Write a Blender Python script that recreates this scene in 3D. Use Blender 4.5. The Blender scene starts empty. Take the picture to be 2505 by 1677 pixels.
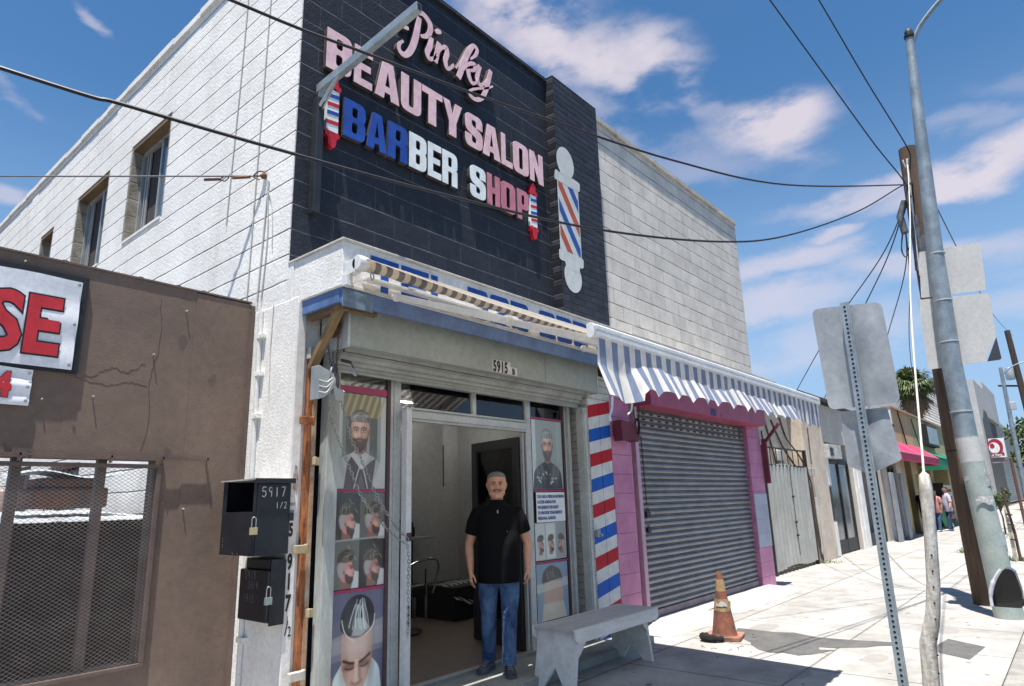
import bpy, bmesh, math, random
from mathutils import Vector, Matrix, noise
R = math.radians
random.seed(7)
S = bpy.context.scene
COL = S.collection

# ------------------------------------------------------------------ camera
cam_d = bpy.data.cameras.new('camera'); cam = bpy.data.objects.new('camera', cam_d); COL.objects.link(cam)
cam_d.sensor_width = 36.0; cam_d.lens = 22.99; cam_d.clip_start = 0.05; cam_d.clip_end = 3000
def cam_axes(y, p, r):
    f = Vector((math.sin(y)*math.cos(p), math.cos(y)*math.cos(p), math.sin(p)))
    rt = Vector((math.cos(y), -math.sin(y), 0)); up = rt.cross(f)
    c, s = math.cos(r), math.sin(r)
    return c*rt + s*up, -s*rt + c*up, f
_r, _u, _f = cam_axes(0.8715, 0.2386, -0.029)
m3 = Matrix((_r, _u, -_f)).transposed()
cam.matrix_world = Matrix.Translation((0, 0, 1.6)) @ m3.to_4x4()
S.camera = cam

# ------------------------------------------------------------------ sun, sky, exposure
SUNV = Vector((-0.215, -0.11, 1.0)).normalized()
sd = bpy.data.lights.new('sun', 'SUN'); so = bpy.data.objects.new('sun', sd); COL.objects.link(so)
sd.energy = 5.0; sd.angle = R(0.55); sd.color = (1.0, 0.95, 0.885)
so.rotation_euler = SUNV.to_track_quat('Z', 'Y').to_euler(); so.location = (0, 0, 30)
W = bpy.data.worlds.new('World'); S.world = W; W.use_nodes = True
S.view_settings.view_transform = 'Standard'; S.view_settings.look = 'None'
S.view_settings.exposure = 0.92; S.view_settings.gamma = 1
nt = W.node_tree; nt.nodes.clear()
def N(tree, kind, **k):
    n = tree.nodes.new(kind)
    for a, b in k.items():
        if a == 'inp':
            for i, v in b.items(): n.inputs[i].default_value = v
        else: setattr(n, a, b)
    return n
sky = N(nt, 'ShaderNodeTexSky', sky_type='NISHITA', sun_disc=False)
sky.sun_elevation = math.asin(SUNV.z); sky.sun_rotation = math.atan2(SUNV.x, SUNV.y)
sky.altitude = 50; sky.air_density = 1.0; sky.dust_density = 0.1; sky.ozone_density = 3.0
tc = N(nt, 'ShaderNodeTexCoord'); sep = N(nt, 'ShaderNodeSeparateXYZ')
nt.links.new(tc.outputs['Generated'], sep.inputs[0])
def mth(tree, op, a, b=None, c=None, clamp=False):
    n = tree.nodes.new('ShaderNodeMath'); n.operation = op; n.use_clamp = clamp
    for i, v in enumerate((a, b, c)):
        if v is None: continue
        if isinstance(v, (int, float)): n.inputs[i].default_value = v
        else: tree.links.new(v, n.inputs[i])
    return n.outputs[0]
az = mth(nt, 'MULTIPLY', mth(nt, 'ARCTAN2', sep.outputs[0], sep.outputs[1]), 57.2958)
el = mth(nt, 'MULTIPLY', mth(nt, 'ARCSINE', sep.outputs[2]), 57.2958)
cmb = N(nt, 'ShaderNodeCombineXYZ'); nt.links.new(az, cmb.inputs[0]); nt.links.new(el, cmb.inputs[1])
# warp the azimuth/elevation field so that the cloud edges are ragged
nz = N(nt, 'ShaderNodeTexNoise', inp={'Scale': 0.13, 'Detail': 5.0, 'Roughness': 0.5, 'Lacunarity': 2.2})
mp0 = N(nt, 'ShaderNodeMapping', inp={'Scale': (0.6, 1.4, 1), 'Rotation': (0, 0, R(-25))})
nt.links.new(cmb.outputs[0], mp0.inputs[0]); nt.links.new(mp0.outputs[0], nz.inputs['Vector'])
vs = N(nt, 'ShaderNodeVectorMath', operation='SUBTRACT'); nt.links.new(nz.outputs['Color'], vs.inputs[0]); vs.inputs[1].default_value = (.5, .5, .5)
vm = N(nt, 'ShaderNodeVectorMath', operation='SCALE'); nt.links.new(vs.outputs[0], vm.inputs[0]); vm.inputs['Scale'].default_value = 6.5
va = N(nt, 'ShaderNodeVectorMath', operation='ADD'); nt.links.new(cmb.outputs[0], va.inputs[0]); nt.links.new(vm.outputs[0], va.inputs[1])
#        az   el   rx  ry  rot  weight
BLOBS = [(51.5, 41.5, 9, 4.0, -18, 1.0), (56, 38.0, 9.5, 4.0, -25, 1.05), (63, 36.2, 5.5, 3.2, -5, 1.0), (60, 34.5, 7.5, 2.4, -30, .9), (66.5, 33.6, 3.4, 1.9, -30, .75),
         (74.0, 28.9, 5.2, 2.5, -8, 1.0), (69.5, 31.0, 3.0, 1.2, -20, .45), (59, 31.2, 7.0, 2.2, -30, .42), (67, 28, 8, 2.0, -15, .35), (80.0, 22.9, 7, 1.0, 4, .75), (88, 22.3, 7.5, 2.1, 6, 1.05), (94, 23.2, 5.5, 1.8, 0, .9),
         (89.5, 25.6, 4, 1.0, -8, .35), (95, 27, 5, 1.3, -8, .3), (75, 18.4, 8.0, 1.6, -2, .72), (72.5, 15.0, 7.5, 2.3, 0, .66), (83, 16.2, 9, 1.8, 0, .6), (78.0, 20.3, 2.2, .8, 4, .7), (75, 11, 14, 2.2, 0, .45), (92, 12, 10, 2.5, 0, .4),
         (13.6, 34.4, 1.7, .6, -28, .62), (10.3, 28.9, 2.2, .6, -20, .4), (9.0, 22.2, 3.0, .8, -12, .6), (46, 45, 8, 2.5, -10, .6), (-30, 40, 16, 5, 0, .8), (-70, 30, 20, 5, 0, .8), (130, 25, 18, 4, 0, .8), (-120, 35, 18, 6, 0, .8), (170, 40, 16, 6, 10, .7)]
acc = None
for (a, e, rx, ry, rot, wgt) in BLOBS:
    mp = N(nt, 'ShaderNodeMapping', vector_type='TEXTURE', inp={'Location': (a, e, 0), 'Rotation': (0, 0, R(rot)), 'Scale': (rx, ry, 1)})
    nt.links.new(va.outputs[0], mp.inputs[0])
    ln = N(nt, 'ShaderNodeVectorMath', operation='LENGTH'); nt.links.new(mp.outputs[0], ln.inputs[0])
    mr = N(nt, 'ShaderNodeMapRange', interpolation_type='SMOOTHERSTEP', inp={'From Min': 1.45, 'From Max': 0.25, 'To Min': 0.0, 'To Max': wgt})
    nt.links.new(ln.outputs['Value'], mr.inputs['Value'])
    acc = mr.outputs[0] if acc is None else mth(nt, 'MAXIMUM', acc, mr.outputs[0])
nz2 = N(nt, 'ShaderNodeTexNoise', inp={'Scale': 0.22, 'Detail': 6.0, 'Roughness': 0.52})
nt.links.new(va.outputs[0], nz2.inputs['Vector'])
dens = mth(nt, 'MULTIPLY', acc, mth(nt, 'ADD', mth(nt, 'MULTIPLY', nz2.outputs['Fac'], .8), .55), clamp=True)
dens = mth(nt, 'MULTIPLY', dens, .86)
hs = N(nt, 'ShaderNodeHueSaturation', inp={'Hue': 0.497, 'Saturation': 1.2, 'Value': 0.88}); nt.links.new(sky.outputs[0], hs.inputs['Color'])
# pale blue air towards the horizon instead of the model's yellow
hz = N(nt, 'ShaderNodeMapRange', interpolation_type='SMOOTHSTEP', inp={'From Min': 34.0, 'From Max': 0.0, 'To Min': 0.0, 'To Max': .92}); nt.links.new(el, hz.inputs['Value'])
hm = N(nt, 'ShaderNodeMix', data_type='RGBA'); nt.links.new(hz.outputs[0], hm.inputs[0]); nt.links.new(hs.outputs[0], hm.inputs[6]); hm.inputs[7].default_value = (2.3, 3.5, 5.25, 1)
mix = N(nt, 'ShaderNodeMix', data_type='RGBA'); nt.links.new(dens, mix.inputs[0]); nt.links.new(hm.outputs[2], mix.inputs[6])
mix.inputs[7].default_value = (4.9, 4.45, 4.85, 1)
bg = N(nt, 'ShaderNodeBackground'); nt.links.new(mix.outputs[2], bg.inputs[0]); bg.inputs[1].default_value = 0.088
wo = N(nt, 'ShaderNodeOutputWorld'); nt.links.new(bg.outputs[0], wo.inputs[0])

# ------------------------------------------------------------------ materials
MATS = {}
def srgb(r, g, b):
    f = lambda c: (c/255/12.92) if c/255 <= .04045 else ((c/255+.055)/1.055)**2.4
    return (f(r), f(g), f(b))
def mat(name, col, rough=.7, col2=None, nscale=8.0, spread=.35, bump=0.0, bscale=60.0, metal=0.0, coat=0.0, spec=.5, stretch=None, emit=None, alpha=None, dist=.004):
    if name in MATS: return MATS[name]
    m = bpy.data.materials.new(name); m.use_nodes = True; t = m.node_tree; p = t.nodes['Principled BSDF']
    if col2 is None: col2 = tuple(c*(1-spread*.5) for c in col); 
    tcn = t.nodes.new('ShaderNodeTexCoord'); src = tcn.outputs['Object']
    if stretch:
        mpn = t.nodes.new('ShaderNodeMapping'); mpn.inputs['Scale'].default_value = stretch
        t.links.new(src, mpn.inputs[0]); src = mpn.outputs[0]
    n1 = N(t, 'ShaderNodeTexNoise', inp={'Scale': nscale, 'Detail': 6.0, 'Roughness': .65}); t.links.new(src, n1.inputs['Vector'])
    rp = N(t, 'ShaderNodeValToRGB'); rp.color_ramp.elements[0].position = .36; rp.color_ramp.elements[1].position = .66
    rp.color_ramp.elements[0].color = (*col2, 1); rp.color_ramp.elements[1].color = (*col, 1)
    t.links.new(n1.outputs['Fac'], rp.inputs[0])
    n3 = N(t, 'ShaderNodeTexNoise', inp={'Scale': nscale*9, 'Detail': 4.0, 'Roughness': .7}); t.links.new(src, n3.inputs['Vector'])
    g3 = N(t, 'ShaderNodeMapRange', inp={'From Min': .3, 'From Max': .7, 'To Min': .86, 'To Max': 1.08}); t.links.new(n3.outputs['Fac'], g3.inputs['Value'])
    mg = N(t, 'ShaderNodeMix', data_type='RGBA', blend_type='MULTIPLY'); mg.inputs[0].default_value = 1; t.links.new(rp.outputs[0], mg.inputs[6]); t.links.new(g3.outputs[0], mg.inputs[7])
    t.links.new(mg.outputs[2], p.inputs['Base Color'])
    rr_ = N(t, 'ShaderNodeMapRange', inp={'To Min': max(0.02, rough-.1), 'To Max': min(1, rough+.1)}); t.links.new(n1.outputs['Fac'], rr_.inputs[0]); t.links.new(rr_.outputs[0], p.inputs['Roughness'])
    p.inputs['Metallic'].default_value = metal; p.inputs['Coat Weight'].default_value = coat; p.inputs['Specular IOR Level'].default_value = spec
    if bump:
        n2 = N(t, 'ShaderNodeTexNoise', inp={'Scale': bscale, 'Detail': 4.0}); t.links.new(tcn.outputs['Object'], n2.inputs['Vector'])
        b = N(t, 'ShaderNodeBump', inp={'Strength': bump, 'Distance': dist}); t.links.new(n2.outputs['Fac'], b.inputs['Height']); t.links.new(b.outputs[0], p.inputs['Normal'])
    if emit:
        p.inputs['Emission Color'].default_value = (*emit[0], 1); p.inputs['Emission Strength'].default_value = emit[1]
    MATS[name] = m; return m
def mat_block(name, col, col2, mortar, course=.238, blen=.476, hw=.012, vw=.008, vstr=.6, z0=0.0, u0=0.0, axis='x', bump=.6, nscale=3.0, rough=.85, gbump=.5, gscale=45., broken=.35, mcol=.8, stainc=None, gvar=.15):
    m = bpy.data.materials.new(name); m.use_nodes = True; t = m.node_tree; p = t.nodes['Principled BSDF']; L = t.links.new
    tcn = t.nodes.new('ShaderNodeTexCoord'); sp = t.nodes.new('ShaderNodeSeparateXYZ'); L(tcn.outputs['Object'], sp.inputs[0])
    wob = N(t, 'ShaderNodeTexNoise', inp={'Scale': 2.2, 'Detail': 3.0}); L(tcn.outputs['Object'], wob.inputs['Vector'])
    wv = mth(t, 'MULTIPLY', mth(t, 'SUBTRACT', wob.outputs['Fac'], .5), .02)
    u = mth(t, 'SUBTRACT', sp.outputs[0 if axis == 'x' else 1], u0); v = mth(t, 'ADD', mth(t, 'SUBTRACT', sp.outputs[2], z0), wv)
    vr = mth(t, 'DIVIDE', v, course); row = mth(t, 'FLOOR', vr); fv = mth(t, 'SUBTRACT', vr, row)
    dv = mth(t, 'MULTIPLY', mth(t, 'MINIMUM', fv, mth(t, 'SUBTRACT', 1.0, fv)), course)
    odd = mth(t, 'MULTIPLY', mth(t, 'FLOORED_MODULO', row, 2.0), .5)
    ur = mth(t, 'ADD', mth(t, 'DIVIDE', u, blen), odd); uf = mth(t, 'SUBTRACT', ur, mth(t, 'FLOOR', ur))
    du = mth(t, 'MULTIPLY', mth(t, 'MINIMUM', uf, mth(t, 'SUBTRACT', 1.0, uf)), blen)
    def line(d, w):
        mr = N(t, 'ShaderNodeMapRange', interpolation_type='SMOOTHSTEP', inp={'From Min': w*1.0, 'From Max': w*.25}); L(d, mr.inputs['Value']); return mr.outputs[0]
    nb = N(t, 'ShaderNodeTexNoise', inp={'Scale': 3.5, 'Detail': 5.0, 'Roughness': .7}); L(tcn.outputs['Object'], nb.inputs['Vector'])
    brk = N(t, 'ShaderNodeMapRange', inp={'From Min': .35, 'From Max': .6, 'To Min': 1-broken, 'To Max': 1.0}); L(nb.outputs['Fac'], brk.inputs['Value'])
    g = mth(t, 'MAXIMUM', line(dv, hw), mth(t, 'MULTIPLY', line(du, vw), vstr)); g = mth(t, 'MULTIPLY', g, brk.outputs[0])
    n1 = N(t, 'ShaderNodeTexNoise', inp={'Scale': nscale, 'Detail': 7.0, 'Roughness': .7}); L(tcn.outputs['Object'], n1.inputs['Vector'])
    rp = N(t, 'ShaderNodeValToRGB'); rp.color_ramp.elements[0].position = .38; rp.color_ramp.elements[1].position = .62
    rp.color_ramp.elements[0].color = (*col2, 1); rp.color_ramp.elements[1].color = (*col, 1); L(n1.outputs['Fac'], rp.inputs[0])
    # each block a slightly different tone
    wn = N(t, 'ShaderNodeTexWhiteNoise', noise_dimensions='2D'); cb = t.nodes.new('ShaderNodeCombineXYZ'); L(mth(t, 'FLOOR', ur), cb.inputs[0]); L(row, cb.inputs[1]); L(cb.outputs[0], wn.inputs['Vector'])
    vv = N(t, 'ShaderNodeMapRange', inp={'To Min': 1-gvar, 'To Max': 1.0}); L(wn.outputs['Value'], vv.inputs['Value'])
    mm = N(t, 'ShaderNodeMix', data_type='RGBA', blend_type='MULTIPLY'); mm.inputs[0].default_value = 1; L(rp.outputs[0], mm.inputs[6]); L(vv.outputs[0], mm.inputs[7])
    cur = mm.outputs[2]
    if stainc:
        ns = N(t, 'ShaderNodeTexNoise', inp={'Scale': 1.0, 'Detail': 5.0, 'Roughness': .6}); mps = N(t, 'ShaderNodeMapping', inp={'Scale': (2.4, 2.4, .35)}); L(tcn.outputs['Object'], mps.inputs[0]); L(mps.outputs[0], ns.inputs['Vector'])
        mr = N(t, 'ShaderNodeMapRange', interpolation_type='SMOOTHSTEP', inp={'From Min': .52, 'From Max': .75, 'To Min': 0., 'To Max': .45}); L(ns.outputs['Fac'], mr.inputs['Value'])
        m2 = N(t, 'ShaderNodeMix', data_type='RGBA'); L(mr.outputs[0], m2.inputs[0]); L(cur, m2.inputs[6]); m2.inputs[7].default_value = (*stainc, 1); cur = m2.outputs[2]
    mx = N(t, 'ShaderNodeMix', data_type='RGBA'); L(mth(t, 'MULTIPLY', g, mcol), mx.inputs[0]); L(cur, mx.inputs[6]); mx.inputs[7].default_value = (*mortar, 1)
    L(mx.outputs[2], p.inputs['Base Color']); p.inputs['Roughness'].default_value = rough; p.inputs['Specular IOR Level'].default_value = .3
    n2 = N(t, 'ShaderNodeTexNoise', inp={'Scale': gscale, 'Detail': 3.0, 'Roughness': .6}); L(tcn.outputs['Object'], n2.inputs['Vector'])
    b1 = N(t, 'ShaderNodeBump', inp={'Strength': gbump, 'Distance': .006}); L(n2.outputs['Fac'], b1.inputs['Height'])
    b2 = N(t, 'ShaderNodeBump', invert=True, inp={'Strength': bump, 'Distance': .008}); L(g, b2.inputs['Height']); L(b1.outputs[0], b2.inputs['Normal'])
    L(b2.outputs[0], p.inputs['Normal']); MATS[name] = m; return m
def mat_stripe(name, a, b, period, duty=.5, axis=0, slope=0.0, phase=0.0, rough=.8, trans=0.0, axis2=2, third=None):
    """bands of two (or white + two alternating) colours across an axis of the object"""
    m = bpy.data.materials.new(name); m.use_nodes = True; t = m.node_tree; p = t.nodes['Principled BSDF']; L = t.links.new
    tcn = t.nodes.new('ShaderNodeTexCoord'); sp = t.nodes.new('ShaderNodeSeparateXYZ'); L(tcn.outputs['Object'], sp.inputs[0])
    u = mth(t, 'ADD', sp.outputs[axis], mth(t, 'MULTIPLY', sp.outputs[axis2], slope)); u = mth(t, 'ADD', mth(t, 'DIVIDE', u, period), phase)
    fl = mth(t, 'FLOOR', u); f = mth(t, 'SUBTRACT', u, fl); k = mth(t, 'LESS_THAN', f, duty)
    n1 = N(t, 'ShaderNodeTexNoise', inp={'Scale': 12.0, 'Detail': 5.0}); L(tcn.outputs['Object'], n1.inputs['Vector'])
    vv = N(t, 'ShaderNodeMapRange', inp={'From Min': .3, 'From Max': .7, 'To Min': .8, 'To Max': 1.0}); L(n1.outputs['Fac'], vv.inputs['Value'])
    mx = N(t, 'ShaderNodeMix', data_type='RGBA'); L(k, mx.inputs[0]); mx.inputs[6].default_value = (*a, 1)
    if third:
        od = mth(t, 'FLOORED_MODULO', fl, 2.0); m3_ = N(t, 'ShaderNodeMix', data_type='RGBA'); L(od, m3_.inputs[0]); m3_.inputs[6].default_value = (*b, 1); m3_.inputs[7].default_value = (*third, 1); L(m3_.outputs[2], mx.inputs[7])
    else: mx.inputs[7].default_value = (*b, 1)
    mm = N(t, 'ShaderNodeMix', data_type='RGBA', blend_type='MULTIPLY'); mm.inputs[0].default_value = 1; L(mx.outputs[2], mm.inputs[6]); L(vv.outputs[0], mm.inputs[7])
    L(mm.outputs[2], p.inputs['Base Color']); p.inputs['Roughness'].default_value = rough; p.inputs['Specular IOR Level'].default_value = .25
    b1 = N(t, 'ShaderNodeBump', inp={'Strength': .25, 'Distance': .004}); L(n1.outputs['Fac'], b1.inputs['Height']); L(b1.outputs[0], p.inputs['Normal'])
    if trans:
        tr = t.nodes.new('ShaderNodeBsdfTranslucent'); L(mm.outputs[2], tr.inputs[0]); ms = t.nodes.new('ShaderNodeMixShader'); ms.inputs[0].default_value = trans
        L(p.outputs[0], ms.inputs[1]); L(tr.outputs[0], ms.inputs[2]); L(ms.outputs[0], t.nodes['Material Output'].inputs[0])
    MATS[name] = m; return m
def mat_glass(name, tint=(.9, .95, .95), refl=.12, rough=.02, dark=None):
    """thin pane: see-through with a mirror layer (or opaque dark glass)"""
    m = bpy.data.materials.new(name); m.use_nodes = True; t = m.node_tree; L = t.links.new; p = t.nodes['Principled BSDF']
    if dark:
        p.inputs['Base Color'].default_value = (*dark, 1); p.inputs['Roughness'].default_value = rough; p.inputs['Specular IOR Level'].default_value = 1.0; p.inputs['Coat Weight'].default_value = .6; p.inputs['Coat Roughness'].default_value = .02
    else:
        a = t.nodes.new('ShaderNodeBsdfTransparent'); a.inputs[0].default_value = (*tint, 1)
        g = t.nodes.new('ShaderNodeBsdfGlossy'); g.inputs['Roughness'].default_value = rough
        fr = N(t, 'ShaderNodeFresnel', inp={'IOR': 1.5}); fa = mth(t, 'ADD', fr.outputs[0], refl)
        ms = t.nodes.new('ShaderNodeMixShader'); L(fa, ms.inputs[0]); L(a.outputs[0], ms.inputs[1]); L(g.outputs[0], ms.inputs[2]); L(ms.outputs[0], t.nodes['Material Output'].inputs[0])
    MATS[name] = m; return m

# ------------------------------------------------------------------ mesh building
WL = {}
def wl(o): return WL.get(o.name, Vector((0, 0, 0)))
def tag(o, label=None, cat=None, group=None, kind=None):
    if label: o['label'] = label
    if cat: o['category'] = cat
    if group: o['group'] = group
    if kind: o['kind'] = kind
    return o
def thing(name, loc, label, cat, group=None, rz=0.0):
    o = bpy.data.objects.new(name, None); COL.objects.link(o); o.location = loc; o.empty_display_size = .1
    o.rotation_euler = (0, 0, rz); WL[o.name] = Vector(loc) if rz == 0 else Vector((0, 0, 0))
    return tag(o, label, cat, group)
class MB:
    def __init__(s): s.v = []; s.f = []; s.mi = []; s.m = 0; s.sm = []; s.smooth = False
    def add(s, vs, fs, M=None):
        b = len(s.v)
        for p in vs:
            p = Vector(p)
            s.v.append(M @ p if M else p)
        for f in fs: s.f.append([b+i for i in f]); s.mi.append(s.m); s.sm.append(s.smooth)
        return s
    def box(s, x0, x1, y0, y1, z0, z1, M=None):
        return s.add([(x0,y0,z0),(x1,y0,z0),(x1,y1,z0),(x0,y1,z0),(x0,y0,z1),(x1,y0,z1),(x1,y1,z1),(x0,y1,z1)],
                     [(0,3,2,1),(4,5,6,7),(0,1,5,4),(1,2,6,5),(2,3,7,6),(3,0,4,7)], M)
    def bar(s, a, b, w, h, up=(0, 0, 1)):
        a = Vector(a); b = Vector(b); d = (b-a); L = d.length; d.normalize(); up = Vector(up)
        if abs(d.dot(up)) > .98: up = Vector((0, 1, 0))
        x = up.cross(d).normalized(); z = d.cross(x)
        M = Matrix((x, d, z)).transposed().to_4x4(); M.translation = a
        return s.box(-w/2, w/2, 0, L, -h/2, h/2, M)
    def tube(s, path, r, n=8, cap=True, flat=1.0, up=None):
        P = [Vector(p) for p in path]; K = len(P); rr = r if hasattr(r, '__len__') else [r]*K
        vs = []; fs = []; prev = None
        for i in range(K):
            t = (P[min(i+1, K-1)] - P[max(i-1, 0)])
            if t.length < 1e-9: t = Vector((0, 0, 1))
            t.normalize()
            if prev is None:
                ref = Vector(up) if up else (Vector((0, 0, 1)) if abs(t.z) < .9 else Vector((0, 1, 0)))
                x = ref.cross(t).normalized()
            else: x = (prev - t*prev.dot(t)).normalized()
            prev = x; y = t.cross(x)
            rx, ry = rr[i] if isinstance(rr[i], (tuple, list)) else (rr[i], rr[i]*flat)
            for j in range(n):
                a = 2*math.pi*j/n; vs.append(P[i] + x*math.cos(a)*rx + y*math.sin(a)*ry)
        for i in range(K-1):
            for j in range(n):
                fs.append((i*n+j, i*n+(j+1) % n, (i+1)*n+(j+1) % n, (i+1)*n+j))
        if cap: fs.append(tuple(range(n))[::-1]); fs.append(tuple((K-1)*n+j for j in range(n)))
        return s.add(vs, fs)
    def lathe(s, prof, c=(0, 0, 0), n=16, M=None):
        vs = []; fs = []; K = len(prof)
        for (r, z) in prof:
            for j in range(n):
                a = 2*math.pi*j/n; vs.append((c[0]+r*math.cos(a), c[1]+r*math.sin(a), c[2]+z))
        for i in range(K-1):
            for j in range(n): fs.append((i*n+j, i*n+(j+1) % n, (i+1)*n+(j+1) % n, (i+1)*n+j))
        fs.append(tuple(range(n))[::-1]); fs.append(tuple((K-1)*n+j for j in range(n)))
        return s.add(vs, fs, M)
    def ball(s, c, r, n=12, m=8, M=None):
        rx, ry, rz = r if hasattr(r, '__len__') else (r, r, r); vs = []; fs = []
        for i in range(m+1):
            t = math.pi*i/m
            for j in range(n):
                a = 2*math.pi*j/n; vs.append((c[0]+rx*math.sin(t)*math.cos(a), c[1]+ry*math.sin(t)*math.sin(a), c[2]-rz*math.cos(t)))
        for i in range(m):
            for j in range(n): fs.append((i*n+j, i*n+(j+1) % n, (i+1)*n+(j+1) % n, (i+1)*n+j))
        return s.add(vs, fs, M)
    def grid(s, fn, nu, nv):
        vs = [fn(i/nu, j/nv) for j in range(nv+1) for i in range(nu+1)]
        fs = [(j*(nu+1)+i, j*(nu+1)+i+1, (j+1)*(nu+1)+i+1, (j+1)*(nu+1)+i) for j in range(nv) for i in range(nu)]
        return s.add(vs, fs)
    def shape(s, polys, depth, fn):
        """filled 2D outlines with holes, extruded; fn maps (u, v, d) to world; d=0 is the front face, d=depth the back"""
        cu = bpy.data.curves.new('tmp', 'CURVE'); cu.dimensions = '2D'; cu.fill_mode = 'BOTH'; cu.extrude = depth/2 if depth else 0
        for pl in polys:
            sp = cu.splines.new('POLY'); sp.points.add(len(pl)-1)
            for q, (a, b) in zip(sp.points, pl): q.co = (a, b, 0, 1)
            sp.use_cyclic_u = True
        o = bpy.data.objects.new('tmp', cu); me = bpy.data.meshes.new_from_object(o)
        vs = [fn(v.co.x, v.co.y, depth/2 - v.co.z) for v in me.vertices]; fs = [tuple(p.vertices) for p in me.polygons]
        bpy.data.objects.remove(o); bpy.data.curves.remove(cu); bpy.data.meshes.remove(me)
        return s.add(vs, fs)
    def text(s, txt, size, fn, depth=.002, bold=0.0, xs=1.0, shear=0.0, sp=1.0, align='LEFT'):
        cu = bpy.data.curves.new('tmp', 'FONT'); cu.body = txt; cu.size = size; cu.extrude = depth/2; cu.offset = bold; cu.shear = shear; cu.space_character = sp; cu.align_x = align; cu.resolution_u = 3
        o = bpy.data.objects.new('tmp', cu); me = bpy.data.meshes.new_from_object(o)
        vs = [fn(v.co.x*xs, v.co.y, depth/2 - v.co.z) for v in me.vertices]; fs = [tuple(p.vertices) for p in me.polygons]
        bpy.data.objects.remove(o); bpy.data.curves.remove(cu); bpy.data.meshes.remove(me)
        return s.add(vs, fs)
    def build(s, name, mats, parent=None, smooth=False, bevel=0.0, auto=None):
        off = wl(parent) if parent else Vector((0, 0, 0))
        me = bpy.data.meshes.new(name); me.from_pydata([v-off for v in s.v], [], s.f)
        if not hasattr(mats, '__len__'): mats = [mats]
        for m in mats: me.materials.append(m)
        for p, i, q in zip(me.polygons, s.mi, s.sm): p.material_index = min(i, len(mats)-1); p.use_smooth = smooth or q
        bm = bmesh.new(); bm.from_mesh(me); bmesh.ops.recalc_face_normals(bm, faces=bm.faces)
        if smooth or any(s.sm):
            for e in bm.edges:
                if len(e.link_faces) == 2 and e.calc_face_angle(0) > R(auto or 42): e.smooth = False
        bm.to_mesh(me); bm.free(); me.update()
        o = bpy.data.objects.new(name, me); COL.objects.link(o)
        if parent: o.parent = parent
        WL[o.name] = off.copy()
        if bevel:
            b = o.modifiers.new('bevel', 'BEVEL'); b.width = bevel; b.segments = 2; b.limit_method = 'ANGLE'; b.angle_limit = R(40)
        return o
def solo(name, mb, mats, label, cat, group=None, **k):
    return tag(mb.build(name, mats, None, **k), label, cat, group)
def struct(name, mb, mats, **k): return tag(mb.build(name, mats, None, **k), kind='structure')
def copy_tree(o, parent=None):
    c = o.copy(); COL.objects.link(c); c.parent = parent; WL[c.name] = wl(o).copy()
    for ch in [x for x in bpy.data.objects if x.parent == o]: copy_tree(ch, c)
    return c
def crom(pts, n=6):
    P = [Vector(p) for p in pts]; out = []
    for i in range(len(P)-1):
        a = P[max(i-1, 0)]; b = P[i]; c = P[i+1]; d = P[min(i+2, len(P)-1)]
        for k in range(n):
            t = k/n; out.append(.5*((2*b)+(c-a)*t+(2*a-5*b+4*c-d)*t*t+(3*b-a-3*c+d)*t**3))
    out.append(P[-1]); return out
def rpoly(pts, n=4):
    """polygon with rounded corners, pts = (x, y, radius)"""
    out = []; K = len(pts)
    for i, q in enumerate(pts):
        p = Vector(q[:2]); r = q[2] if len(q) > 2 else 0
        a = Vector(pts[i-1][:2])-p; b = Vector(pts[(i+1) % K][:2])-p
        if r <= 0: out.append(tuple(p)); continue
        r_ = min(r, a.length*.49, b.length*.49); A = p+a.normalized()*r_; B = p+b.normalized()*r_
        for k in range(n+1):
            t = k/n; out.append(tuple(A*(1-t)**2 + p*2*t*(1-t) + B*t*t))
    return out
def ribbon(pts, w, n=6, ends=True):
    """flat brush stroke outline with round ends; pts (x, y), w = width or list"""
    C = crom([(p[0], p[1], 0) for p in pts], n); K = len(C); W_ = w if hasattr(w, '__len__') else [w]*len(pts)
    ww = [W_[min(i//n, len(W_)-1)]*(1-(i % n)/n)+W_[min(i//n+1, len(W_)-1)]*((i % n)/n) for i in range(K)]
    Lf = []; Rt = []
    for i in range(K):
        t = (C[min(i+1, K-1)]-C[max(i-1, 0)]).normalized(); nn = Vector((-t.y, t.x, 0)); Lf.append(C[i]+nn*ww[i]/2); Rt.append(C[i]-nn*ww[i]/2)
    return C, Lf, Rt
def stroke(mb, pts, w, fn, depth, n=6, d0=0.0):
    C, Lf, Rt = ribbon(pts, w, n); K = len(C); vs = []; fs = []
    for i in range(K):
        for q in (Lf[i], Rt[i]): vs.append(fn(q.x, q.y, d0))
        for q in (Rt[i], Lf[i]): vs.append(fn(q.x, q.y, depth))
    for i in range(K-1):
        a = 4*i; b = a+4
        fs += [(a, a+1, b+1, b), (a+1, a+2, b+2, b+1), (a+2, a+3, b+3, b+2), (a+3, a, b, b+3)]
    fs += [(3, 2, 1, 0), (4*K-4, 4*K-3, 4*K-2, 4*K-1)]
    mb.add(vs, fs)
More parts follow.
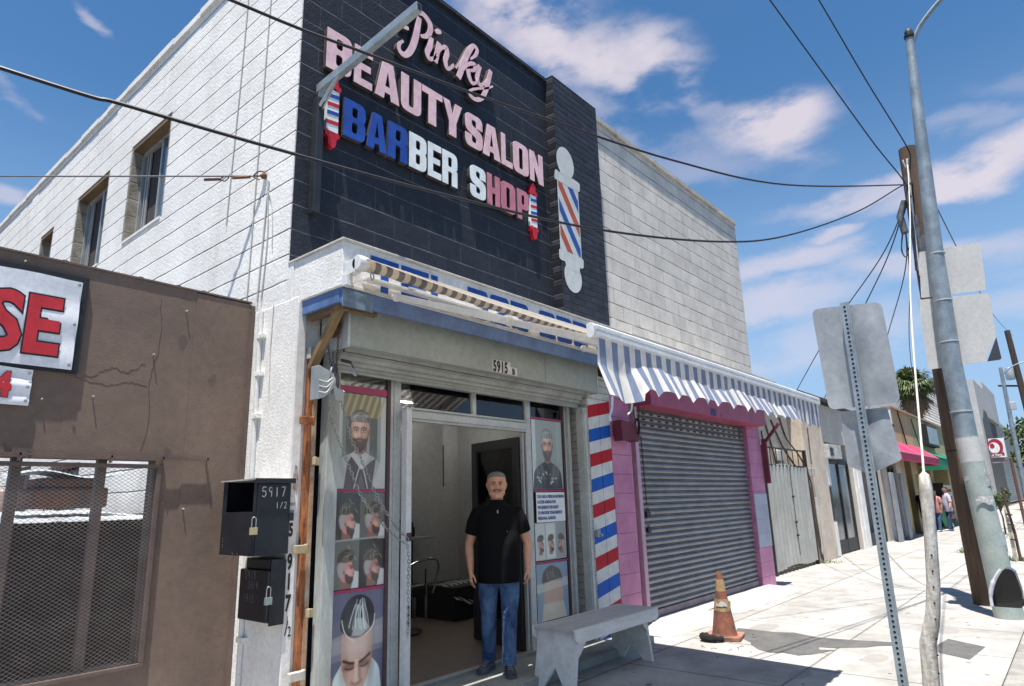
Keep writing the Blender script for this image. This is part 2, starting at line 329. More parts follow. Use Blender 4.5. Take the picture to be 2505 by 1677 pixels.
# block capitals
def glyph(ch, w, h):
    s = min(w*.37, h*.27); t = h*.185; Rr = min(w*.36, h*.2); r = s*.28
    rc = lambda x0, y0, x1, y1, q: rpoly([(x0, y0, q), (x1, y0, q), (x1, y1, q), (x0, y1, q)])
    if ch == 'O': return [rc(0, 0, w, h, Rr), rc(s, t*.85, w-s, h-t*.85, r)]
    if ch == 'U': return [rpoly([(0, h), (0, 0, Rr), (w, 0, Rr), (w, h), (w-s, h), (w-s, t*.85, r), (s, t*.85, r), (s, h)])]
    if ch == 'T': return [[(0, h), (0, h-t), (w/2-s*.5, h-t), (w/2-s*.5, 0), (w/2+s*.5, 0), (w/2+s*.5, h-t), (w, h-t), (w, h)]]
    if ch == 'L': return [[(0, 0), (w, 0), (w, t), (s, t), (s, h), (0, h)]]
    if ch == 'E': return [[(0, 0), (w, 0), (w, t), (s, t), (s, h*.42), (w*.9, h*.42), (w*.9, h*.42+t*.9), (s, h*.42+t*.9), (s, h-t), (w, h-t), (w, h), (0, h)]]
    if ch == 'H': return [[(0, 0), (s, 0), (s, h*.4), (w-s, h*.4), (w-s, 0), (w, 0), (w, h), (w-s, h), (w-s, h*.4+t), (s, h*.4+t), (s, h), (0, h)]]
    if ch == 'N': return [[(0, 0), (s*.85, 0), (s*.85, h*.52), (w-s*.95, 0), (w, 0), (w, h), (w-s*.85, h), (w-s*.85, h*.5), (s*.95, h), (0, h)]]
    if ch == 'A': return [[(0, 0), (s*.95, 0), (s*1.05, h*.17), (w-s*1.05, h*.17), (w-s*.95, 0), (w, 0), (w*.72, h), (w*.28, h)], [(w*.40, h*.34), (w*.60, h*.34), (w*.5, h*.78)]]
    if ch == 'Y': return [[(w/2-s*.5, 0), (w/2+s*.5, 0), (w/2+s*.5, h*.4), (w, h), (w-s*.95, h), (w/2, h*.62), (s*.95, h), (0, h), (w/2-s*.5, h*.4)]]
    if ch == 'P': return [rpoly([(0, 0), (s, 0), (s, h*.36), (w, h*.36, Rr), (w, h, Rr), (0, h)]), rc(s, h*.36+t*.8, w-s, h-t*.85, r)]
    if ch == 'R': return [rpoly([(0, 0), (s, 0), (s, h*.4), (w-s, h*.4, r), (w-s, 0), (w, 0), (w, h*.47, s*.3), (w*.9, h*.49, s*.2), (w, h*.55, s*.3), (w, h, Rr), (0, h)]), rc(s, h*.4+t*.8, w-s, h-t*.85, r)]
    if ch == 'B': return [rpoly([(0, 0), (w, 0, Rr), (w, h*.46, s*.5), (w*.9, h*.52, s*.2), (w, h*.58, s*.4), (w, h, Rr), (0, h)]), rc(s, t*.85, w-s, h*.44, r), rc(s, h*.44+t*.75, w-s, h-t*.85, r)]
    if ch == 'S': return [rpoly([(w, h*.63), (w, h, Rr), (0, h, Rr), (0, h*.47, Rr*.8), (w-s, h*.33, r), (w-s, t*.85, r), (s, t*.85, r), (s, h*.37), (0, h*.37), (0, 0, Rr), (w, 0, Rr), (w, h*.53, Rr*.8), (s, h*.67, r), (s, h-t*.85, r), (w-s, h-t*.85, r), (w-s, h*.63)])]
    if ch == '3': return [rpoly([(0, h, 0.), (w, h, Rr), (w, h*.56, s*.2), (w*.92, h*.5, s*.1), (w, h*.44, s*.2), (w, 0, Rr), (0, 0, Rr), (0, h*.3), (s, h*.3), (s, t, r), (w-s, t, r), (w-s, h*.42, r), (w*.4, h*.42), (w*.4, h*.58), (w-s, h*.58, r), (w-s, h-t, r), (s, h-t, r), (s, h*.7), (0, h*.7)])]
    if ch == '2': return [rpoly([(0, 0), (w, 0), (w, t), (s*1.1, t), (w, h*.5, r), (w, h, Rr), (0, h, Rr), (0, h*.65), (s, h*.65), (s, h-t, r), (w-s, h-t, r), (w-s, h*.55, r), (0, t*1.1)])]
    if ch == '0': return [rc(0, 0, w, h, Rr), rc(s, t*.85, w-s, h-t*.85, r)]
    if ch == '9': return [rpoly([(0, h, Rr), (0, h*.4, Rr), (w-s, h*.4), (w-s, t, r), (s, t, r), (s, h*.28), (0, h*.28), (0, 0, Rr), (w, 0, Rr), (w, h, Rr)][::-1]), rc(s, h*.4+t*.8, w-s, h-t*.85, r)]
    if ch == '.': return [[(0, 0), (w, 0), (w, w), (0, w)]]
    if ch == '-': return [[(0, h*.4), (w, h*.4), (w, h*.58), (0, h*.58)]]

# ================================================================== SETTING
M = {}
M['conc'] = mat_block('concrete_paving', (.43, .42, .395), (.29, .28, .26), (.085, .08, .07), course=1.5, blen=1.45, hw=.020, vw=.020, vstr=1.0, z0=2.27, u0=.35, axis='x', bump=.5, nscale=1.6, gbump=.35, gscale=70, broken=.25, mcol=.75, gvar=.10)
# the paving joints run in x and y: swap z for y in its separate-xyz chain
_t = M['conc'].node_tree
for l in list(_t.links):
    if l.from_node.type == 'SEPXYZ' and l.from_socket.name == 'Z':
        s_ = l.to_socket; src = l.from_node.outputs[1]; _t.links.remove(l); _t.links.new(src, s_)
def add_spots(m, col, scale=7., thr=.10, amt=.8, fac_scale=(1, 1, 1), scale2=.8):
    t = m.node_tree; p = t.nodes['Principled BSDF']; old = p.inputs['Base Color'].links[0].from_socket
    tcn = t.nodes.new('ShaderNodeTexCoord'); mp = N(t, 'ShaderNodeMapping', inp={'Scale': fac_scale}); t.links.new(tcn.outputs['Object'], mp.inputs[0])
    nz = N(t, 'ShaderNodeTexNoise', inp={'Scale': 9., 'Detail': 3.}); t.links.new(mp.outputs[0], nz.inputs['Vector'])
    ad = N(t, 'ShaderNodeMix', data_type='VECTOR'); ad.inputs[0].default_value = .06; t.links.new(mp.outputs[0], ad.inputs[4]); t.links.new(nz.outputs['Color'], ad.inputs[5])
    v = N(t, 'ShaderNodeTexVoronoi', inp={'Scale': scale}); t.links.new(ad.outputs[1], v.inputs['Vector'])
    sepc = t.nodes.new('ShaderNodeSeparateColor'); t.links.new(v.outputs['Color'], sepc.inputs[0])
    th = mth(t, 'MULTIPLY', sepc.outputs[0], thr*1.6); f = mth(t, 'LESS_THAN', v.outputs['Distance'], mth(t, 'SUBTRACT', th, thr*.85))
    mx = N(t, 'ShaderNodeMix', data_type='RGBA'); t.links.new(mth(t, 'MULTIPLY', f, amt), mx.inputs[0]); t.links.new(old, mx.inputs[6]); mx.inputs[7].default_value = (*col, 1)
    t.links.new(mx.outputs[2], p.inputs['Base Color'])
add_spots(M['conc'], (.07, .065, .06), 5.5, .20, .85)
add_spots(M['conc'], (.10, .095, .085), 13., .13, .8, (1, 1.6, 1))
add_spots(M['conc'], (.15, .14, .12), 3.2, .26, .6, (1, 1.8, 1)); add_spots(M['conc'], (.24, .23, .21), 1.1, .5, .6, (1, 2.2, 1))
M['asph'] = mat('asphalt', (.06, .06, .062), .9, (.035, .035, .037), 2.5, bump=.8, bscale=160)
M['curb'] = mat('curb_concrete', (.36, .35, .32), .9, (.2, .19, .17), 3., bump=.4, bscale=90)
M['patch'] = mat('asphalt_patch', (.13, .128, .122), .9, (.085, .083, .08), 4., bump=.8, bscale=120)
M['conc2'] = mat('rough_concrete', (.56, .54, .49), .9, (.36, .345, .31), 2.6, bump=.5, bscale=50)
M['step'] = mat('step_concrete', (.36, .37, .33), .8, (.26, .265, .24), 3., bump=.25, bscale=80)
M['dirt'] = mat('yard_dirt', (.13, .11, .085), .95, (.08, .07, .055), 2., bump=.8, bscale=40)

b = MB(); b.box(-600, 900, -500, 600, -.5, -.17); struct('ground', b, M['dirt'])
b = MB(); b.box(-200, 700, -14, .62, -.168, -.15); struct('road', b, M['asph'])
b = MB(); b.box(-60, 220, .62, .80, -.165, .0); struct('kerb', b, M['curb'], bevel=.015)
b = MB(); b.box(-30, 200, .803, 5.36, -.16, -.001); struct('sidewalk', b, M['conc'])
b = MB()   # ragged grey asphalt patch laid over the paving beside the cone
pt = [(8.44, 3.57), (8.2, 3.5), (7.95, 3.36), (7.72, 3.13), (7.6, 3.08), (7.42, 2.93), (7.33, 2.78), (7.40, 2.66), (7.36, 2.5), (7.46, 2.42), (7.63, 2.33), (7.8, 2.27), (7.73, 2.40), (7.86, 2.45), (7.9, 2.30), (7.99, 2.2), (8.1, 2.04), (8.25, 1.95), (8.36, 1.78), (8.52, 1.82), (8.42, 2.2), (8.36, 2.6), (8.5, 2.9), (8.42, 3.1)]
b.shape([pt], .003, lambda u, v, d: (u, v, .003-d)); struct('road_patch', b, M['patch'])
b = MB(); b.shape([[(8.3, 1.5), (9.0, 1.42), (8.75, 1.06), (8.05, 1.12)]], .003, lambda u, v, d: (u, v, .003-d)); struct('pavement_patch', b, M['patch'])
b = MB()   # concrete ramp up to the pink roller door, broken front edge
def rampf(i, j):
    x = 7.45 + i*4.95; w = .03*math.sin(x*5)+.02*math.sin(x*13)
    e = max(0, min(1, min(i*9, (1-i)*9)))
    if 0.24 < i < 0.44: dy = .13*math.sin((i-.24)/.2*math.pi)
    else: dy = 0
    ys = [3.93+.10*(1-e)+dy+w*.4, 4.05+dy+w*.5, 4.12+dy*.5, 4.62]; zs = [0.002, .085*e, .10*e+.003, .115*e+.004]
    k = min(3, int(round(j*3))); return (x, ys[k], zs[k]+noise.noise(Vector((x*3, k, 0)))*.006)
b.grid(rampf, 60, 3); b.box(7.75, 12.2, 4.6, 5.2, -.1, .10); struct('ramp', b, M['conc2'], smooth=True)
b = MB(); b.box(2.85, 7.10, 3.99, 4.63, -.12, .08); b.box(2.95, 7.10, 4.56, 4.66, .0, .105); struct('door_step', b, M['step'], bevel=.012)

# ================================================================== TWO-STOREY BUILDING
M['white_block'] = mat_block('white_block_wall', (.84, .825, .79), (.72, .705, .675), (.10, .105, .105), course=.238, blen=600., hw=.012, vw=.001, vstr=0, z0=.155, u0=-300, axis='y', bump=1.0, nscale=1.5, gbump=.9, gscale=28, broken=.4, mcol=1.0, gvar=.0, stainc=(.55, .53, .49))
add_spots(M['white_block'], (.30, .29, .27), 9., .13, .7, (1, 1, .6)); add_spots(M['white_block'], (.42, .41, .39), 26., .16, .6)
M['black_block'] = mat_block('black_block_wall', (.026, .030, .040), (.017, .020, .028), (.22, .24, .27), course=.238, blen=.476, hw=.007, vw=.006, vstr=.38, z0=.155, u0=2.81, axis='x', bump=.7, nscale=5, gbump=.7, gscale=40, broken=.95, mcol=.6, gvar=.12, rough=.55)
add_spots(M['black_block'], (.22, .24, .26), 12., .09, .8)
M['gray_block'] = mat_block('gray_block_wall', (.80, .755, .68), (.64, .60, .54), (.13, .12, .11), course=.238, blen=.476, hw=.013, vw=.008, vstr=.5, z0=.155, u0=7.75, axis='x', bump=1.2, nscale=3, gbump=.9, gscale=30, broken=.6, mcol=1.0, gvar=.12, stainc=(.42, .39, .35))
M['black_brick'] = mat_block('black_brick', (.050, .056, .068), (.026, .029, .037), (.003, .003, .004), course=.094, blen=.33, hw=.016, vw=.014, vstr=.9, z0=.0, u0=6.64, axis='x', bump=1.2, nscale=6, gbump=.4, gscale=50, broken=.2, mcol=.8, gvar=.35, rough=.5)
M['stucco'] = mat('white_stucco', (.84, .825, .79), .9, (.70, .685, .65), 3.0, bump=.9, bscale=55); add_spots(M['stucco'], (.45, .43, .40), 14., .14, .6, (1, 1, .5))
M['stucco2'] = mat('weathered_stucco', (.60, .58, .54), .9, (.38, .36, .32), 2.2, bump=.6, bscale=60)
M['blue'] = mat('blue_gray_trim', srgb(96, 124, 168), .45, srgb(72, 94, 134), 4.)
M['blue_paint'] = mat('blue_lettering', srgb(20, 84, 172), .6, srgb(14, 66, 146), 10.)
M['rawblock'] = mat_block('raw_block', (.34, .31, .26), (.22, .20, .16), (.09, .08, .07), course=.238, blen=.4, hw=.012, vw=.01, vstr=.3, z0=.155, axis='x', bump=.8, nscale=6, gbump=.9, gscale=30)
M['oldwood'] = mat('old_wood', (.20, .13, .075), .85, (.10, .065, .04), 5., bump=.6, bscale=30, stretch=(1, .2, 1))
M['alum'] = mat('aluminium', (.52, .54, .54), .38, (.42, .44, .44), 6., metal=.55)
M['alum_w'] = mat('pale_aluminium', (.60, .63, .62), .45, (.48, .50, .49), 3.5, metal=.25)
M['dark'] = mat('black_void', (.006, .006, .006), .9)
M['glassb'] = mat_glass('window_glass', dark=(.05, .075, .10), rough=.05)
M['gray_int'] = mat('interior_wall', (.46, .465, .46), .9, (.40, .405, .40), 1.5)
M['floor_int'] = mat('interior_floor', (.21, .155, .12), .6, (.15, .11, .088), 2.5, stretch=(1, 3, 1))
M['roofc'] = mat('roof_tar', (.15, .145, .14), .9)
B = thing('salon_building', (2.81, 4.85, 0), 'two storey block building with white side wall and black sign wall above a barber shop', 'building')
# side wall with openings (y0, y1, z0, z1)
WIN = [(7.70, 8.95, 4.99, 6.39), (9.72, 11.05, 4.93, 6.36), (12.15, 12.85, 4.9, 6.24), (9.45, 10.62, .95, 2.24), (11.5, 12.6, .95, 2.3)]
ys = sorted({4.845, 22.0} | {w[0] for w in WIN} | {w[1] for w in WIN}); zs = sorted({0.0, 7.42} | {w[2] for w in WIN} | {w[3] for w in WIN})
b = MB()
for i in range(len(ys)-1):
    # merge runs in z between openings
    run = None
    for j in range(len(zs)-1):
        ym = (ys[i]+ys[i+1])/2; zm = (zs[j]+zs[j+1])/2
        hole = any(w[0] < ym < w[1] and w[2] < zm < w[3] for w in WIN)
        if not hole: run = [zs[j], zs[j+1]] if run is None else [run[0], zs[j+1]]
        if (hole or j == len(zs)-2) and run: b.box(2.81, 3.03, ys[i], ys[i+1], *run); run = None
b.build('side_wall', M['white_block'], B)
b = MB(); b.box(2.806, 3.03, 4.645, 5.35, -.05, 3.30); b.box(2.808, 3.03, 4.75, 4.85, 3.28, 3.64); b.build('corner_pillar', M['stucco'], B, bevel=.008)
for (y0, y1, z0, z1) in WIN[:3]:   # rough block reveals and timber lintels
    b = MB(); b.m = 0; b.box(2.816, 3.04, y0-.002, y0+.05, z0, z1); b.box(2.816, 3.04, y1-.05, y1+.002, z0, z1)
    b.m = 1; b.box(2.816, 3.0, y0+.05, y1-.05, z1-.07, z1+.004); b.m = 2; b.box(2.80, 3.0, y0+.05, y1-.05, z0-.012, z0+.02)
    b.build('window_reveal', [M['rawblock'], M['oldwood'], M['stucco']], B)
for (y0, y1, z0, z1) in WIN:
    f = MB(); y0 += .05; y1 -= .05; z0 += .02; z1 -= .07; x = 2.955; w = .035
    if z0 > 3:
        for (a, c, e, g) in [(y0, y0+w, z0, z1), (y1-w, y1, z0, z1), (y0, y1, z1-w, z1), (y0, y1, z0, z0+w)]: f.box(x-.02, x+.04, a, c, e, g)
        ym = y0+(y1-y0)*.42; f.box(x-.028, x+.01, ym-w/2, ym+w/2, z0+w, z1-w); f.box(x+.012, x+.035, y1-.20, y1-.165, z0+w, z1-w); f.box(x+.012, x+.035, y1-.12, y1-.09, z0+w, z1-w)
        fo = f.build('window', M['alum'], B, bevel=.003)
        g = MB(); g.box(x-.008, x-.004, y0+w, ym-w/2, z0+w, z1-w); g.build('pane', M['glassb'], fo)
        g = MB(); g.box(3.0, 3.008, ym, y1, z0, z1); g.build('interior_gap', mat('dim_room', (.05, .04, .04), .9), fo)
    else:
        f.box(x, x+.03, y0, y1, z0, z1); fo = f.build('window', mat('grey_pane', (.22, .22, .23), .4), B)
        g = MB(); n = 7
        for k in range(n): yy = y0+(k+.5)*(y1-y0)/n; g.box(2.76, 2.775, yy-.009, yy+.009, z0-.02, z1+.04)
        g.box(2.755, 2.78, y0-.03, y1+.03, z0, z0+.02); g.box(2.755, 2.78, y0-.03, y1+.03, z1, z1+.02)
        g.build('window_bars', mat('rust_bars', (.09, .035, .03), .8), fo)
# front walls
b = MB(); b.box(2.822, 6.64, 4.838, 5.04, 3.3, 7.40); b.build('sign_wall', M['black_block'], B)
b = MB(); b.box(6.64, 7.75, 4.70, 5.04, 3.3, 7.46); pil = b.build('brick_pilaster', M['black_brick'], B)
b = MB(); b.box(7.75, 13.52, 4.85, 5.05, 3.25, 7.40); b.box(13.32, 13.52, 5.05, 22, 0, 7.40); b.box(3.03, 13.32, 21.8, 22, 0, 7.4); b.build('block_wall', M['gray_block'], B)
b = MB(); b.box(3.03, 13.32, 5.05, 21.8, 7.1, 7.2); b.build('roof', M['roofc'], B)
b = MB()   # copings with ragged undersides
for k in range(46):
    y = 4.85+k*.373; o = .018*math.sin(k*1.7)+.012*math.sin(k*.6+1); b.box(2.772+abs(o)*.4, 3.05, y+.0, y+.371, 7.39+o*.4, 7.475+o*.3)
b.build('coping', M['stucco'], B)
b = MB(); b.box(2.80, 6.66, 4.80, 5.06, 7.402, 7.445); b.build('sign_wall_cap', M['black_brick'], B)
b = MB()
for k in range(22):
    x = 7.76+k*.2618; o = .012*math.sin(k*1.3); b.box(x, x+.26, 4.80, 5.07, 7.385+o*.8, 7.465+o*.3)
b.build('front_coping', M['stucco2'], B)
b = MB(); b.box(13.522, 13.53, 4.86, 5.5, 3.6, 7.3); b.build('bare_brick_edge', mat('orange_brick', (.55, .27, .15), .9, (.30, .16, .10), 8), B)
# projecting fascia box over the shop fronts
fx = MB(); fx.box(2.815, 7.2, 4.06, 4.75, 3.255, 3.63); fas = fx.build('fascia_box', M['stucco'], B, bevel=.01)
fx = MB(); fx.box(7.2, 12.42, 4.06, 4.84, 3.10, 3.62); fx.box(2.80, 7.2, 4.04, 4.83, 3.625, 3.648); fx.box(7.2, 12.45, 4.04, 4.83, 3.62, 3.66); fx.build('fascia_cap', M['stucco2'], B, bevel=.006)
fx = MB(); fx.box(2.835, 7.15, 4.075, 4.11, 3.125, 3.257); fx.box(2.83, 2.862, 4.11, 4.70, 3.135, 3.257); fx.build('blue_trim', M['blue'], B, bevel=.006)
fx = MB(); fx.box(2.835, 3.12, 4.064, 4.076, 3.10, 3.24); fx.build('trim_patch', mat('teal_patch', srgb(120, 145, 165), .6, srgb(80, 100, 120), 9), B)
fx = MB(); fx.box(2.88, 7.1, 4.12, 4.84, 3.20, 3.22); fx.box(2.87, 3.2, 4.112, 4.16, 3.09, 3.20); fx.box(2.87, 2.92, 4.16, 4.6, 3.09, 3.2); fx.build('soffit', M['oldwood'], B)
# peeling line along the lower edge of the fascia
fx = MB(); random.seed(31); pe = [(2.84+k*.035, 3.272+random.uniform(-.004, .030)*(random.random() > .35)) for k in range(121)]
fx.shape([[(2.84, 3.256)]+[(7.04, 3.256)]+pe[::-1]], .004, lambda u, v, d: (u, 4.0535+d, v))
fx.build('peeling_edge', M['stucco2'], B)
# blue phone lettering painted on the fascia
tx = MB(); fn = lambda u, v, d: (u, 4.0585-.0035+d, v)
xx = 3.08
for ch, w in (('T', .29), ('E', .31), ('L', .33), ('.', .07), ('3', .28), ('2', .28), ('3', .28), ('-', .12), ('2', .28), ('3', .28), ('3', .28), ('-', .12), ('0', .26), ('9', .26)):
    if xx+w > 7.1: break
    tx.shape([[(xx+a, 3.285+c) for a, c in pl] for pl in glyph(ch, w, .29)], .002, fn); xx += w+.03
tx.build('painted_lettering', M['blue_paint'], B)
# ---- interior of the barber shop
b = MB(); b.box(3.04, 9.0, 4.66, 9.2, .02, .10); b.build('shop_floor', M['floor_int'], B)
b = MB(); b.box(3.031, 3.06, 4.82, 9.2, .1, 3.1); b.box(3.06, 7.35, 7.7, 7.9, .1, 3.1); b.box(9.0, 9.1, 4.9, 9.2, .1, 3.1); b.box(7.15, 7.35, 7.9, 9.0, .1, 3.1); b.box(7.35, 9.0, 9.0, 9.1, .1, 3.1); b.box(6.9, 9.0, 4.80, 4.90, .1, 3.1); b.build('interior_walls', M['gray_int'], B)
M['ceil'] = mat('ribbed_ceiling', (.20, .19, .16), .8)
b = MB(); b.box(3.06, 9.0, 4.72, 9.2, 3.1, 3.14)
for k in range(28): b.box(3.06+k*.21, 3.11+k*.21, 4.72, 9.0, 3.075, 3.1)
b.build('ceiling', M['ceil'], B)
b = MB(); b.box(3.035, 3.16, 4.66, 4.80, .0, 3.1); b.build('gap_shade', M['dark'], B)  # black filler standing in for the shade of the gap beside the window
# ---- painted barber pole mural on the pilaster
CW = mat('mural_white', (.66, .68, .66), .7, (.55, .58, .56), 9); CR = mat('mural_orange', srgb(190, 85, 60), .7); CB = mat('mural_blue', srgb(35, 85, 165), .7)
y_m = 4.70; fm = lambda o: (lambda u, v, d: (u, y_m-o+d*.2, v)); ell = lambda cx, cz, rx, rz, n=28: [(cx+rx*math.cos(2*math.pi*k/n), cz+rz*math.sin(2*math.pi*k/n)) for k in range(n)]
mu = MB(); mu.m = 0
mu.shape([ell(6.85, 6.17, .205, .235)], .004, fm(.0030)); mu.shape([rpoly([(6.57, 5.83, .03), (7.17, 5.83, .05), (7.19, 5.98, .05), (6.98, 5.99, .03), (6.92, 5.96, .03), (6.72, 5.96, .03), (6.6, 5.99, .05)])], .004, fm(.0034))
mu.shape([[(6.635, 4.80), (7.13, 4.80), (7.13, 5.84), (6.635, 5.84)]], .004, fm(.0022)); mu.shape([[(6.70, 5.965), (7.0, 5.965), (6.97, 6.02), (6.73, 6.02)]], .004, fm(.0038)); mu.shape([rpoly([(6.76, 4.60, .02), (7.05, 4.60, .02), (7.08, 4.70, .02), (6.72, 4.70, .02)])], .004, fm(.0039)); mu.shape([rpoly([(6.60, 4.68, .05), (7.16, 4.68, .05), (7.17, 4.83, .04), (6.60, 4.83, .04)])], .004, fm(.0036)); mu.shape([ell(6.90, 4.50, .20, .215)], .004, fm(.0030))
def band(z0, t):  # diagonal band clipped to the cylinder
    x0, x1, zl, zh = 6.655, 7.11, 4.84, 5.82; A = [(x0, z0+.62), (x1, z0), (x1, z0+t), (x0, z0+t+.62)]
    out = A
    for (idx, lim, sgn) in ((1, zl, 1), (1, zh, -1)):
        res = []
        for i in range(len(out)):
            p, q = out[i-1], out[i]; a = (p[1]-lim)*sgn; c = (q[1]-lim)*sgn
            if (a >= 0) != (c >= 0): k = a/(a-c); res.append((p[0]+(q[0]-p[0])*k, lim))
            if c >= 0: res.append(q)
        out = res
        if not out: break
    return out
for i, z in enumerate((4.06, 4.42, 4.78, 5.14, 5.50)):
    pl = band(z, .175)
    if len(pl) > 2: mu.m = 1 if i % 2 else 2; mu.shape([pl], .004, fm(.0042))
mu.build('barber_pole_mural', [CW, CR, CB], pil)

# ================================================================== SHOP-FRONT WALLS (ground floor)
M['stripe'] = mat_stripe('barber_stripes', (.72, .73, .71), srgb(190, 30, 45), .293, .51, axis=2, slope=-.19, phase=-.287, axis2=0, third=srgb(25, 95, 190), rough=.6)
M['wbrick'] = mat_block('white_brick', (.70, .70, .67), (.52, .52, .49), (.25, .25, .24), course=.085, blen=.25, hw=.008, vw=.006, vstr=.4, axis='x', bump=1., nscale=5)
M['pink'] = mat_block('pink_block', srgb(206, 140, 172), srgb(186, 118, 152), srgb(112, 68, 98), course=.238, blen=.9, hw=.006, vw=.004, vstr=.6, z0=.0, u0=6.95, axis='x', bump=.7, nscale=2, gbump=.35, gscale=40, broken=.4, mcol=.7, gvar=.06, rough=.6)
M['pinkd'] = mat('rose_metal', srgb(178, 78, 108), .5, srgb(150, 62, 90), 4.)
M['maroon'] = mat('maroon_metal', srgb(120, 42, 62), .6, srgb(85, 30, 45), 4.)
b = MB(); b.box(6.590, 6.5985, 4.39, 4.60, -.05, 3.1); b.build('pier_cheek', M['wbrick'], B)
b = MB(); b.box(6.60, 6.835, 4.385, 4.60, -.05, 3.1); b.box(6.845, 7.08, 4.385, 4.60, -.05, 3.1); b.box(6.835, 6.845, 4.40, 4.60, -.05, 3.1); b.build('striped_pier', M['stripe'], B)
b = MB(); b.box(6.60, 7.08, 4.376, 4.384, 2.80, 3.1); b.build('white_pier_head', M['wbrick'], B)
b = MB(); b.box(6.44, 6.598, 4.70, 4.80, -.05, 3.1); b.box(6.598, 6.9, 4.605, 4.80, -.05, 3.1); b.build('white_brick_pier', M['wbrick'], B)
b = MB(); b.box(7.082, 7.56, 4.38, 4.75, -.05, 3.1); b.box(11.62, 12.22, 4.38, 4.75, -.05, 3.1); b.box(7.56, 11.62, 4.5, 4.75, 2.83, 3.1); b.build('pink_pier', M['pink'], B)
b = MB(); b.box(11.624, 12.224, 4.372, 4.379, .72, 1.62); b.build('pale_paint_patch', mat_block('pale_blue_block', (.50, .53, .60), (.42, .45, .53), (.3, .32, .38), course=.238, blen=.9, u0=6.95, axis='x', hw=.006), B)
b = MB(); b.box(7.2, 12.4, 4.75, 4.84, 0, 3.62); b.build('shop_back_wall', M['dark'], B)

# ================================================================== BROWN YARD WALL
M['brown'] = mat('brown_stucco', (.200, .142, .110), .85, (.145, .104, .082), 1.5, bump=.35, bscale=60, dist=.004); add_spots(M['brown'], (.085, .062, .052), 3.3, .22, .55, (1, 1, .7)); add_spots(M['brown'], (.33, .27, .22), 11., .08, .8)
M['brownm'] = mat('brown_metal', (.15, .108, .088), .6, (.10, .072, .06), 3.)
BW = thing('yard_wall', (0, 5.36, 0), 'tall brown stucco yard wall with a mesh covered window opening', 'wall')
b = MB(); zt = 3.385
b.box(-9, -1.6, 5.36, 5.5, -.1, zt); b.box(-1.6, 2.10, 5.36, 5.5, 1.985, zt); b.box(-1.6, 2.10, 5.36, 5.5, -.1, .56); b.box(2.10, 2.30, 5.36, 5.5, -.1, zt); b.box(2.30, 2.78, 5.356, 5.5, -.1, zt-.01)
b.build('wall_panel', M['brown'], BW)
b = MB(); b.box(2.775, 2.80, 5.33, 5.52, -.1, 3.36); b.box(-9, 2.78, 5.35, 5.51, 3.386, 3.40); b.build('edge_trim', M['brownm'], BW)
b = MB()
for k in range(3):   # seam and cracks in the render
    pts = [[(2.02, 3.25), (2.04, 2.9), (2.0, 2.6), (2.02, 2.3), (1.98, 2.05)], [(1.47, 2.56), (1.6, 2.585), (1.72, 2.66), (1.83, 2.64), (1.95, 2.72)], [(1.5, 2.55), (1.7, 2.53), (1.85, 2.56), (1.98, 2.545)]][k]
    C = crom([(p[0], 0, p[1]) for p in pts], 8)
    b.tube([(c.x+random.uniform(-.008, .008), 5.3592, c.z+random.uniform(-.012, .012)) for c in C], .0009 if k else .0013, 4)
b.build('crack', mat('crack_dark', (.05, .035, .03), .9), BW)
b = MB(); b.box(-1.6, 2.14, 5.33, 5.365, 1.925, 1.955); b.box(-1.6, 2.14, 5.33, 5.365, .53, .56); b.box(2.105, 2.14, 5.33, 5.365, .56, 1.925); b.box(2.085, 2.10, 5.36, 5.40, .56, 1.925)
fr = b.build('window_frame', M['brownm'], BW, bevel=.004)
b = MB()
for x in (1.24, 1.755, .72, .2): b.box(x-.035, x+.025, 5.40, 5.45, .56, 1.985)
b.build('mullion', M['brownm'], fr)
b = MB(); b.box(-1.6, 2.49, 5.318, 5.334, 1.995, 2.012); 
for x in (1.23, 1.78, 2.14, 2.48): b.box(x-.006, x+.006, 5.318, 5.36, 1.96, 2.018)
b.build('drip_rail', M['brownm'], BW)
b = MB(); cw, chh = .0405, .0262; y = 5.345; x0 = .6; nx = int((2.1-x0)/cw)+1; nz = int((1.93-.55)/chh)+1
for j in range(nz):
    z = .55+j*chh
    for s_ in (0, 1):
        P_ = []
        for i in range(nx*2+1):
            x = x0+i*cw/2; up = (i+s_) % 2; zz = z
            P_.append((min(x, 2.108), y+(.003 if s_ else 0), z+(chh/2 if up else 0)) if s_ == 0 else (min(x, 2.108), y, z+chh-(chh/2 if not up else 0)))
        vs = []; fs = []; w = .0027
        for (a, yy, c) in P_: vs += [(a, yy-.001, c-w/2), (a, yy+.001, c-w/2), (a, yy+.001, c+w/2), (a, yy-.001, c+w/2)]
        for i in range(len(P_)-1):
            for k in range(4): fs.append((4*i+k, 4*i+(k+1) % 4, 4*i+4+(k+1) % 4, 4*i+4+k))
        b.add(vs, fs)
b.build('expanded_mesh', mat('mesh_steel', (.34, .30, .27), .5, (.20, .17, .15), 6, metal=.2), fr)
lw = MB()   # wire loops along the top of the wall
for x in (.75, 1.35, 1.87, 2.16, 2.37): lw.tube([(x+.028*math.cos(a), 5.40, 3.40+.022*math.sin(a)) for a in [k*math.pi/6 for k in range(0, 13)]], .0032, 5)
lw.build('wire_loop', M['dark'], BW)
lw = MB()
for x, z in ((2.22, 3.2), (1.62, 2.43), (1.31, 2.38), (2.33, 1.62), (2.0, 2.8), (1.1, 3.33)): lw.tube([(x, 5.37, z), (x, 5.335, z+.003)], .006, 5)
lw.build('nail', M['stucco2'], BW)
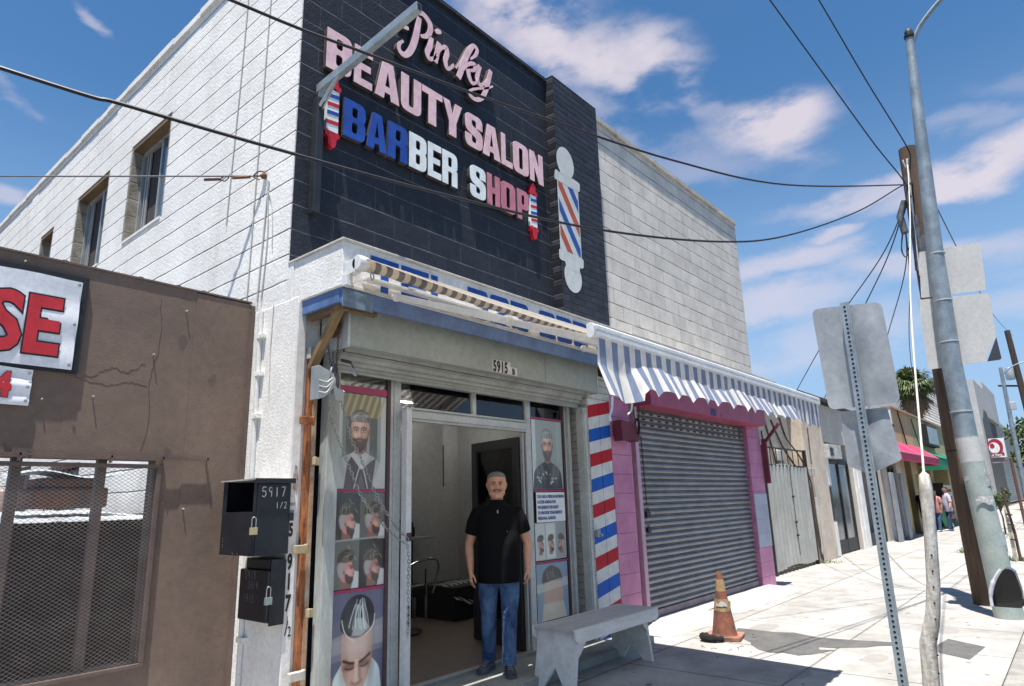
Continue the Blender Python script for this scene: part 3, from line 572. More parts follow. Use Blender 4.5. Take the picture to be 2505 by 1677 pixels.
# banners
M['vinyl'] = mat('banner_vinyl', (.84, .85, .87), .5, (.76, .77, .80), 3., bump=.15, bscale=6)
M['redp'] = mat('red_ink', srgb(205, 45, 55), .5, srgb(180, 35, 45), 5)
M['blackp'] = mat('black_paint', (.012, .012, .013), .5)
M['grom'] = mat('grommet', (.5, .5, .48), .3, metal=.9)
def banner(x0, x1, z0, z1, txt, tx, tz, size, label, y=5.325, border=True):
    T = thing('banner', (x1, y, z0), label, 'banner', 'vinyl banners on the brown wall')
    if border:
        b = MB(); b.box(x0-.02, x1+.045, y+.006, y+.028, z0-.02, z1+.04); b.build('backing_frame', M['blackp'], T)
    b = MB()
    b.grid(lambda u, v: (x0+(x1-x0)*u, y-.004-.006*abs(math.sin(u*9+v*5))*(1-abs(2*v-1))-.005*math.sin(v*14)*(u**4), z0+(z1-z0)*v+.004*math.sin(u*30)*(v > .9)), 30, 14)
    b.build('sheet', M['vinyl'], T, smooth=True)
    for d, bold, m in ((.0125, .035*size, M['blackp']), (.0150, .012*size, M['redp'])):
        b = MB(); b.text(txt, size, lambda u, v, dd: (tx+u*.80, y-d+dd, tz+v), .001, bold=bold+.01); b.build('lettering', m, T)
    b = MB()
    for z in (z0+.03, (z0+z1)/2, z1-.03): b.lathe([(.0, 0), (.011, 0), (.011, .004), (0, .004)], n=10, M=Matrix.Translation((x1-.02, y-.012, z)) @ Matrix.Rotation(R(90), 4, 'X'))
    b.build('grommet', M['grom'], T)
banner(-1.2, 1.455, 2.60, 3.255, 'SE', .955-.03, 2.70, .56, 'upper white banner with big red letters SE and a black border')
banner(-.9, 1.235, 2.325, 2.575, '4', 1.035, 2.385, .21, 'lower small white banner with the red number 4', y=5.335, border=False)
# yard behind the mesh
SH = thing('yard_shed', (1.0, 6.5, 0), 'dark lean-to shed with a pale sheet roof behind the mesh window', 'shed')
b = MB(); b.box(-4, 2.55, 6.5, 6.62, -.1, 1.50); b.box(2.43, 2.55, 6.62, 8.4, -.1, 1.5); b.build('front', mat('dark_tarp', (.010, .012, .016), .8, (.02, .02, .022), 3, bump=.6, bscale=8), SH)
b = MB(); b.grid(lambda u, v: (-4+6.6*u, 6.35+2.0*v, 1.55+.10*v+.004*math.sin(u*260)), 240, 3); b.build('roof', mat('pale_sheet', (.50, .55, .58), .5, (.28, .31, .34), 3.), SH, smooth=True)
b = MB(); b.box(-4, 2.62, 6.32, 6.36, 1.49, 1.545); b.build('roof_edge', M['dark'], SH)
b = MB(); b.box(1.75, 2.35, 7.0, 7.5, 1.66, 1.84); b.box(1.8, 2.3, 7.02, 7.45, 1.84, 1.93)
solo('storage_box', b, mat('mixed_junk', (.16, .06, .03), .8, (.05, .045, .05), 5), 'rusty brown box lying on the shed roof seen through the mesh', 'box', bevel=.02)
b = MB(); b.grid(lambda u, v: (1.6+.85*u, 6.95+.6*v, 1.955+.03*math.sin(u*7)+.02*math.sin(v*9)), 16, 8)
solo('tarp_sheet', b, mat('blue_gray_tarp', (.35, .40, .44), .6), 'pale grey tarp over the rusty box on the shed roof', 'tarp', smooth=True)
b = MB()
for k in range(6): b.lathe([(.035, 0), (.04, .05), (.032, .17), (.012, .2)], (1.48+k*.035-.1*(k % 2), 7.0+.05*k, 1.64), 8)
solo('pipe_stack', b, mat('pinkish_pvc', (.45, .33, .3), .6), 'short upright pipes standing beside the box on the shed roof', 'pipes')

# ================================================================== WALL SIGNS
M['pinkL'] = mat('pale_pink_face', srgb(246, 210, 212), .55, srgb(226, 184, 190), 9)
M['roseL'] = mat('rose_face', srgb(212, 135, 148), .55, srgb(188, 112, 128), 6)
M['blueL'] = mat('blue_face', srgb(32, 84, 178), .5, srgb(24, 66, 150), 7)
M['whiteL'] = mat('white_face', srgb(245, 250, 248), .5, srgb(222, 230, 228), 9)
M['sideL'] = mat('letter_return', (.05, .045, .045), .6)
YW = 4.838
def letter_row(root, spec, z0, z1, m):
    for ch, x0, x1, *mm in spec:
        mt = mm[0] if mm else m
        pl = [[(x0+a, z0+c) for a, c in q] for q in glyph(ch, x1-x0, z1-z0)]
        b = MB(); b.m = 0; b.shape(pl, .006, lambda u, v, d: (u, YW-.066+d, v)); b.m = 1; b.shape(pl, .05, lambda u, v, d: (u, YW-.0595+d, v))
        b.build('letter', [mt, M['sideL']], root)
T = thing('salon_sign', (3.05, YW, 5.68), 'row of raised pale pink capital letters BEAUTY SALON on the black wall', 'sign')
letter_row(T, [('B', 3.05, 3.335), ('E', 3.37, 3.59), ('A', 3.63, 3.945), ('U', 3.97, 4.25), ('T', 4.265, 4.57), ('Y', 4.58, 4.885), ('S', 4.94, 5.235), ('A', 5.24, 5.555), ('L', 5.58, 5.79), ('O', 5.81, 6.115), ('N', 6.145, 6.425)], 5.68, 6.115, M['pinkL'])
T = thing('barber_sign', (3.27, YW, 5.05), 'row of raised blue, white and rose capital letters BARBER SHOP on the black wall', 'sign')
letter_row(T, [('B', 3.27, 3.52, M['blueL']), ('A', 3.54, 3.79, M['blueL']), ('R', 3.81, 4.065, M['blueL']), ('B', 4.09, 4.33), ('E', 4.355, 4.55), ('R', 4.57, 4.80), ('S', 5.01, 5.275), ('H', 5.305, 5.53, M['roseL']), ('O', 5.55, 5.82, M['roseL']), ('P', 5.865, 6.085, M['roseL'])], 5.05, 5.455, M['whiteL'])
T = thing('script_sign', (3.95, YW, 6.33), 'raised pink brush script sign reading Pinky above the capital letters', 'sign')
SC = {'P': [([(4.06, 6.70), (3.985, 6.70), (4.02, 6.82), (4.12, 6.95), (4.26, 7.02), (4.37, 6.96), (4.375, 6.85), (4.32, 6.76), (4.235, 6.71)], [.03, .055, .07, .06, .055, .07, .06, .05, .03]),
            ([(4.215, 6.94), (4.19, 6.80), (4.15, 6.60), (4.08, 6.42), (4.0, 6.335), (3.93, 6.36), (3.935, 6.44), (3.985, 6.50)], [.05, .065, .07, .065, .055, .045, .035, .025])],
      'i': [([(4.40, 6.79), (4.375, 6.66), (4.335, 6.55), (4.37, 6.495), (4.44, 6.54), (4.48, 6.62)], [.055, .065, .06, .05, .035, .02]), ([(4.46, 6.90), (4.50, 6.93), (4.55, 6.95)], [.03, .06, .03])],
      'n': [([(4.52, 6.79), (4.495, 6.66), (4.455, 6.50)], [.055, .06, .06]), ([(4.475, 6.58), (4.55, 6.73), (4.625, 6.785), (4.645, 6.72), (4.615, 6.60), (4.645, 6.52), (4.71, 6.56), (4.75, 6.63)], [.02, .035, .055, .06, .06, .05, .03, .02])],
      'k': [([(4.79, 6.60), (4.88, 6.74), (5.0, 6.97), (5.09, 7.08), (5.16, 7.07), (5.14, 6.98), (5.04, 6.86)], [.02, .03, .04, .045, .05, .04, .02]), ([(5.09, 7.07), (5.0, 6.92), (4.93, 6.76), (4.87, 6.60), (4.83, 6.49)], [.04, .06, .07, .07, .06]),
            ([(4.90, 6.62), (4.96, 6.72), (5.04, 6.80), (5.12, 6.82), (5.10, 6.74), (5.0, 6.685)], [.02, .035, .045, .05, .04, .025]), ([(4.99, 6.69), (5.01, 6.60), (5.06, 6.54), (5.13, 6.58), (5.17, 6.66)], [.055, .06, .045, .03, .02])],
      'y': [([(5.21, 6.86), (5.17, 6.74), (5.155, 6.64), (5.21, 6.59), (5.29, 6.66), (5.35, 6.76)], [.055, .06, .06, .045, .03, .02]), ([(5.41, 6.90), (5.37, 6.76), (5.31, 6.57), (5.23, 6.42), (5.12, 6.345), (5.02, 6.36), (5.04, 6.43), (5.17, 6.52), (5.32, 6.60), (5.44, 6.69)], [.05, .06, .06, .055, .045, .04, .03, .025, .025, .02])]}
for ch, sts in SC.items():
    b = MB()
    for k, (pts, w) in enumerate(sts):
        b.m = 0; stroke(b, pts, [q*1.16 for q in w], lambda u, v, d: (u, YW-.070-.0013*k+d, v), .006, 7)
        b.m = 1; stroke(b, pts, [q*1.20 for q in w], lambda u, v, d: (u, YW-.062-.0008*k+d, v), .052, 7)
    b.build('letter', [M['pinkL'], M['sideL']], T)
M['red'] = mat('sign_red', srgb(205, 35, 50), .45, srgb(185, 28, 42), 8)
def pole_sign(cx, label, W_=.064):
    T = thing('barber_pole_sign', (cx, YW, 4.87), label, 'sign', 'flat barber pole signs on the black wall')
    fp = lambda o: (lambda u, v, d: (cx+u, YW-.05-o+d, v))
    b = MB(); b.shape([rpoly([(-W_, 5.035), (W_, 5.035), (W_, 5.475), (-W_, 5.475)])], .045, fp(0)); bd = b.build('panel', M['whiteL'], T)
    b = MB()
    for k, (z, c) in enumerate(((5.385, 1), (5.295, 0), (5.205, 1), (5.105, 0))):
        b.m = c; b.shape([[(-W_, z-.006), (W_, z+.012), (W_, z+.052), (-W_, z+.034)]], .002, fp(.003))
    b.build('stripe', [M['red'], M['blueL']], bd)
    for s in (1, -1):
        zc = 5.255; q = [rpoly([(-W_*1.0, zc+s*.215), (0, zc+s*.245), (W_*1.0, zc+s*.215), (W_*1.25, zc+s*.24), (W_*1.25, zc+s*.27, .01), (W_*.75, zc+s*.285, .02), (W_*.62, zc+s*.37, .03), (0, zc+s*.40, .03), (-W_*.62, zc+s*.37, .03), (-W_*.75, zc+s*.285, .02), (-W_*1.25, zc+s*.27, .01), (-W_*1.25, zc+s*.24)])]
        b = MB(); b.shape(q, .05, fp(.006)); b.build('finial', M['red'], T)
pole_sign(3.155, 'flat red and blue barber pole sign left of the letters BARBER'); pole_sign(6.21, 'flat red and blue barber pole sign right of the letters SHOP')
# sign bracket
M['galv'] = mat('galvanised_steel', (.36, .42, .45), .42, (.22, .26, .29), 5., metal=.35)
M['darkst'] = mat('dark_steel', (.022, .028, .035), .5, (.012, .015, .02), 6)
T = thing('sign_bracket', (3.0, 4.83, 4.15), 'long grey steel sign arm reaching out from a black post on the wall', 'bracket')
b = MB(); b.box(2.965, 3.035, 4.745, 4.836, 4.15, 5.30); b.build('post', M['darkst'], T, bevel=.004)
b = MB(); b.bar((3.0, 4.80, 5.405), (3.0, 3.40, 5.505), .055, .085); b.build('arm', M['galv'], T, bevel=.004)
b = MB(); b.box(2.983, 3.017, 3.397, 3.402, 5.475, 5.535); b.build('arm_end', M['dark'], T)
b = MB(); b.bar((3.0, 4.79, 5.16), (3.0, 4.74, 5.40), .05, .012); b.bar((2.985, 4.79, 5.18), (2.985, 4.48, 5.40), .02, .02); b.bar((3.02, 4.79, 5.16), (3.02, 4.55, 5.40), .016, .016); b.build('brace', M['galv'], T)

# ================================================================== RETRACTABLE AWNING
M['cloth'] = mat_stripe('awning_cloth', srgb(142, 156, 184), srgb(244, 241, 235), .119, .5, axis=0, phase=.2, trans=.45)
M['clothu'] = mat_stripe('awning_underside', srgb(138, 136, 138), srgb(222, 212, 194), .119, .5, axis=0, phase=.2, trans=.5)
M['powder'] = mat('white_powder_coat', (.74, .74, .72), .35, (.64, .64, .62), 4)
A = thing('awning', (2.7, 3.9, 3.4), 'extended blue and white striped fabric awning with a torn scalloped valance', 'awning')
x0, x1, yr, zr, yf, zf = 2.88, 6.42, 3.90, 3.405, 1.74, 2.42
b = MB(); 
def rolld(u, v):
    a = 2*math.pi*v; r = .047+.003*math.sin(u*70)+.003*math.sin(u*31+2); return (x0+(x1-x0)*u, yr+r*math.cos(a), zr+r*math.sin(a)-.012*math.sin(math.pi*u))
b.grid(rolld, 130, 14); b.build('roller', M['clothu'], A, smooth=True)
b = MB(); b.grid(lambda u, v: (2.88-.16*v+(x1-2.88+.14*v*0)*u+.16*v*u, yr-.02+(yf+.04-yr)*v, zr+.046-.01*math.sin(math.pi*u)-(zr+.046-zf-.012)*v-.035*math.sin(math.pi*v)*(.6+.4*math.sin(u*9))), 60, 26); b.build('fabric', M['clothu'], A, smooth=True)
b = MB()
prof = [(-.016, 2.462), (-.026, 2.452), (-.026, 2.436), (-.019, 2.432), (-.019, 2.424), (-.026, 2.420), (-.026, 2.404), (-.012, 2.395), (.022, 2.395), (.022, 2.462)]
n = len(prof); vs = [(x, yf+p, z) for x in (2.70, 6.43) for p, z in prof]; b.add(vs, [tuple(range(n))[::-1], tuple(range(n, 2*n))]+[(i, (i+1) % n, n+(i+1) % n, n+i) for i in range(n)]); b.build('front_bar', M['powder'], A)
for x in (2.685, 6.445):
    b = MB(); b.shape([rpoly([(-.024, 2.398, .008), (.0, 2.385, .008), (.018, 2.40, .008), (.018, 2.462, .008), (-.008, 2.468, .008), (-.026, 2.45, .008)])], .02, lambda u, v, d: (x-.01+d, yf+u, v)); b.build('end_cap', M['powder'], A, bevel=.003)
def val(u, v):
    x = 2.72+3.70*u; z0 = 2.394
    if x < 3.02: drop = .30+.02*math.sin((x-2.72)/.3*math.pi)
    else: drop = .272-.042*abs(math.sin((x-3.02)/.205*math.pi))**.8-.035*min(1, (x-3.0)/1.2)
    flare = 0.0
    k = max(0, v-.42-.08*math.sin(x*5.1)-.05*math.sin(x*11)); amp = 1.0 if x < 5.55 else max(0, 1-(x-5.55)/.35)
    flare = .10*k*amp+.012*k*math.sin(x*17)*amp
    if x < 3.15: flare += .03*math.sin((x-2.7)*22)*k
    return (x+.02*v*math.sin(x*9), yf-.012-flare+.006*v*math.sin(x*30.6+1)+.004*math.sin(x*61)*v, z0-drop*v)
b = MB(); b.grid(val, 420, 22); b.build('valance', M['cloth'], A, smooth=True)
b = MB(); b.tube(crom([(2.80, yf-.03, 2.10), (2.79, yf-.03, 2.04), (2.765, yf-.03, 2.0), (2.77, yf-.03, 1.975)], 4), .006, 5); b.build('torn_strip', M['powder'], A); b = MB(); b.tube(crom([(2.99, yf-.03, 2.09), (2.98, yf-.03, 2.05), (2.94, yf-.03, 2.02)], 4), .005, 5); b.build('torn_strip', M['powder'], A)
for (xs, xe) in ((3.27, 2.92), (5.95, 6.25)):
    b = MB(); mid = (xs-.02 if xs < 4 else xs+.02, 2.75, 2.785); b.bar((xs, 3.94, 3.235), mid, .045, .05); b.bar(mid, (xe, 1.78, 2.405), .04, .045); b.ball(mid, .035, 10, 6); b.ball((xs, 3.96, 3.24), .04, 10, 6); b.build('folding_arm', M['powder'], A, bevel=.006)
for x in (2.86, 6.45):
    b = MB(); b.lathe([(0, -.03), (.058, -.03), (.062, .0), (.058, .055), (.03, .06), (0, .06)], n=18, M=Matrix.Translation((x, yr, zr)) @ Matrix.Rotation(R(90), 4, 'Y')); b.box(x-.03, x+.03, yr+.02, 4.056, zr-.07, zr+.04); b.box(x-.05, x+.0, 3.99, 4.056, zr-.16, zr-.07); b.build('wall_mount', M['powder'], A, bevel=.004)
b = MB(); b.tube(crom([(2.95, 3.87, 3.36), (2.935, 3.86, 3.31), (2.95, 3.86, 3.28), (2.965, 3.86, 3.31), (2.955, 3.87, 3.35)], 4), .006, 6); b.build('crank_eye', M['galv'], A)
b = MB(); b.box(3.0, 6.4, 3.985, 4.056, 3.335, 3.36); b.build('torsion_bar', M['powder'], A, bevel=.004)
b = MB(); b.box(4.46, 4.82, 2.98, 3.02, 2.86, 2.92)

# ================================================================== BARBER ROLL SHUTTER
M['hous'] = mat('grey_green_housing', (.36, .395, .365), .5, (.30, .33, .305), 1.5, bump=.06, bscale=3)
M['slat'] = mat('slat_grey', (.44, .45, .42), .45, (.29, .30, .28), 3., metal=.2)
RS = thing('roller_shutter', (3.02, 4.3, 2.86), 'rolled up steel shutter in a grey box above the barber shop door', 'shutter')
b = MB(); b.box(3.045, 5.60, 4.25, 4.60, 2.855, 3.19); b.box(5.606, 6.63, 4.251, 4.60, 2.855, 3.19); hb = b.build('housing', M['hous'], RS, bevel=.004)
for xa, xb in ((3.02, 3.043), (6.632, 6.65)):
    b = MB(); b.box(xa, xb, 4.245, 4.62, 2.84, 3.195); b.build('end_plate', M['alum_w'], RS, bevel=.002)
b = MB()
for k in range(3): b.lathe([(.0, -.0), (.0, 0)], n=4) if 0 else None
prof = [(4.33, 2.855), (4.33, 2.825), (4.36, 2.815), (4.39, 2.80), (4.395, 2.785), (4.40, 2.77), (4.43, 2.76), (4.435, 2.735), (4.46, 2.73), (4.465, 2.70), (4.445, 2.69), (4.445, 2.675), (4.48, 2.675), (4.50, 2.86)]
n = len(prof); vs = [(x, p, z) for x in (3.06, 6.50) for p, z in prof]; b.add(vs, [tuple(range(n))[::-1], tuple(range(n, 2*n))]+[(i, (i+1) % n, n+(i+1) % n, n+i) for i in range(n)]); b.build('bottom_slats', M['slat'], RS)
b = MB(); b.box(3.05, 6.50, 4.34, 4.352, 2.818, 2.832); b.build('bottom_rail', mat('rail_maroon', (.07, .045, .045), .5), RS)
b = MB(); b.box(3.035, 3.145, 4.50, 4.60, .08, 2.86); b.build('guide_rail', mat('mottled_steel', (.52, .55, .53), .5, (.30, .31, .28), 2.5, metal=.3, stretch=(2, 2, .5)), RS, bevel=.004)
b = MB(); b.box(6.50, 6.59, 4.40, 4.50, -.0, 2.68); b.box(6.515, 6.53, 4.385, 4.40, -.0, 2.66); b.build('guide_rail', M['alum_w'], RS, bevel=.003)
b = MB(); b.box(6.46, 6.52, 4.37, 4.39, 2.60, 2.66); b.build('stop_bracket', M['slat'], RS)
# pulley wheel on the end plate with its hand chain
b = MB(); b.lathe([(0, -.02), (.075, -.02), (.088, -.012), (.07, 0), (.088, .012), (.075, .02), (0, .02)], n=28, M=Matrix.Translation((2.985, 4.40, 3.02)) @ Matrix.Rotation(R(90), 4, 'Y')); b.lathe([(0, -.03), (.02, -.03), (.02, .0)], n=10, M=Matrix.Translation((2.985, 4.40, 3.02)) @ Matrix.Rotation(R(90), 4, 'Y'))
b.build('pulley_wheel', mat('rust_wheel', (.20, .075, .035), .85, (.10, .045, .03), 14, bump=.4), RS)
def chain(mb, path, link=.03, r=.0028, wid=.0085, n=4):
    """oval links one after another along a path, every other one turned"""
    P = crom(path, 10); L = [0]
    for i in range(1, len(P)): L.append(L[-1]+(P[i]-P[i-1]).length)
    step = link*.72; k = 0; s = 0; j = 0
    while s < L[-1]-link:
        def at(q):
            nonlocal j
            q = min(q, L[-1]-1e-6); i = 0
            while i < len(L)-2 and L[i+1] < q: i += 1
            return P[i].lerp(P[i+1], (q-L[i])/max(1e-9, L[i+1]-L[i]))
        a, c = at(s), at(s+link); d = (c-a).normalized(); o = Vector((.7, -.7, 0)) if k % 2 == 0 else Vector((.7, .7, .1)); x = (o-d*o.dot(d)).normalized(); m = (a+c)/2; pts = []
        for t in range(8):
            an = 2*math.pi*t/8; pts.append(m+d*math.sin(an)*link*.5+x*math.cos(an)*wid)
        mb.tube(pts+[pts[0]], r, n, cap=False); s += step; k += 1
M['chain'] = mat('zinc_chain', (.45, .48, .46), .35, (.25, .28, .26), 20, metal=.6)
M['chaind'] = mat('rusty_chain', (.07, .045, .03), .6)
b = MB(); chain(b, [(2.985, 4.325, 3.02), (2.985, 4.33, 2.8), (2.985, 4.335, 2.62)]); chain(b, [(2.985, 4.475, 3.0), (2.99, 4.45, 2.8), (3.0, 4.40, 2.62)]); b.build('hand_chain', M['chaind'], RS)
solo('loose_chain', (lambda q: (chain(q, [(3.02, 4.36, 2.50), (3.08, 4.36, 2.36), (3.16, 4.37, 2.15), (3.28, 4.38, 1.97), (3.44, 4.39, 1.70), (3.66, 4.40, 1.43), (3.80, 4.41, 1.33)], .042, .0036, .0115), chain(q, [(2.93, 4.36, 2.42), (2.98, 4.36, 2.25), (3.08, 4.37, 2.06), (3.16, 4.38, 1.92), (3.30, 4.39, 1.68), (3.54, 4.40, 1.44), (3.80, 4.41, 1.27)], .042, .0036, .0115), chain(q, [(3.80, 4.42, 1.34), (3.825, 4.42, 1.15), (3.82, 4.42, .95), (3.825, 4.42, .75), (3.82, 4.42, .53)], .042, .0036, .0115), q)[-1])(MB()), M['chain'], 'zinc chain slung in two strands from the shutter hoist to the door jamb', 'chain')
# shutter hoist bracket
T = thing('chain_hoist', (2.95, 4.35, 2.5), 'grey cast chain hoist bracket beside the top of the barber window', 'hoist')
M['cast'] = mat('cast_grey', (.42, .47, .49), .4, (.30, .34, .36), 5., metal=.3)
b = MB(); b.shape([rpoly([(2.80, 2.67, .01), (2.93, 2.62, .03), (2.965, 2.56, .02), (2.94, 2.50, .02), (2.86, 2.42, .02), (2.80, 2.40, .01)])], .10, lambda u, v, d: (u, 4.30+d, v)); b.build('cover', M['cast'], T, bevel=.012)
b = MB()
for k in range(3): b.tube(crom([(2.805, 4.292, 2.55-k*.045), (2.87, 4.29, 2.54-k*.04), (2.92, 4.292, 2.575-k*.02), (2.945, 4.294, 2.57)], 4), .006, 6)
b.build('rib', M['alum_w'], T, smooth=True)
b = MB(); b.shape([rpoly([(2.93, 2.57, .01), (2.99, 2.50, .02), (3.045, 2.50, .01), (3.045, 2.41, .01), (2.975, 2.41, .01)])], .05, lambda u, v, d: (u, 4.31+d, v)); b.build('chain_guide', M['cast'], T, bevel=.006)
b = MB(); M_ = Matrix.Translation((2.985, 4.36, 2.58)) @ Matrix.Rotation(R(35), 4, 'Z') @ Matrix.Rotation(R(90), 4, 'X'); b.tube([M_ @ Vector((.095*math.cos(a), .115*math.sin(a), 0)) for a in [k*math.pi/10 for k in range(21)]], .010, 8, cap=False); b.tube([M_ @ Vector((.06*math.cos(a), .08*math.sin(a), .01)) for a in [k*math.pi/10 for k in range(21)]], .012, 6, cap=False); b.lathe([(0, -.02), (.05, -.02), (.05, .02), (0, .02)], n=14, M=M_)
b.build('pocket_wheel', mat('hoist_wheel', (.20, .20, .23), .4, metal=.5), T, smooth=True)
T = thing('door_mirror', (3.13, 4.3, 2.65), 'small round mirror on a short stem under the shutter box', 'mirror')
b = MB(); b.lathe([(0, -.006), (.034, -.006), (.036, 0), (.030, .004), (0, .004)], n=20, M=Matrix.Translation((3.135, 4.30, 2.655)) @ Matrix.Rotation(R(80), 4, 'X') @ Matrix.Rotation(R(20), 4, 'Y')); b.build('disc', mat('mirror_disc', (.45, .50, .56), .2, metal=.5), T)
b = MB(); b.tube([(3.115, 4.33, 2.735), (3.12, 4.31, 2.70), (3.13, 4.305, 2.675)], .005, 6); b.tube([(3.04, 4.36, 2.75), (3.115, 4.33, 2.735)], .013, 8); b.build('stem', M['darkst'], T)
# house number plate
T = thing('house_number', (4.745, 4.248, 2.85), 'white plate with black number 5915B on the grey shutter box', 'house number')
b = MB(); b.box(4.735, 5.01, 4.243, 4.2495, 2.865, 2.99); b.box(5.01, 5.115, 4.243, 4.2495, 2.862, 2.945); b.build('plate', mat('plate_white', (.72, .72, .70), .5), T)
b = MB(); b.text('5915', .155, lambda u, v, d: (4.742+u, 4.2405+d, 2.872+v), .001, bold=.0065, xs=.66, sp=1.12); b.text('B', .085, lambda u, v, d: (5.032+u, 4.2405+d, 2.872+v), .001, bold=.004, xs=.9); b.build('digits', M['blackp'], T)
# timber brace under the canopy
b = MB(); b.bar((2.90, 4.14, 3.19), (2.93, 4.60, 2.70), .05, .07, up=(1, 0, 0)); solo('timber_brace', b, mat('raw_timber', (.30, .20, .10), .85, (.17, .11, .055), 7, bump=.5, stretch=(3, .6, .6)), 'diagonal raw timber brace under the corner of the canopy', 'brace', bevel=.004)

# ================================================================== RUSTY POST AND ANGLE STRIP
T = thing('rusty_post', (2.92, 4.6, 0), 'orange rusted gate post in the dark gap left of the shop window', 'post')
M['rust'] = mat('orange_rust', srgb(176, 112, 66), .9, srgb(112, 64, 40), 9, bump=.7, bscale=40, stretch=(2.5, 2.5, .6))
b = MB(); b.box(2.912, 2.980, 4.605, 4.665, .0, 2.78); b.build('upright', M['rust'], T, bevel=.006)
b = MB(); b.box(2.958, 2.990, 4.595, 4.67, .0, 2.55); b.build('facing', mat('flaking_paint', (.42, .36, .29), .9, (.34, .17, .08), 9), T)
b = MB(); b.box(2.90, 2.995, 4.58, 4.67, 2.78, 2.88); b.build('cap', M['conc2'], T, bevel=.004)
for z, m, w in ((2.27, M['rust'], .10), (1.30, mat('brass_hinge', (.42, .34, .2), .6), .09), (.42, M['stucco2'], .11)):
    b = MB(); b.box(2.83, 2.83+w, 4.545, 4.585, z-.03, z+.03); b.tube([(2.84+w, 4.565, z-.035), (2.84+w, 4.565, z+.035)], .016, 10); b.build('clamp', m, T, bevel=.004)
for z in (1.96, .84, .08):
    b = MB(); b.box(2.955, 3.01, 4.555, 4.58, z-.035, z+.025); b.tube([(2.965, 4.552, z-.03), (2.965, 4.552, z+.03)], .017, 10); b.build('hinge', mat('brass_hinge', (.42, .34, .2), .6), T, bevel=.003)
T = thing('angle_strip', (2.84, 4.62, 0), 'white peeling corner strip with black numbers 917 1/2', 'corner strip')
b = MB(); b.box(2.800, 2.874, 4.618, 4.643, -.05, 3.25); b.build('strip', mat('peeling_white', (.78, .77, .75), .7, (.64, .60, .56), 12, bump=.3), T, bevel=.003)
b = MB(); fs_ = lambda u, v, d: (2.806+u, 4.6155+d, v)
for ch, z, sz in (('5', 1.40, .13), ('9', 1.16, .155), ('1', 1.02, .155), ('7', .87, .155)): b.text(ch, sz, lambda u, v, d: (2.808+u, 4.6155+d, z+v), .001, bold=.006, xs=.55)
b.text('1', .06, lambda u, v, d: (2.822+u, 4.6155+d, .79+v), .001, bold=.001, xs=.6); b.text('/', .14, lambda u, v, d: (2.813+u, 4.6155+d, .70+v), .001, bold=.001, xs=.7); b.text('2', .10, lambda u, v, d: (2.838+u, 4.6155+d, .69+v), .001, bold=.001, xs=.6)
b.build('digits', M['blackp'], T)
b = MB(); b.text('5917', .035, lambda u, v, d: (2.81+u, 4.6155+d, 1.62+v), .001, xs=.6); b.text('5919', .03, lambda u, v, d: (2.81+u, 4.6155+d, 1.57+v), .001, xs=.6); b.build('small_digits', M['blackp'], T)
b = MB(); b.shape([rpoly([(2.835, 1.93), (2.855, 1.92, .01), (2.87, 1.80, .01), (2.862, 1.72, .01), (2.83, 1.74, .01), (2.82, 1.83, .01)])], .0015, lambda u, v, d: (u, 4.6150+d, v)); b.build('rust_patch', mat('rust_brown', (.20, .12, .08), .9, (.5, .42, .38), 18), T)
# downpipe / conduit on the pillar
T = thing('conduit_pipe', (2.79, 5.2, 0), 'white painted conduit pipe running down the pillar beside the brown wall', 'pipe')
b = MB(); b.tube([(2.79, 5.20, 3.28), (2.79, 5.19, 2.6), (2.79, 5.185, 1.88), (2.79, 5.19, -.05)], .022, 12); b.build('pipe', mat('pipe_white', (.70, .70, .67), .6, (.60, .60, .57), 5), T, smooth=True)
for z in (3.05, 2.72, 2.36, .62):
    b = MB(); b.box(2.765, 2.811, 5.12, 5.222, z-.02, z+.02); b.tube([(2.762, 5.14, z), (2.767, 5.14, z)], .006, 6); b.build('clamp', M['stucco'], T, bevel=.004)
b = MB(); b.tube([(2.80, 5.02, 3.3), (2.80, 5.03, 2.9), (2.80, 5.01, 2.5)], .005, 5); T2 = b.build('thin_cable', M['stucco2'], T)

# ================================================================== MAILBOXES
M['mbox'] = mat('black_enamel', (.016, .018, .024), .32, (.010, .011, .015), 5., bump=.1, bscale=10)
def padlock(parent, x, y, z, m):
    b = MB(); b.m = 0; b.box(x-.026, x+.026, y-.012, y+.012, z-.05, z); b.m = 1; b.tube([(x-.016, y, z), (x-.016, y, z+.055), (x-.011, y, z+.068), (x, y, z+.073), (x+.011, y, z+.068), (x+.016, y, z+.055), (x+.016, y, z)], .0045, 8)
    b.build('padlock', [m, M['grom']], parent, bevel=.002)
def scrawl(mb, s, ox, oz, size, fn, w=.006):
    D_ = {'5': [[(.8, 1), (.15, 1), (.1, .6), (.6, .6), (.8, .3), (.5, 0), (.05, .1)]], '9': [[(.7, .9), (.3, 1), (.1, .75), (.4, .5), (.7, .7), (.7, .9), (.65, .3), (.6, 0)]], '1': [[(.4, 1), (.42, .5), (.45, 0)]], '7': [[(.05, 1), (.8, 1), (.6, .5), (.4, 0)]], '/': [[(.8, 1), (.1, 0)]], '2': [[(.1, .8), (.4, 1), (.75, .8), (.5, .4), (.1, 0), (.8, .02)]], '4': [[(.5, 1), (.1, .4), (.8, .4)], [(.6, .8), (.6, 0)]]}
    for i, ch in enumerate(s):
        for p in D_.get(ch, []): stroke(mb, [(ox+i*size*.75+a*size*.55, oz+c*size) for a, c in p], w, fn, .001, 4)
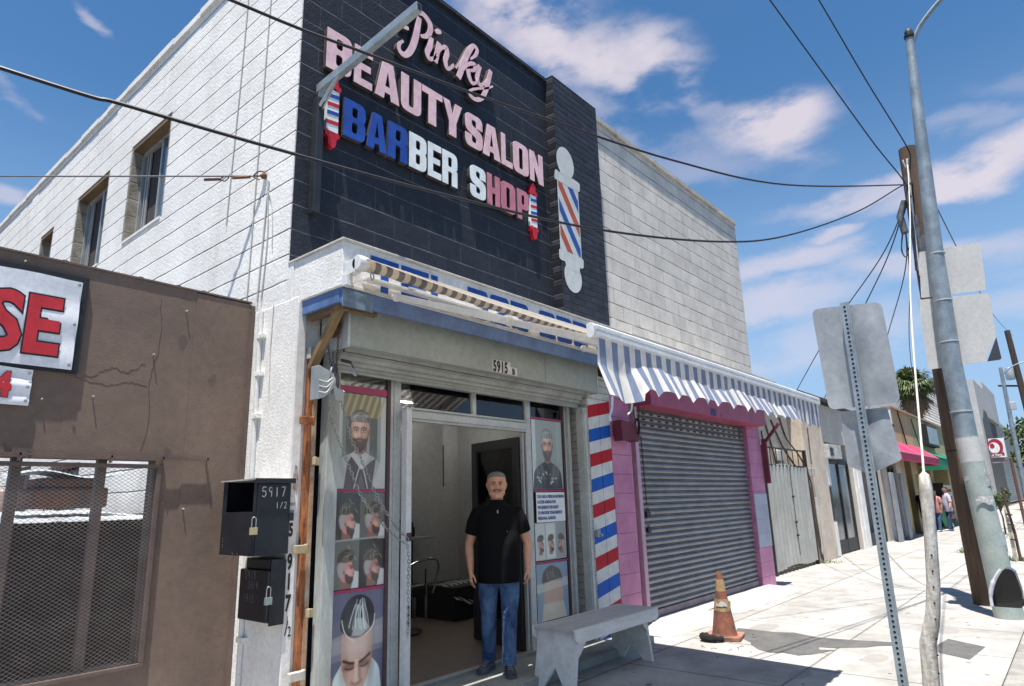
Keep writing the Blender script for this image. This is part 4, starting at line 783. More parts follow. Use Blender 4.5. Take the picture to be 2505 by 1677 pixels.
# upper box: hangs on the pillar, one face towards the yard wall, one along the wall
T = thing('mailbox', (2.66, 4.85, 1.275), 'upper black metal mailbox with an open slot, a brass padlock and chalked 5917 1/2', 'mailbox', 'black mailboxes on the white pillar')
X0, X1, Y0, Y1, Z0, Z1 = 2.515, 2.797, 4.60, 5.09, 1.275, 1.812
b = MB(); t = .006
b.box(X0, X1, Y0, Y0+t, Z0, Z1); b.box(X0, X1, Y1-t, Y1, Z0, Z1); b.box(X1-t, X1, Y0+t, Y1-t, Z0, Z1); b.box(X0, X1-t, Y0+t, Y1-t, Z0, Z0+t)
b.box(X0, X0+t, Y0+t, Y1-t, Z0+t, 1.585); b.box(X0, X0+t, Y1-.06, Y1-t, 1.585, Z1); b.box(X0, X0+t, Y0+t, Y0+.03, 1.585, Z1); b.build('body', M['mbox'], T, bevel=.002)
b = MB(); b.box(X0+.012, X1-.002, Y0-.008, Y0-.001, Z0+.0, Z1-.03); b.box(X1-.012, X1+.03, Y0-.012, Y0-.002, 1.51, 1.57); b.build('door', M['mbox'], T, bevel=.002)
b = MB(); b.box(X0-.004, X0-.001, Y0+.01, Y1-.07, Z0+.01, 1.58); b.build('front_flap', M['mbox'], T)
b = MB(); b.box(X0-.02, X1+.02, Y0-.03, Y1+.01, Z1, Z1+.010); b.build('lid', mat('lid_white_dust', (.45, .45, .44), .5, (.2, .2, .2), 6), T)
b = MB(); b.box(X0-.024, X1+.02, Y0-.036, Y0-.0305, Z1-.025, Z1+.011); b.build('lid_lip', M['mbox'], T)
b = MB()
for z in (1.33, 1.345, 1.37, 1.39): b.box(X0-.006, X0-.001, Y1-.055, Y1-.045, z, z+.006)
b.box(X0-.006, X0-.001, 4.87, 4.885, 1.283, 1.293); b.box(X0-.006, X0-.001, 4.80, 4.81, 1.283, 1.293); b.build('rivet', M['grom'], T)
b = MB(); scrawl(b, '5917', 2.560, 1.69, .068, lambda u, v, d: (u, Y0-.0105+d, v), .007); scrawl(b, '1/2', 2.675, 1.605, .045, lambda u, v, d: (u, Y0-.0105+d, v), .005); b.build('chalk_number', mat('chalk', (.66, .68, .68), .9, (.36, .38, .4), 40), T)
padlock(T, 2.502, Y0-.024, 1.475, mat('brass', (.60, .52, .28), .35, metal=.5))
T = thing('mailbox', (2.72, 4.80, .80), 'lower black metal mailbox with a steel padlock and faint chalked numbers', 'mailbox', 'black mailboxes on the white pillar')
X0, X1, Y0, Y1, Z0, Z1 = 2.655, 2.797, 4.605, 5.02, .805, 1.215
b = MB(); b.box(X0, X1, Y0, Y1, Z0, Z1-.05); b.box(X0+.02, X1, Y0+.03, Y1-.05, Z1-.05, Z1+.03); b.build('body', M['mbox'], T, bevel=.010)
b = MB(); b.box(X0+.016, X1-.006, Y0-.010, Y0-.002, Z0-.02, Z1+.02); b.build('door', M['mbox'], T, bevel=.003)
b = MB(); fl = lambda u, v, d: (X0-.003+d, u, v)
scrawl2 = lambda s_, oy, oz, sz, w: scrawl(b, s_, -oy, oz, sz, lambda u, v, d: (X0-.003+d, -u, v), w)
scrawl2('5919', 4.93, 1.10, .055, .003); scrawl2('5919', 4.88, 1.03, .05, .002); scrawl2('5915', 4.93, .935, .05, .002); b.build('chalk_number', mat('faint_chalk', (.20, .21, .21), .9), T)
padlock(T, 2.65, Y0-.024, .985, mat('steel_lock', (.45, .55, .55), .3, metal=.7))

# ================================================================== SHOP WINDOW AND DOOR
SF = thing('shop_window', (3.16, 4.6, .1), 'aluminium framed shop front with transom windows and an open doorway', 'shop front')
b = MB(); yv = 4.585
for (xa, xb, za, zb) in [(3.15, 3.18, .10, 2.80), (3.735, 3.775, .10, 2.80), (3.78, 3.86, .10, 2.80), (3.86, 5.66, 2.35, 2.455), (4.80, 4.855, 2.455, 2.72), (3.86, 5.66, 2.70, 2.75), (5.655, 5.735, .10, 2.80), (6.36, 6.40, .10, 2.80), (3.18, 6.36, 2.755, 2.80), (3.18, 3.735, .10, .16), (5.735, 6.36, .10, .34)]:
    b.box(xa, xb, yv, yv+.06, za, zb)
b.build('frame', M['alum_w'], SF, bevel=.004)
b = MB(); b.box(3.86, 5.65, 4.56, 4.585, 2.375, 2.44); b.box(3.90, 5.63, 4.57, 4.583, 2.455, 2.475); b.box(6.405, 6.45, 4.55, 4.60, .05, 2.7); b.box(5.60, 5.625, 4.60, 4.64, .1, 2.34); b.box(5.632, 5.65, 4.575, 4.60, .1, 2.34); b.build('rail', M['alum_w'], SF, bevel=.004)
b = MB(); b.box(3.70, 3.734, 4.575, 4.60, .16, 2.76); b.box(6.325, 6.358, 4.575, 4.60, .34, 2.76); b.box(3.18, 3.70, 4.578, 4.60, .16, .18); b.build('dark_bead', mat('maroon_bead', (.09, .055, .06), .5), SF)
b = MB(); b.box(3.825, 3.885, 4.46, 4.53, .08, 2.44); b.build('white_jamb', mat('white_enamel', (.72, .74, .76), .45, (.62, .62, .6), 3), SF, bevel=.004)
b = MB(); b.box(3.83, 3.88, 4.455, 4.46, 1.30, 1.37); b.box(3.852, 3.868, 4.455, 4.459, .62, .78); b.build('lock_slot', mat('lock_brown', (.07, .035, .03), .5), SF)
M['pane'] = mat_glass('clear_glass', (.94, .96, .96), .03)
for (xa, xb, za, zb) in [(3.87, 4.80, 2.46, 2.70), (4.855, 5.655, 2.46, 2.70)]:
    b = MB(); b.box(xa, xb, 4.612, 4.618, za, zb); b.build('transom_pane', M['pane'], SF)
for (xa, xb, za, zb) in [(3.18, 3.735, .16, 2.76), (5.735, 6.36, .34, 2.76)]:
    b = MB(); b.box(xa, xb, 4.597, 4.603, za, zb); b.build('side_pane', M['pane'], SF)
b = MB(); b.box(3.91, 5.66, 4.55, 4.62, .105, .118); b.build('threshold', M['slat'], SF, bevel=.003)
b = MB(); b.box(3.045, 3.15, 4.575, 4.595, .12, 2.84); b.build('side_panel', mat('weathered_panel', (.50, .53, .51), .55, (.34, .33, .28), 2.2, stretch=(2, 2, .6)), SF)
b = MB(); b.lathe([(0, 0), (.032, 0), (.035, .01), (.03, .03), (0, .035)], n=16, M=Matrix.Translation((3.12, 4.572, 1.285)) @ Matrix.Rotation(R(90), 4, 'X')); b.box(3.09, 3.13, 4.545, 4.574, 1.29, 1.34); b.build('lock_knob', mat('worn_brass', (.42, .38, .28), .4, metal=.5), SF)
# open door leaf swung inwards
D_ = thing('open_door', (5.62, 4.62, .1), 'dark framed glass door swung open into the shop', 'door')
M['bronze'] = mat('bronze_frame', (.035, .036, .04), .45)
Md = Matrix.Translation((5.60, 4.66, .11)) @ Matrix.Rotation(R(77), 4, 'Z')
b = MB(); dw = .92; dh = 2.19
for (xa, xb, za, zb) in [(0, .10, 0, dh), (dw-.10, dw, 0, dh), (.10, dw-.10, dh-.11, dh), (.10, dw-.10, 0, .25), (.10, dw-.10, 1.0, 1.06)]: b.box(xa, xb, -.022, .022, za, zb, Md)
b.build('frame', M['bronze'], D_, bevel=.003)
b = MB(); b.box(.10, dw-.10, -.003, .003, .25, dh-.11, Md); b.build('pane', M['pane'], D_)
b = MB(); b.box(dw-.012, dw+.004, -.026, -.022, 0, dh, Md); b.box(dw, dw+.004, -.015, .015, 0, dh, Md); b.build('edge_strip', M['alum'], D_)

# ---- interior things
b = MB(); b.box(7.45, 8.2, 8.55, 8.98, 1.90, 2.62); c_ = thing('wall_cabinet', (7.8, 8.9, 1.9), 'dark grey panelled cupboard hung on the back wall of the shop', 'cupboard'); b.build('carcass', mat('cab_grey', (.07, .075, .072), .6), c_, bevel=.005)
for xa in (7.47, 7.84):
    b = MB(); b.box(xa, xa+.34, 8.53, 8.55, 1.93, 2.59); b.box(xa+.06, xa+.28, 8.522, 8.53, 2.0, 2.52); b.build('door', mat('cab_grey', (.07, .075, .072), .6), c_, bevel=.004)
T = thing('hair_station', (6.3, 7.6, .1), 'dark hairdressing counter with a pale shelf edge against the shop wall', 'counter')
b = MB(); b.box(5.3, 6.35, 7.25, 7.69, .1, 1.12); b.build('cabinet', mat('black_laminate', (.015, .015, .016), .5), T, bevel=.01)
b = MB(); b.box(5.25, 6.75, 7.2, 7.69, 1.13, 1.155); b.build('shelf', mat('pale_shelf', (.4, .4, .4), .4), T, bevel=.004)
M['bott'] = mat('dark_bottle', (.02, .02, .022), .25); M['bott2'] = mat('pale_bottle', (.28, .33, .32), .3)
random.seed(5)
for k, x in enumerate((5.45, 5.55, 5.66, 5.78, 5.98, 6.1, 6.2, 6.31, 6.42, 6.55)):
    h = random.uniform(.16, .30); r = random.uniform(.025, .04)
    b = MB(); b.m = 0; b.lathe([(r*.9, 0), (r, .01), (r, h*.62), (r*.45, h*.75), (r*.4, h*.85), (0, h*.85)], (x, 7.40+.1*(k % 2), 1.155), 12); b.m = 1; b.lathe([(r*.45, h*.85), (r*.45, h), (0, h)], (x, 7.40+.1*(k % 2), 1.155), 10)
    solo('bottle', b, [M['bott2'] if k in (1, 4, 7) else M['bott'], M['bott']], 'small hair product bottle standing on the shelf of the dark counter', 'bottle', 'bottles on the hairdressing counter', smooth=True)
T = thing('barber_chair', (5.55, 6.55, .1), 'black barber chair with thin chrome arm rails inside the shop', 'chair')
M['leath'] = mat('black_vinyl', (.012, .012, .013), .35); M['chrome'] = mat('chrome', (.6, .6, .6), .15, metal=1.)
b = MB(); b.box(5.25, 5.80, 6.3, 6.85, .52, .66); b.build('seat', M['leath'], T, bevel=.04)
b = MB(); b.box(5.22, 5.36, 6.3, 6.85, .60, 1.25, Matrix.Translation((0, 0, 0))); b.build('backrest', M['leath'], T, bevel=.05)
for y in (6.26, 6.89):
    b = MB(); b.tube(crom([(5.30, y, .85), (5.55, y, .93), (5.80, y, .95), (5.90, y, .88), (5.86, y, .70), (5.80, y, .55)], 5), .014, 8); b.build('armrest', M['chrome'], T, smooth=True)
b = MB(); b.lathe([(.27, 0), (.28, .02), (.10, .06), (.05, .08), (.05, .42), (0, .42)], (5.55, 6.58, .1), 20); b.build('pedestal', M['leath'], T, smooth=True)
b = MB(); b.box(5.60, 5.62, 6.16, 6.18, .30, .85); b.build('lever', M['chrome'], T)
b = MB(); b.lathe([(0, -.33), (.07, -.31), (.125, -.2), (.13, -.08), (.09, .1), (.035, .26), (.015, .30), (.02, .42), (.035, .47), (.01, .5)], (5.05, 7.3, 1.93), 18); solo('hanging_bag', b, mat('black_leather', (.006, .006, .007), .4), 'black teardrop shaped bag hanging on the left wall inside the shop', 'bag', smooth=True)
T = thing('floor_box', (6.9, 7.0, .1), 'dark cardboard box with a patterned black and white cloth spilling over its side', 'box')
b = MB(); b.box(6.45, 7.3, 6.55, 7.3, .1, .52); b.build('carton', mat('dark_carton', (.03, .027, .025), .8), T, bevel=.01)
def cl(u, v):
    return (6.45+.85*u, 6.50+.5*(1-v)-.03*math.sin(u*9), .54-.30*max(0, v-.45)*(1+.6*math.sin(u*3.1))+.012*math.sin(u*20)*v)
mz = mat_stripe('patterned_cloth', (.45, .47, .45), (.03, .03, .03), .11, .45, axis=0, slope=1.4)
b = MB(); b.grid(cl, 30, 14); b.build('cloth', mz, T, smooth=True)
M['tube'] = mat('lit_tube', (.9, .9, .9), emit=((1, .97, .9), 24.0))
for k, (x, y, dx, dy) in enumerate(((3.6, 6.9, 1.3, 0), (5.5, 7.1, 1.3, 0), (7.5, 6.4, 1.2, 0), (7.55, 8.2, 1.2, 0))):  # extra tubes added out of view to brighten the back wall and nook
    T = thing('tube_light', (x, y, 3.05), ('leftmost', 'middle', 'right hand', 'added rearmost')[k]+' glowing fluorescent tube fixed to the shop ceiling', 'lamp', 'tube lights on the shop ceiling')
    b = MB(); b.box(x, x+dx, y-.022, y+.022, 3.035, 3.07); b.build('casing', M['powder'], T)
    b = MB(); b.tube([(x+.03, y, 3.02), (x+dx-.03, y, 3.02)], .009, 8); b.build('tube', M['tube'], T)

# ================================================================== POSTERS IN THE SHOP WINDOW
# each printed portrait is painted into the point colours of one flat sheet
import numpy as np
M['print'] = bpy.data.materials.new('poster_print'); M['print'].use_nodes = True
_t = M['print'].node_tree; _p = _t.nodes['Principled BSDF']; _a = N(_t, 'ShaderNodeAttribute', attribute_name='print'); _t.links.new(_a.outputs['Color'], _p.inputs['Base Color'])
_p.inputs['Roughness'].default_value = .32; _p.inputs['Coat Weight'].default_value = .5; _p.inputs['Coat Roughness'].default_value = .08
_n = N(_t, 'ShaderNodeTexNoise', inp={'Scale': 5.0, 'Detail': 2.0}); _b = N(_t, 'ShaderNodeBump', inp={'Strength': .25, 'Distance': .01}); _t.links.new(_n.outputs['Fac'], _b.inputs['Height']); _t.links.new(_b.outputs[0], _p.inputs['Normal'])
C3 = lambda r, g, b_: np.array(srgb(r, g, b_))
class Poster:
    def __init__(s, x0, x1, z0, z1, label, y=4.592, group='haircut posters in the shop window', res=260, bg=(92, 98, 96)):
        s.x0, s.x1, s.z0, s.z1, s.y, s.label, s.g = x0, x1, z0, z1, y, label, group
        s.nx = int((x1-x0)*res)+2; s.nz = int((z1-z0)*res)+2; s.asp = (z1-z0)/(x1-x0)
        U, V = np.meshgrid(np.linspace(0, 1, s.nx), np.linspace(0, s.asp, s.nz)); s.U, s.V = U, V
        s.c = np.zeros((s.nz, s.nx, 3)); s.c[:] = C3(*bg); s.rng = np.random.RandomState(int(x0*100+z0*10))
    def blend(s, m, col, a=1.0): m = np.clip(m*a, 0, 1)[..., None]; s.c = s.c*(1-m)+np.asarray(C3(*col))*m
    def oval(s, cx, cy, rx, ry, col, a=1.0, soft=.25, rot=0):
        dx = s.U-cx; dy = s.V-cy; c, q = math.cos(rot), math.sin(rot); X = (dx*c+dy*q)/rx; Y = (-dx*q+dy*c)/ry
        s.blend(np.clip((1-np.sqrt(X*X+Y*Y))/soft+.5, 0, 1), col, a)
    def poly(s, pts, col, a=1.0, soft=.008):
        pts = [(p[0], p[1]) for p in (rpoly(pts, 5) if len(pts[0]) > 2 or any(len(p) > 2 for p in pts) else pts)]
        ins = np.zeros(s.U.shape, bool); d = np.full(s.U.shape, 9.)
        for i in range(len(pts)):
            (ax, ay), (bx, by) = pts[i-1], pts[i]
            if ay != by: ins ^= ((ay > s.V) != (by > s.V)) & (s.U < (bx-ax)*(s.V-ay)/(by-ay)+ax)
            L2 = (bx-ax)**2+(by-ay)**2+1e-12; t = np.clip(((s.U-ax)*(bx-ax)+(s.V-ay)*(by-ay))/L2, 0, 1); d = np.minimum(d, np.hypot(s.U-ax-t*(bx-ax), s.V-ay-t*(by-ay)))
        s.blend(np.clip(np.where(ins, d, -d)/soft+.5, 0, 1), col, a)
    def line(s, pts, w, col, a=1.0, soft=.006):
        C = crom([(p[0], p[1], 0) for p in pts], 4); d = np.full(s.U.shape, 9.); K = len(C)
        for i in range(K-1):
            ax, ay, bx, by = C[i].x, C[i].y, C[i+1].x, C[i+1].y; L2 = (bx-ax)**2+(by-ay)**2+1e-12; t = np.clip(((s.U-ax)*(bx-ax)+(s.V-ay)*(by-ay))/L2, 0, 1); d = np.minimum(d, np.hypot(s.U-ax-t*(bx-ax), s.V-ay-t*(by-ay)))
        s.blend(np.clip((w/2-d)/soft+.5, 0, 1), col, a)
    def hairs(s, roots, tipf, n, w, cols, a=.7):
        for k in range(n):
            (x, y) = roots(s.rng); (tx, ty) = tipf(x, y, s.rng); s.line([(x, y), ((x+tx)/2+s.rng.uniform(-.015, .015), (y+ty)/2+s.rng.uniform(-.01, .01)), (tx, ty)], w, cols[k % len(cols)], a, .004)
    def done(s, streak=True):
        if streak:   # fading and a reflected haze painted into the print colours
            g = np.sin(s.U*9+s.V*4)*.5+.5; s.c = s.c*(1-.10*g[..., None])+np.array([.30, .34, .34])*(.10*g[..., None])
        s.c = s.c*1.22*(1+.06*(s.rng.rand(s.nz, s.nx, 1)-.5)); s.c = np.clip(s.c, 0, 1)
        b = MB(); b.grid(lambda u, v: (s.x0+(s.x1-s.x0)*u, s.y-.001*math.sin(u*6+v*3), s.z0+(s.z1-s.z0)*v), s.nx-1, s.nz-1)
        o = solo('poster', b, M['print'], s.label, 'poster', s.g, smooth=True); at = o.data.color_attributes.new('print', 'FLOAT_COLOR', 'POINT')
        at.data.foreach_set('color', np.concatenate([s.c.reshape(-1, 3), np.ones((s.nx*s.nz, 1))], 1).astype(np.float32).ravel()); return o
SK, SK2, SKD = (206, 166, 148), (228, 194, 176), (140, 98, 84)
def portrait(p, cx, cy, r, hair=(172, 174, 170), haird=(88, 86, 82), beard=(66, 52, 46), shirt=(182, 186, 184)):
    """front portrait; r = half width of the face"""
    X = lambda a: cx+a*r; Y = lambda a: cy+a*r
    p.poly([(X(-3.0), 0, .02), (X(-2.7), Y(-3.0), .08), (X(-1.6), Y(-2.3), .08), (X(-.7), Y(-2.0), .04), (X(.7), Y(-2.0), .04), (X(1.7), Y(-2.35), .08), (X(2.6), Y(-3.1), .08), (X(2.9), 0, .02)], shirt, soft=.02)
    for a, b_, c in ((-2.0, -3.2, .25), (1.9, -3.3, .3), (-1.2, -2.9, .18), (1.2, -3.0, .18)): p.oval(X(a), Y(b_), r*.35, r*1.3, (120, 124, 124), .45, 1.0, .3 if a < 0 else -.3)
    p.poly([(X(-.62), Y(-2.2)), (X(.62), Y(-2.2)), (X(.58), Y(-.9)), (X(-.58), Y(-.9))], SKD, soft=.03); p.oval(X(0), Y(-2.05), r*.75, r*.30, shirt, 1, .3); p.oval(X(0), Y(-1.95), r*.58, r*.2, SKD, 1, .3)
    p.poly([(X(-1), Y(.9), .04), (X(-1.02), Y(-.1), .04), (X(-.82), Y(-.95), .05), (X(-.35), Y(-1.5), .04), (X(.35), Y(-1.5), .04), (X(.82), Y(-.95), .05), (X(1.02), Y(-.1), .04), (X(1), Y(.9), .04)], SK, soft=.02)
    for sd_ in (-1, 1): p.oval(X(sd_*1.06), Y(-.05), r*.14, r*.30, SKD, .9, .5)
    p.oval(X(.62), Y(-.1), r*.45, r*1.2, SKD, .55, 1.0); p.oval(X(-.85), Y(-.1), r*.22, r*1.1, SKD, .45, 1.0); p.oval(X(-.15), Y(.62), r*.6, r*.35, SK2, .7, 1.2); p.oval(X(-.48), Y(-.30), r*.28, r*.30, SK2, .6, 1.2); p.oval(X(.45), Y(-.30), r*.2, r*.25, SK2, .3, 1.2)
    for sd_ in (-1, 1):
        p.oval(X(sd_*.42), Y(.12), r*.30, r*.20, SKD, .75, 1.1); p.oval(X(sd_*.42), Y(.06), r*.19, r*.075, (232, 226, 220), .9, .5); p.oval(X(sd_*.42), Y(.065), r*.085, r*.085, (52, 44, 40), 1, .4)
        p.line([(X(sd_*.20), Y(.09)), (X(sd_*.42), Y(.16)), (X(sd_*.64), Y(.08))], r*.05, (40, 30, 28), .9); p.line([(X(sd_*.14), Y(.30)), (X(sd_*.40), Y(.42)), (X(sd_*.72), Y(.30))], r*.12, (52, 40, 34), .95, .02)
    p.line([(X(.10), Y(.15)), (X(.16), Y(-.25)), (X(.20), Y(-.45))], r*.12, SKD, .6, .03); p.line([(X(-.03), Y(.1)), (X(-.02), Y(-.38))], r*.10, SK2, .8, .02); p.oval(X(0), Y(-.50), r*.26, r*.10, SKD, .7, .8); p.oval(X(-.01), Y(-.42), r*.13, r*.10, SK2, .8, .8)
    p.poly([(X(-1.0), Y(-.15), .02), (X(-.92), Y(-.9), .04), (X(-.6), Y(-1.55), .05), (X(-.1), Y(-1.95), .04), (X(.2), Y(-1.95), .04), (X(.65), Y(-1.5), .05), (X(.95), Y(-.8), .04), (X(1.0), Y(-.1), .02), (X(.78), Y(-.62), .04), (X(.42), Y(-.66), .03), (X(0), Y(-.60), .02), (X(-.42), Y(-.66), .03), (X(-.78), Y(-.62), .04)], beard, .96, .025)
    p.oval(X(0), Y(-.88), r*.30, r*.075, (176, 112, 102), .95, .5); p.line([(X(-.28), Y(-.87)), (X(0), Y(-.86)), (X(.28), Y(-.87))], r*.04, (80, 44, 40), .9)
    p.hairs(lambda g: (X(g.uniform(-.85, .85)), Y(g.uniform(-1.5, -.7))), lambda x, y, g: (x+g.uniform(-.1, .1)*r, y-r*g.uniform(.15, .35)), 26, r*.035, [(40, 30, 26), (96, 76, 64)], .5)
    p.poly([(X(-1.12), Y(.55), .02), (X(-1.15), Y(1.3), .05), (X(-.75), Y(1.95), .06), (X(.1), Y(2.15), .06), (X(.95), Y(1.85), .06), (X(1.15), Y(1.2), .05), (X(1.1), Y(.55), .02), (X(.95), Y(.98), .03), (X(.2), Y(.90), .04), (X(-.9), Y(1.0), .04)], haird, 1, .025)
    for k in range(40):
        a = p.rng.uniform(-.95, .85); h_ = p.rng.uniform(.45, .95)*(1-.35*abs(a)); p.line([(X(a), Y(1.0)), (X(a-.10), Y(1.0+h_*.6)), (X(a+.12), Y(1.0+h_)), (X(min(1.05, a+.45)), Y(1.0+h_*.95))], r*.05, (hair, (196, 197, 190), (112, 110, 104))[k % 3], .45, .012)
def side_head(p, ox, oy, w, flip=1, tone=1.0, cap=False):
    X = lambda a: ox+(a if flip > 0 else 1-a)*w; Y = lambda a: oy+a*w
    sk = (198, 142, 132) if tone > .9 else (170, 118, 106)
    p.poly([(X(.28), oy, .01), (X(.30), Y(.40), .03), (X(.66), Y(.32), .03), (X(.70), oy, .01)], SKD, .95, .02)
    p.poly([(X(.36), Y(.25), .04), (X(.18), Y(.55), .06), (X(.22), Y(.95), .06), (X(.70), Y(.98), .06), (X(.80), Y(.78), .02), (X(.79), Y(.70), .01), (X(.92), Y(.58), .02), (X(.82), Y(.53), .01), (X(.83), Y(.42), .02), (X(.76), Y(.26), .04), (X(.58), Y(.20), .05)], sk, 1, .015)
    p.oval(X(.62), Y(.52), w*.13, w*.14, SK2, .5, 1.2); p.oval(X(.74), Y(.70), w*.07, w*.035, (90, 58, 52), .8, .8); p.line([(X(.66), Y(.775)), (X(.80), Y(.765))], w*.035, (60, 44, 38), .9, .01)
    p.poly([(X(.46), Y(.50), .02), (X(.50), Y(.22), .04), (X(.70), Y(.14), .05), (X(.84), Y(.25), .04), (X(.83), Y(.40), .02), (X(.66), Y(.42), .03), (X(.54), Y(.52), .02)], (60, 48, 44), .92, .025)
    p.poly([(X(.14), Y(.70), .05), (X(.24), Y(.38), .05), (X(.42), Y(.48), .03), (X(.44), Y(.70), .03), (X(.52), Y(.88), .04), (X(.2), Y(.95), .05)], (165, 164, 160), .9, .04)
    p.oval(X(.43), Y(.56), w*.045, w*.085, (176, 116, 104), 1, .4); p.oval(X(.44), Y(.56), w*.02, w*.05, (110, 66, 58), .8, .8)
    p.poly([(X(.10), Y(.85), .05), (X(.16), Y(1.18), .08), (X(.45), Y(1.36), .1), (X(.82), Y(1.30), .08), (X(.86), Y(1.06), .04), (X(.72), Y(.93), .03), (X(.45), Y(.88), .04), (X(.25), Y(.92), .04)], (70, 64, 54), 1, .03)
    for k in range(18):
        a = p.rng.uniform(.16, .62); h_ = p.rng.uniform(.10, .30); p.line([(X(a), Y(.95)), (X(a+.03), Y(.95+h_)), (X(min(.82, a+.2)), Y(.98+h_))], w*.03, ((150, 142, 120), (104, 96, 78), (44, 40, 36))[k % 3], .55, .012)
def background(p, panels):
    for x0_, x1_, c in panels: p.poly([(x0_, -.01), (x1_, -.01), (x1_, 9), (x0_, 9)], c, 1, .01)
p = Poster(3.185, 3.695, 1.745, 2.535, 'shop window poster of a bearded man with swept up grey hair, top left', bg=(84, 90, 88))
background(p, ((0, .11, (176, 186, 182)), (.60, .66, (150, 156, 150)), (.82, .89, (140, 148, 146)), (.89, 1.1, (182, 190, 186)), (.11, .18, (120, 128, 126))))
p.poly([(.12, 1.17), (.88, 1.17), (.88, 2), (.12, 2)], (122, 116, 84), 1, .01)
for k in range(6): p.poly([(.10+k*.14, 1.17), (.16+k*.14, 1.17), (.30+k*.14, 1.56), (.24+k*.14, 1.56)], (168, 160, 128), .8, .01)
portrait(p, .46, .93, .175)
p.poly([(.16, -.01), (.22, .40, .02), (.30, .52, .02), (.50, .30, .03), (.72, .46, .02), (.80, .50, .02), (.72, -.01)], (70, 56, 62), .95, .012); p.line([(.36, 0), (.50, .38), (.64, 0)], .02, (196, 200, 196), .9); p.poly([(.40, -.01), (.5, .25, .03), (.60, -.01)], (104, 96, 100), .9); p.done()
p = Poster(3.185, 3.70, .965, 1.715, 'shop window poster of four men in profile with styled haircuts', bg=(70, 70, 68))
for i, (ox, oy) in enumerate(((.0, .74), (.5, .74), (0, .02), (.5, .02))):
    p.poly([(ox, oy-.03), (ox+.5, oy-.03), (ox+.5, oy+.70), (ox, oy+.70)], ((58, 56, 54), (96, 94, 88), (104, 104, 98), (54, 52, 50))[i], 1, .01)
    p.line([(ox+.28, oy+.62), (ox+.45, oy+.40)], .01, (180, 182, 176), .6); p.poly([(ox+.36, oy-.02), (ox+.5, oy-.02), (ox+.5, oy+.22, .02), (ox+.42, oy+.24, .02)], (206, 208, 204), .9, .02)
    side_head(p, ox+.03, oy-.02, .44, 1 if i != 2 else 1, 1 if i % 2 == 0 else .8)
p.poly([(0, .705), (1, .735), (1, .76), (0, .735)], (150, 156, 150), .9, .01); p.done()
p = Poster(3.185, 3.70, .17, .935, 'large shop window poster of a man seen from above with streaked white hair', bg=(96, 98, 122))
p.poly([(0, .85), (1, 1.05), (1, .68), (0, .62)], (150, 150, 158), .8, .03)
p.poly([(.02, -.1), (.08, .30, .08), (.24, .50, .06), (.78, .50, .06), (.93, .34, .08), (1.0, -.1)], (214, 224, 220), 1, .02); p.poly([(-.1, -.1), (-.1, .2), (.05, .36, .05), (.14, -.1)], (176, 118, 104), 1, .03)
p.poly([(.22, .86, .05), (.22, .52, .08), (.26, .30, .1), (.38, .06, .06), (.50, -.02, .05), (.62, .06, .06), (.74, .30, .1), (.79, .54, .08), (.79, .90, .05), (.70, 1.05, .1), (.30, 1.05, .1)], (206, 168, 150), 1, .02)
p.oval(.27, .55, .08, .40, SKD, .55, 1.1); p.oval(.76, .55, .07, .40, SKD, .55, 1.1); p.oval(.50, .72, .20, .14, SK2, .8, 1.2); p.oval(.37, .42, .12, .055, (126, 84, 74), .85, .9); p.oval(.64, .43, .11, .055, (126, 84, 74), .85, .9)
p.line([(.26, .52), (.37, .475), (.46, .46)], .04, (50, 38, 34), .95, .02); p.line([(.56, .46), (.64, .49), (.75, .55)], .04, (50, 38, 34), .95, .02); p.line([(.29, .41), (.37, .385), (.45, .40)], .018, (40, 28, 26), .9, .01); p.line([(.57, .40), (.64, .39), (.72, .42)], .018, (40, 28, 26), .9, .01)
p.line([(.50, .48), (.495, .22)], .07, SK2, .75, .03); p.line([(.56, .42), (.57, .22)], .05, SKD, .5, .03); p.oval(.50, .19, .10, .045, SKD, .8, .9); p.oval(.50, .215, .06, .035, SK2, .8, .9); p.oval(.50, .09, .10, .03, (160, 96, 88), .9, .6); p.oval(.50, .0, .16, .05, (120, 84, 72), .6, 1.0)
p.poly([(.18, .96, .05), (.19, 1.20, .12), (.34, 1.42, .12), (.60, 1.45, .12), (.80, 1.30, .12), (.84, 1.05, .08), (.72, .88, .08), (.52, .80, .08), (.34, .84, .08)], (34, 32, 36), 1, .02)
for k in range(30):
    a = p.rng.uniform(0, 1); q = p.rng.uniform(.0, .10); p.line([(.30+.46*a, .92+q), (.34+.36*a+.02*math.sin(a*9), 1.10+q*.5), (.44+.20*a, 1.24+p.rng.uniform(0, .14))], .010+.012*p.rng.rand(), ((206, 214, 214), (120, 128, 130), (226, 230, 228), (70, 72, 78))[k % 4], .75, .012)
p.poly([(.40, .86, .02), (.56, .83, .02), (.74, .93, .02), (.62, 1.08, .03), (.48, 1.10, .03)], (206, 214, 214), .6, .03)
p.line([(.21, 1.10), (.28, .90), (.46, .76)], .014, (226, 228, 224), .9); p.line([(.83, 1.12), (.80, .95), (.66, .84)], .014, (226, 228, 224), .9)
p.poly([(0, .80), (1, .95), (1, .60), (0, .52)], (190, 186, 182), .22, .02); p.done()
b = MB()
for x0_, x1_, z in ((3.18, 3.70, .948), (3.18, 3.70, 1.73)): b.box(x0_, x1_, 4.583, 4.588, z-.012, z+.012)
b.box(3.18, 3.70, 4.583, 4.588, 2.545, 2.60); b.box(5.74, 6.325, 4.583, 4.588, .945, .965); b.box(5.74, 6.325, 4.583, 4.588, 1.705, 1.722); b.box(5.74, 6.325, 4.583, 4.588, 2.51, 2.53); b.build('pink_strip', mat('strip_pink', srgb(178, 62, 104), .4), SF)
p = Poster(5.75, 6.315, 1.73, 2.505, 'pale shop window poster of a bearded man with white quiff on the right', bg=(146, 158, 156))
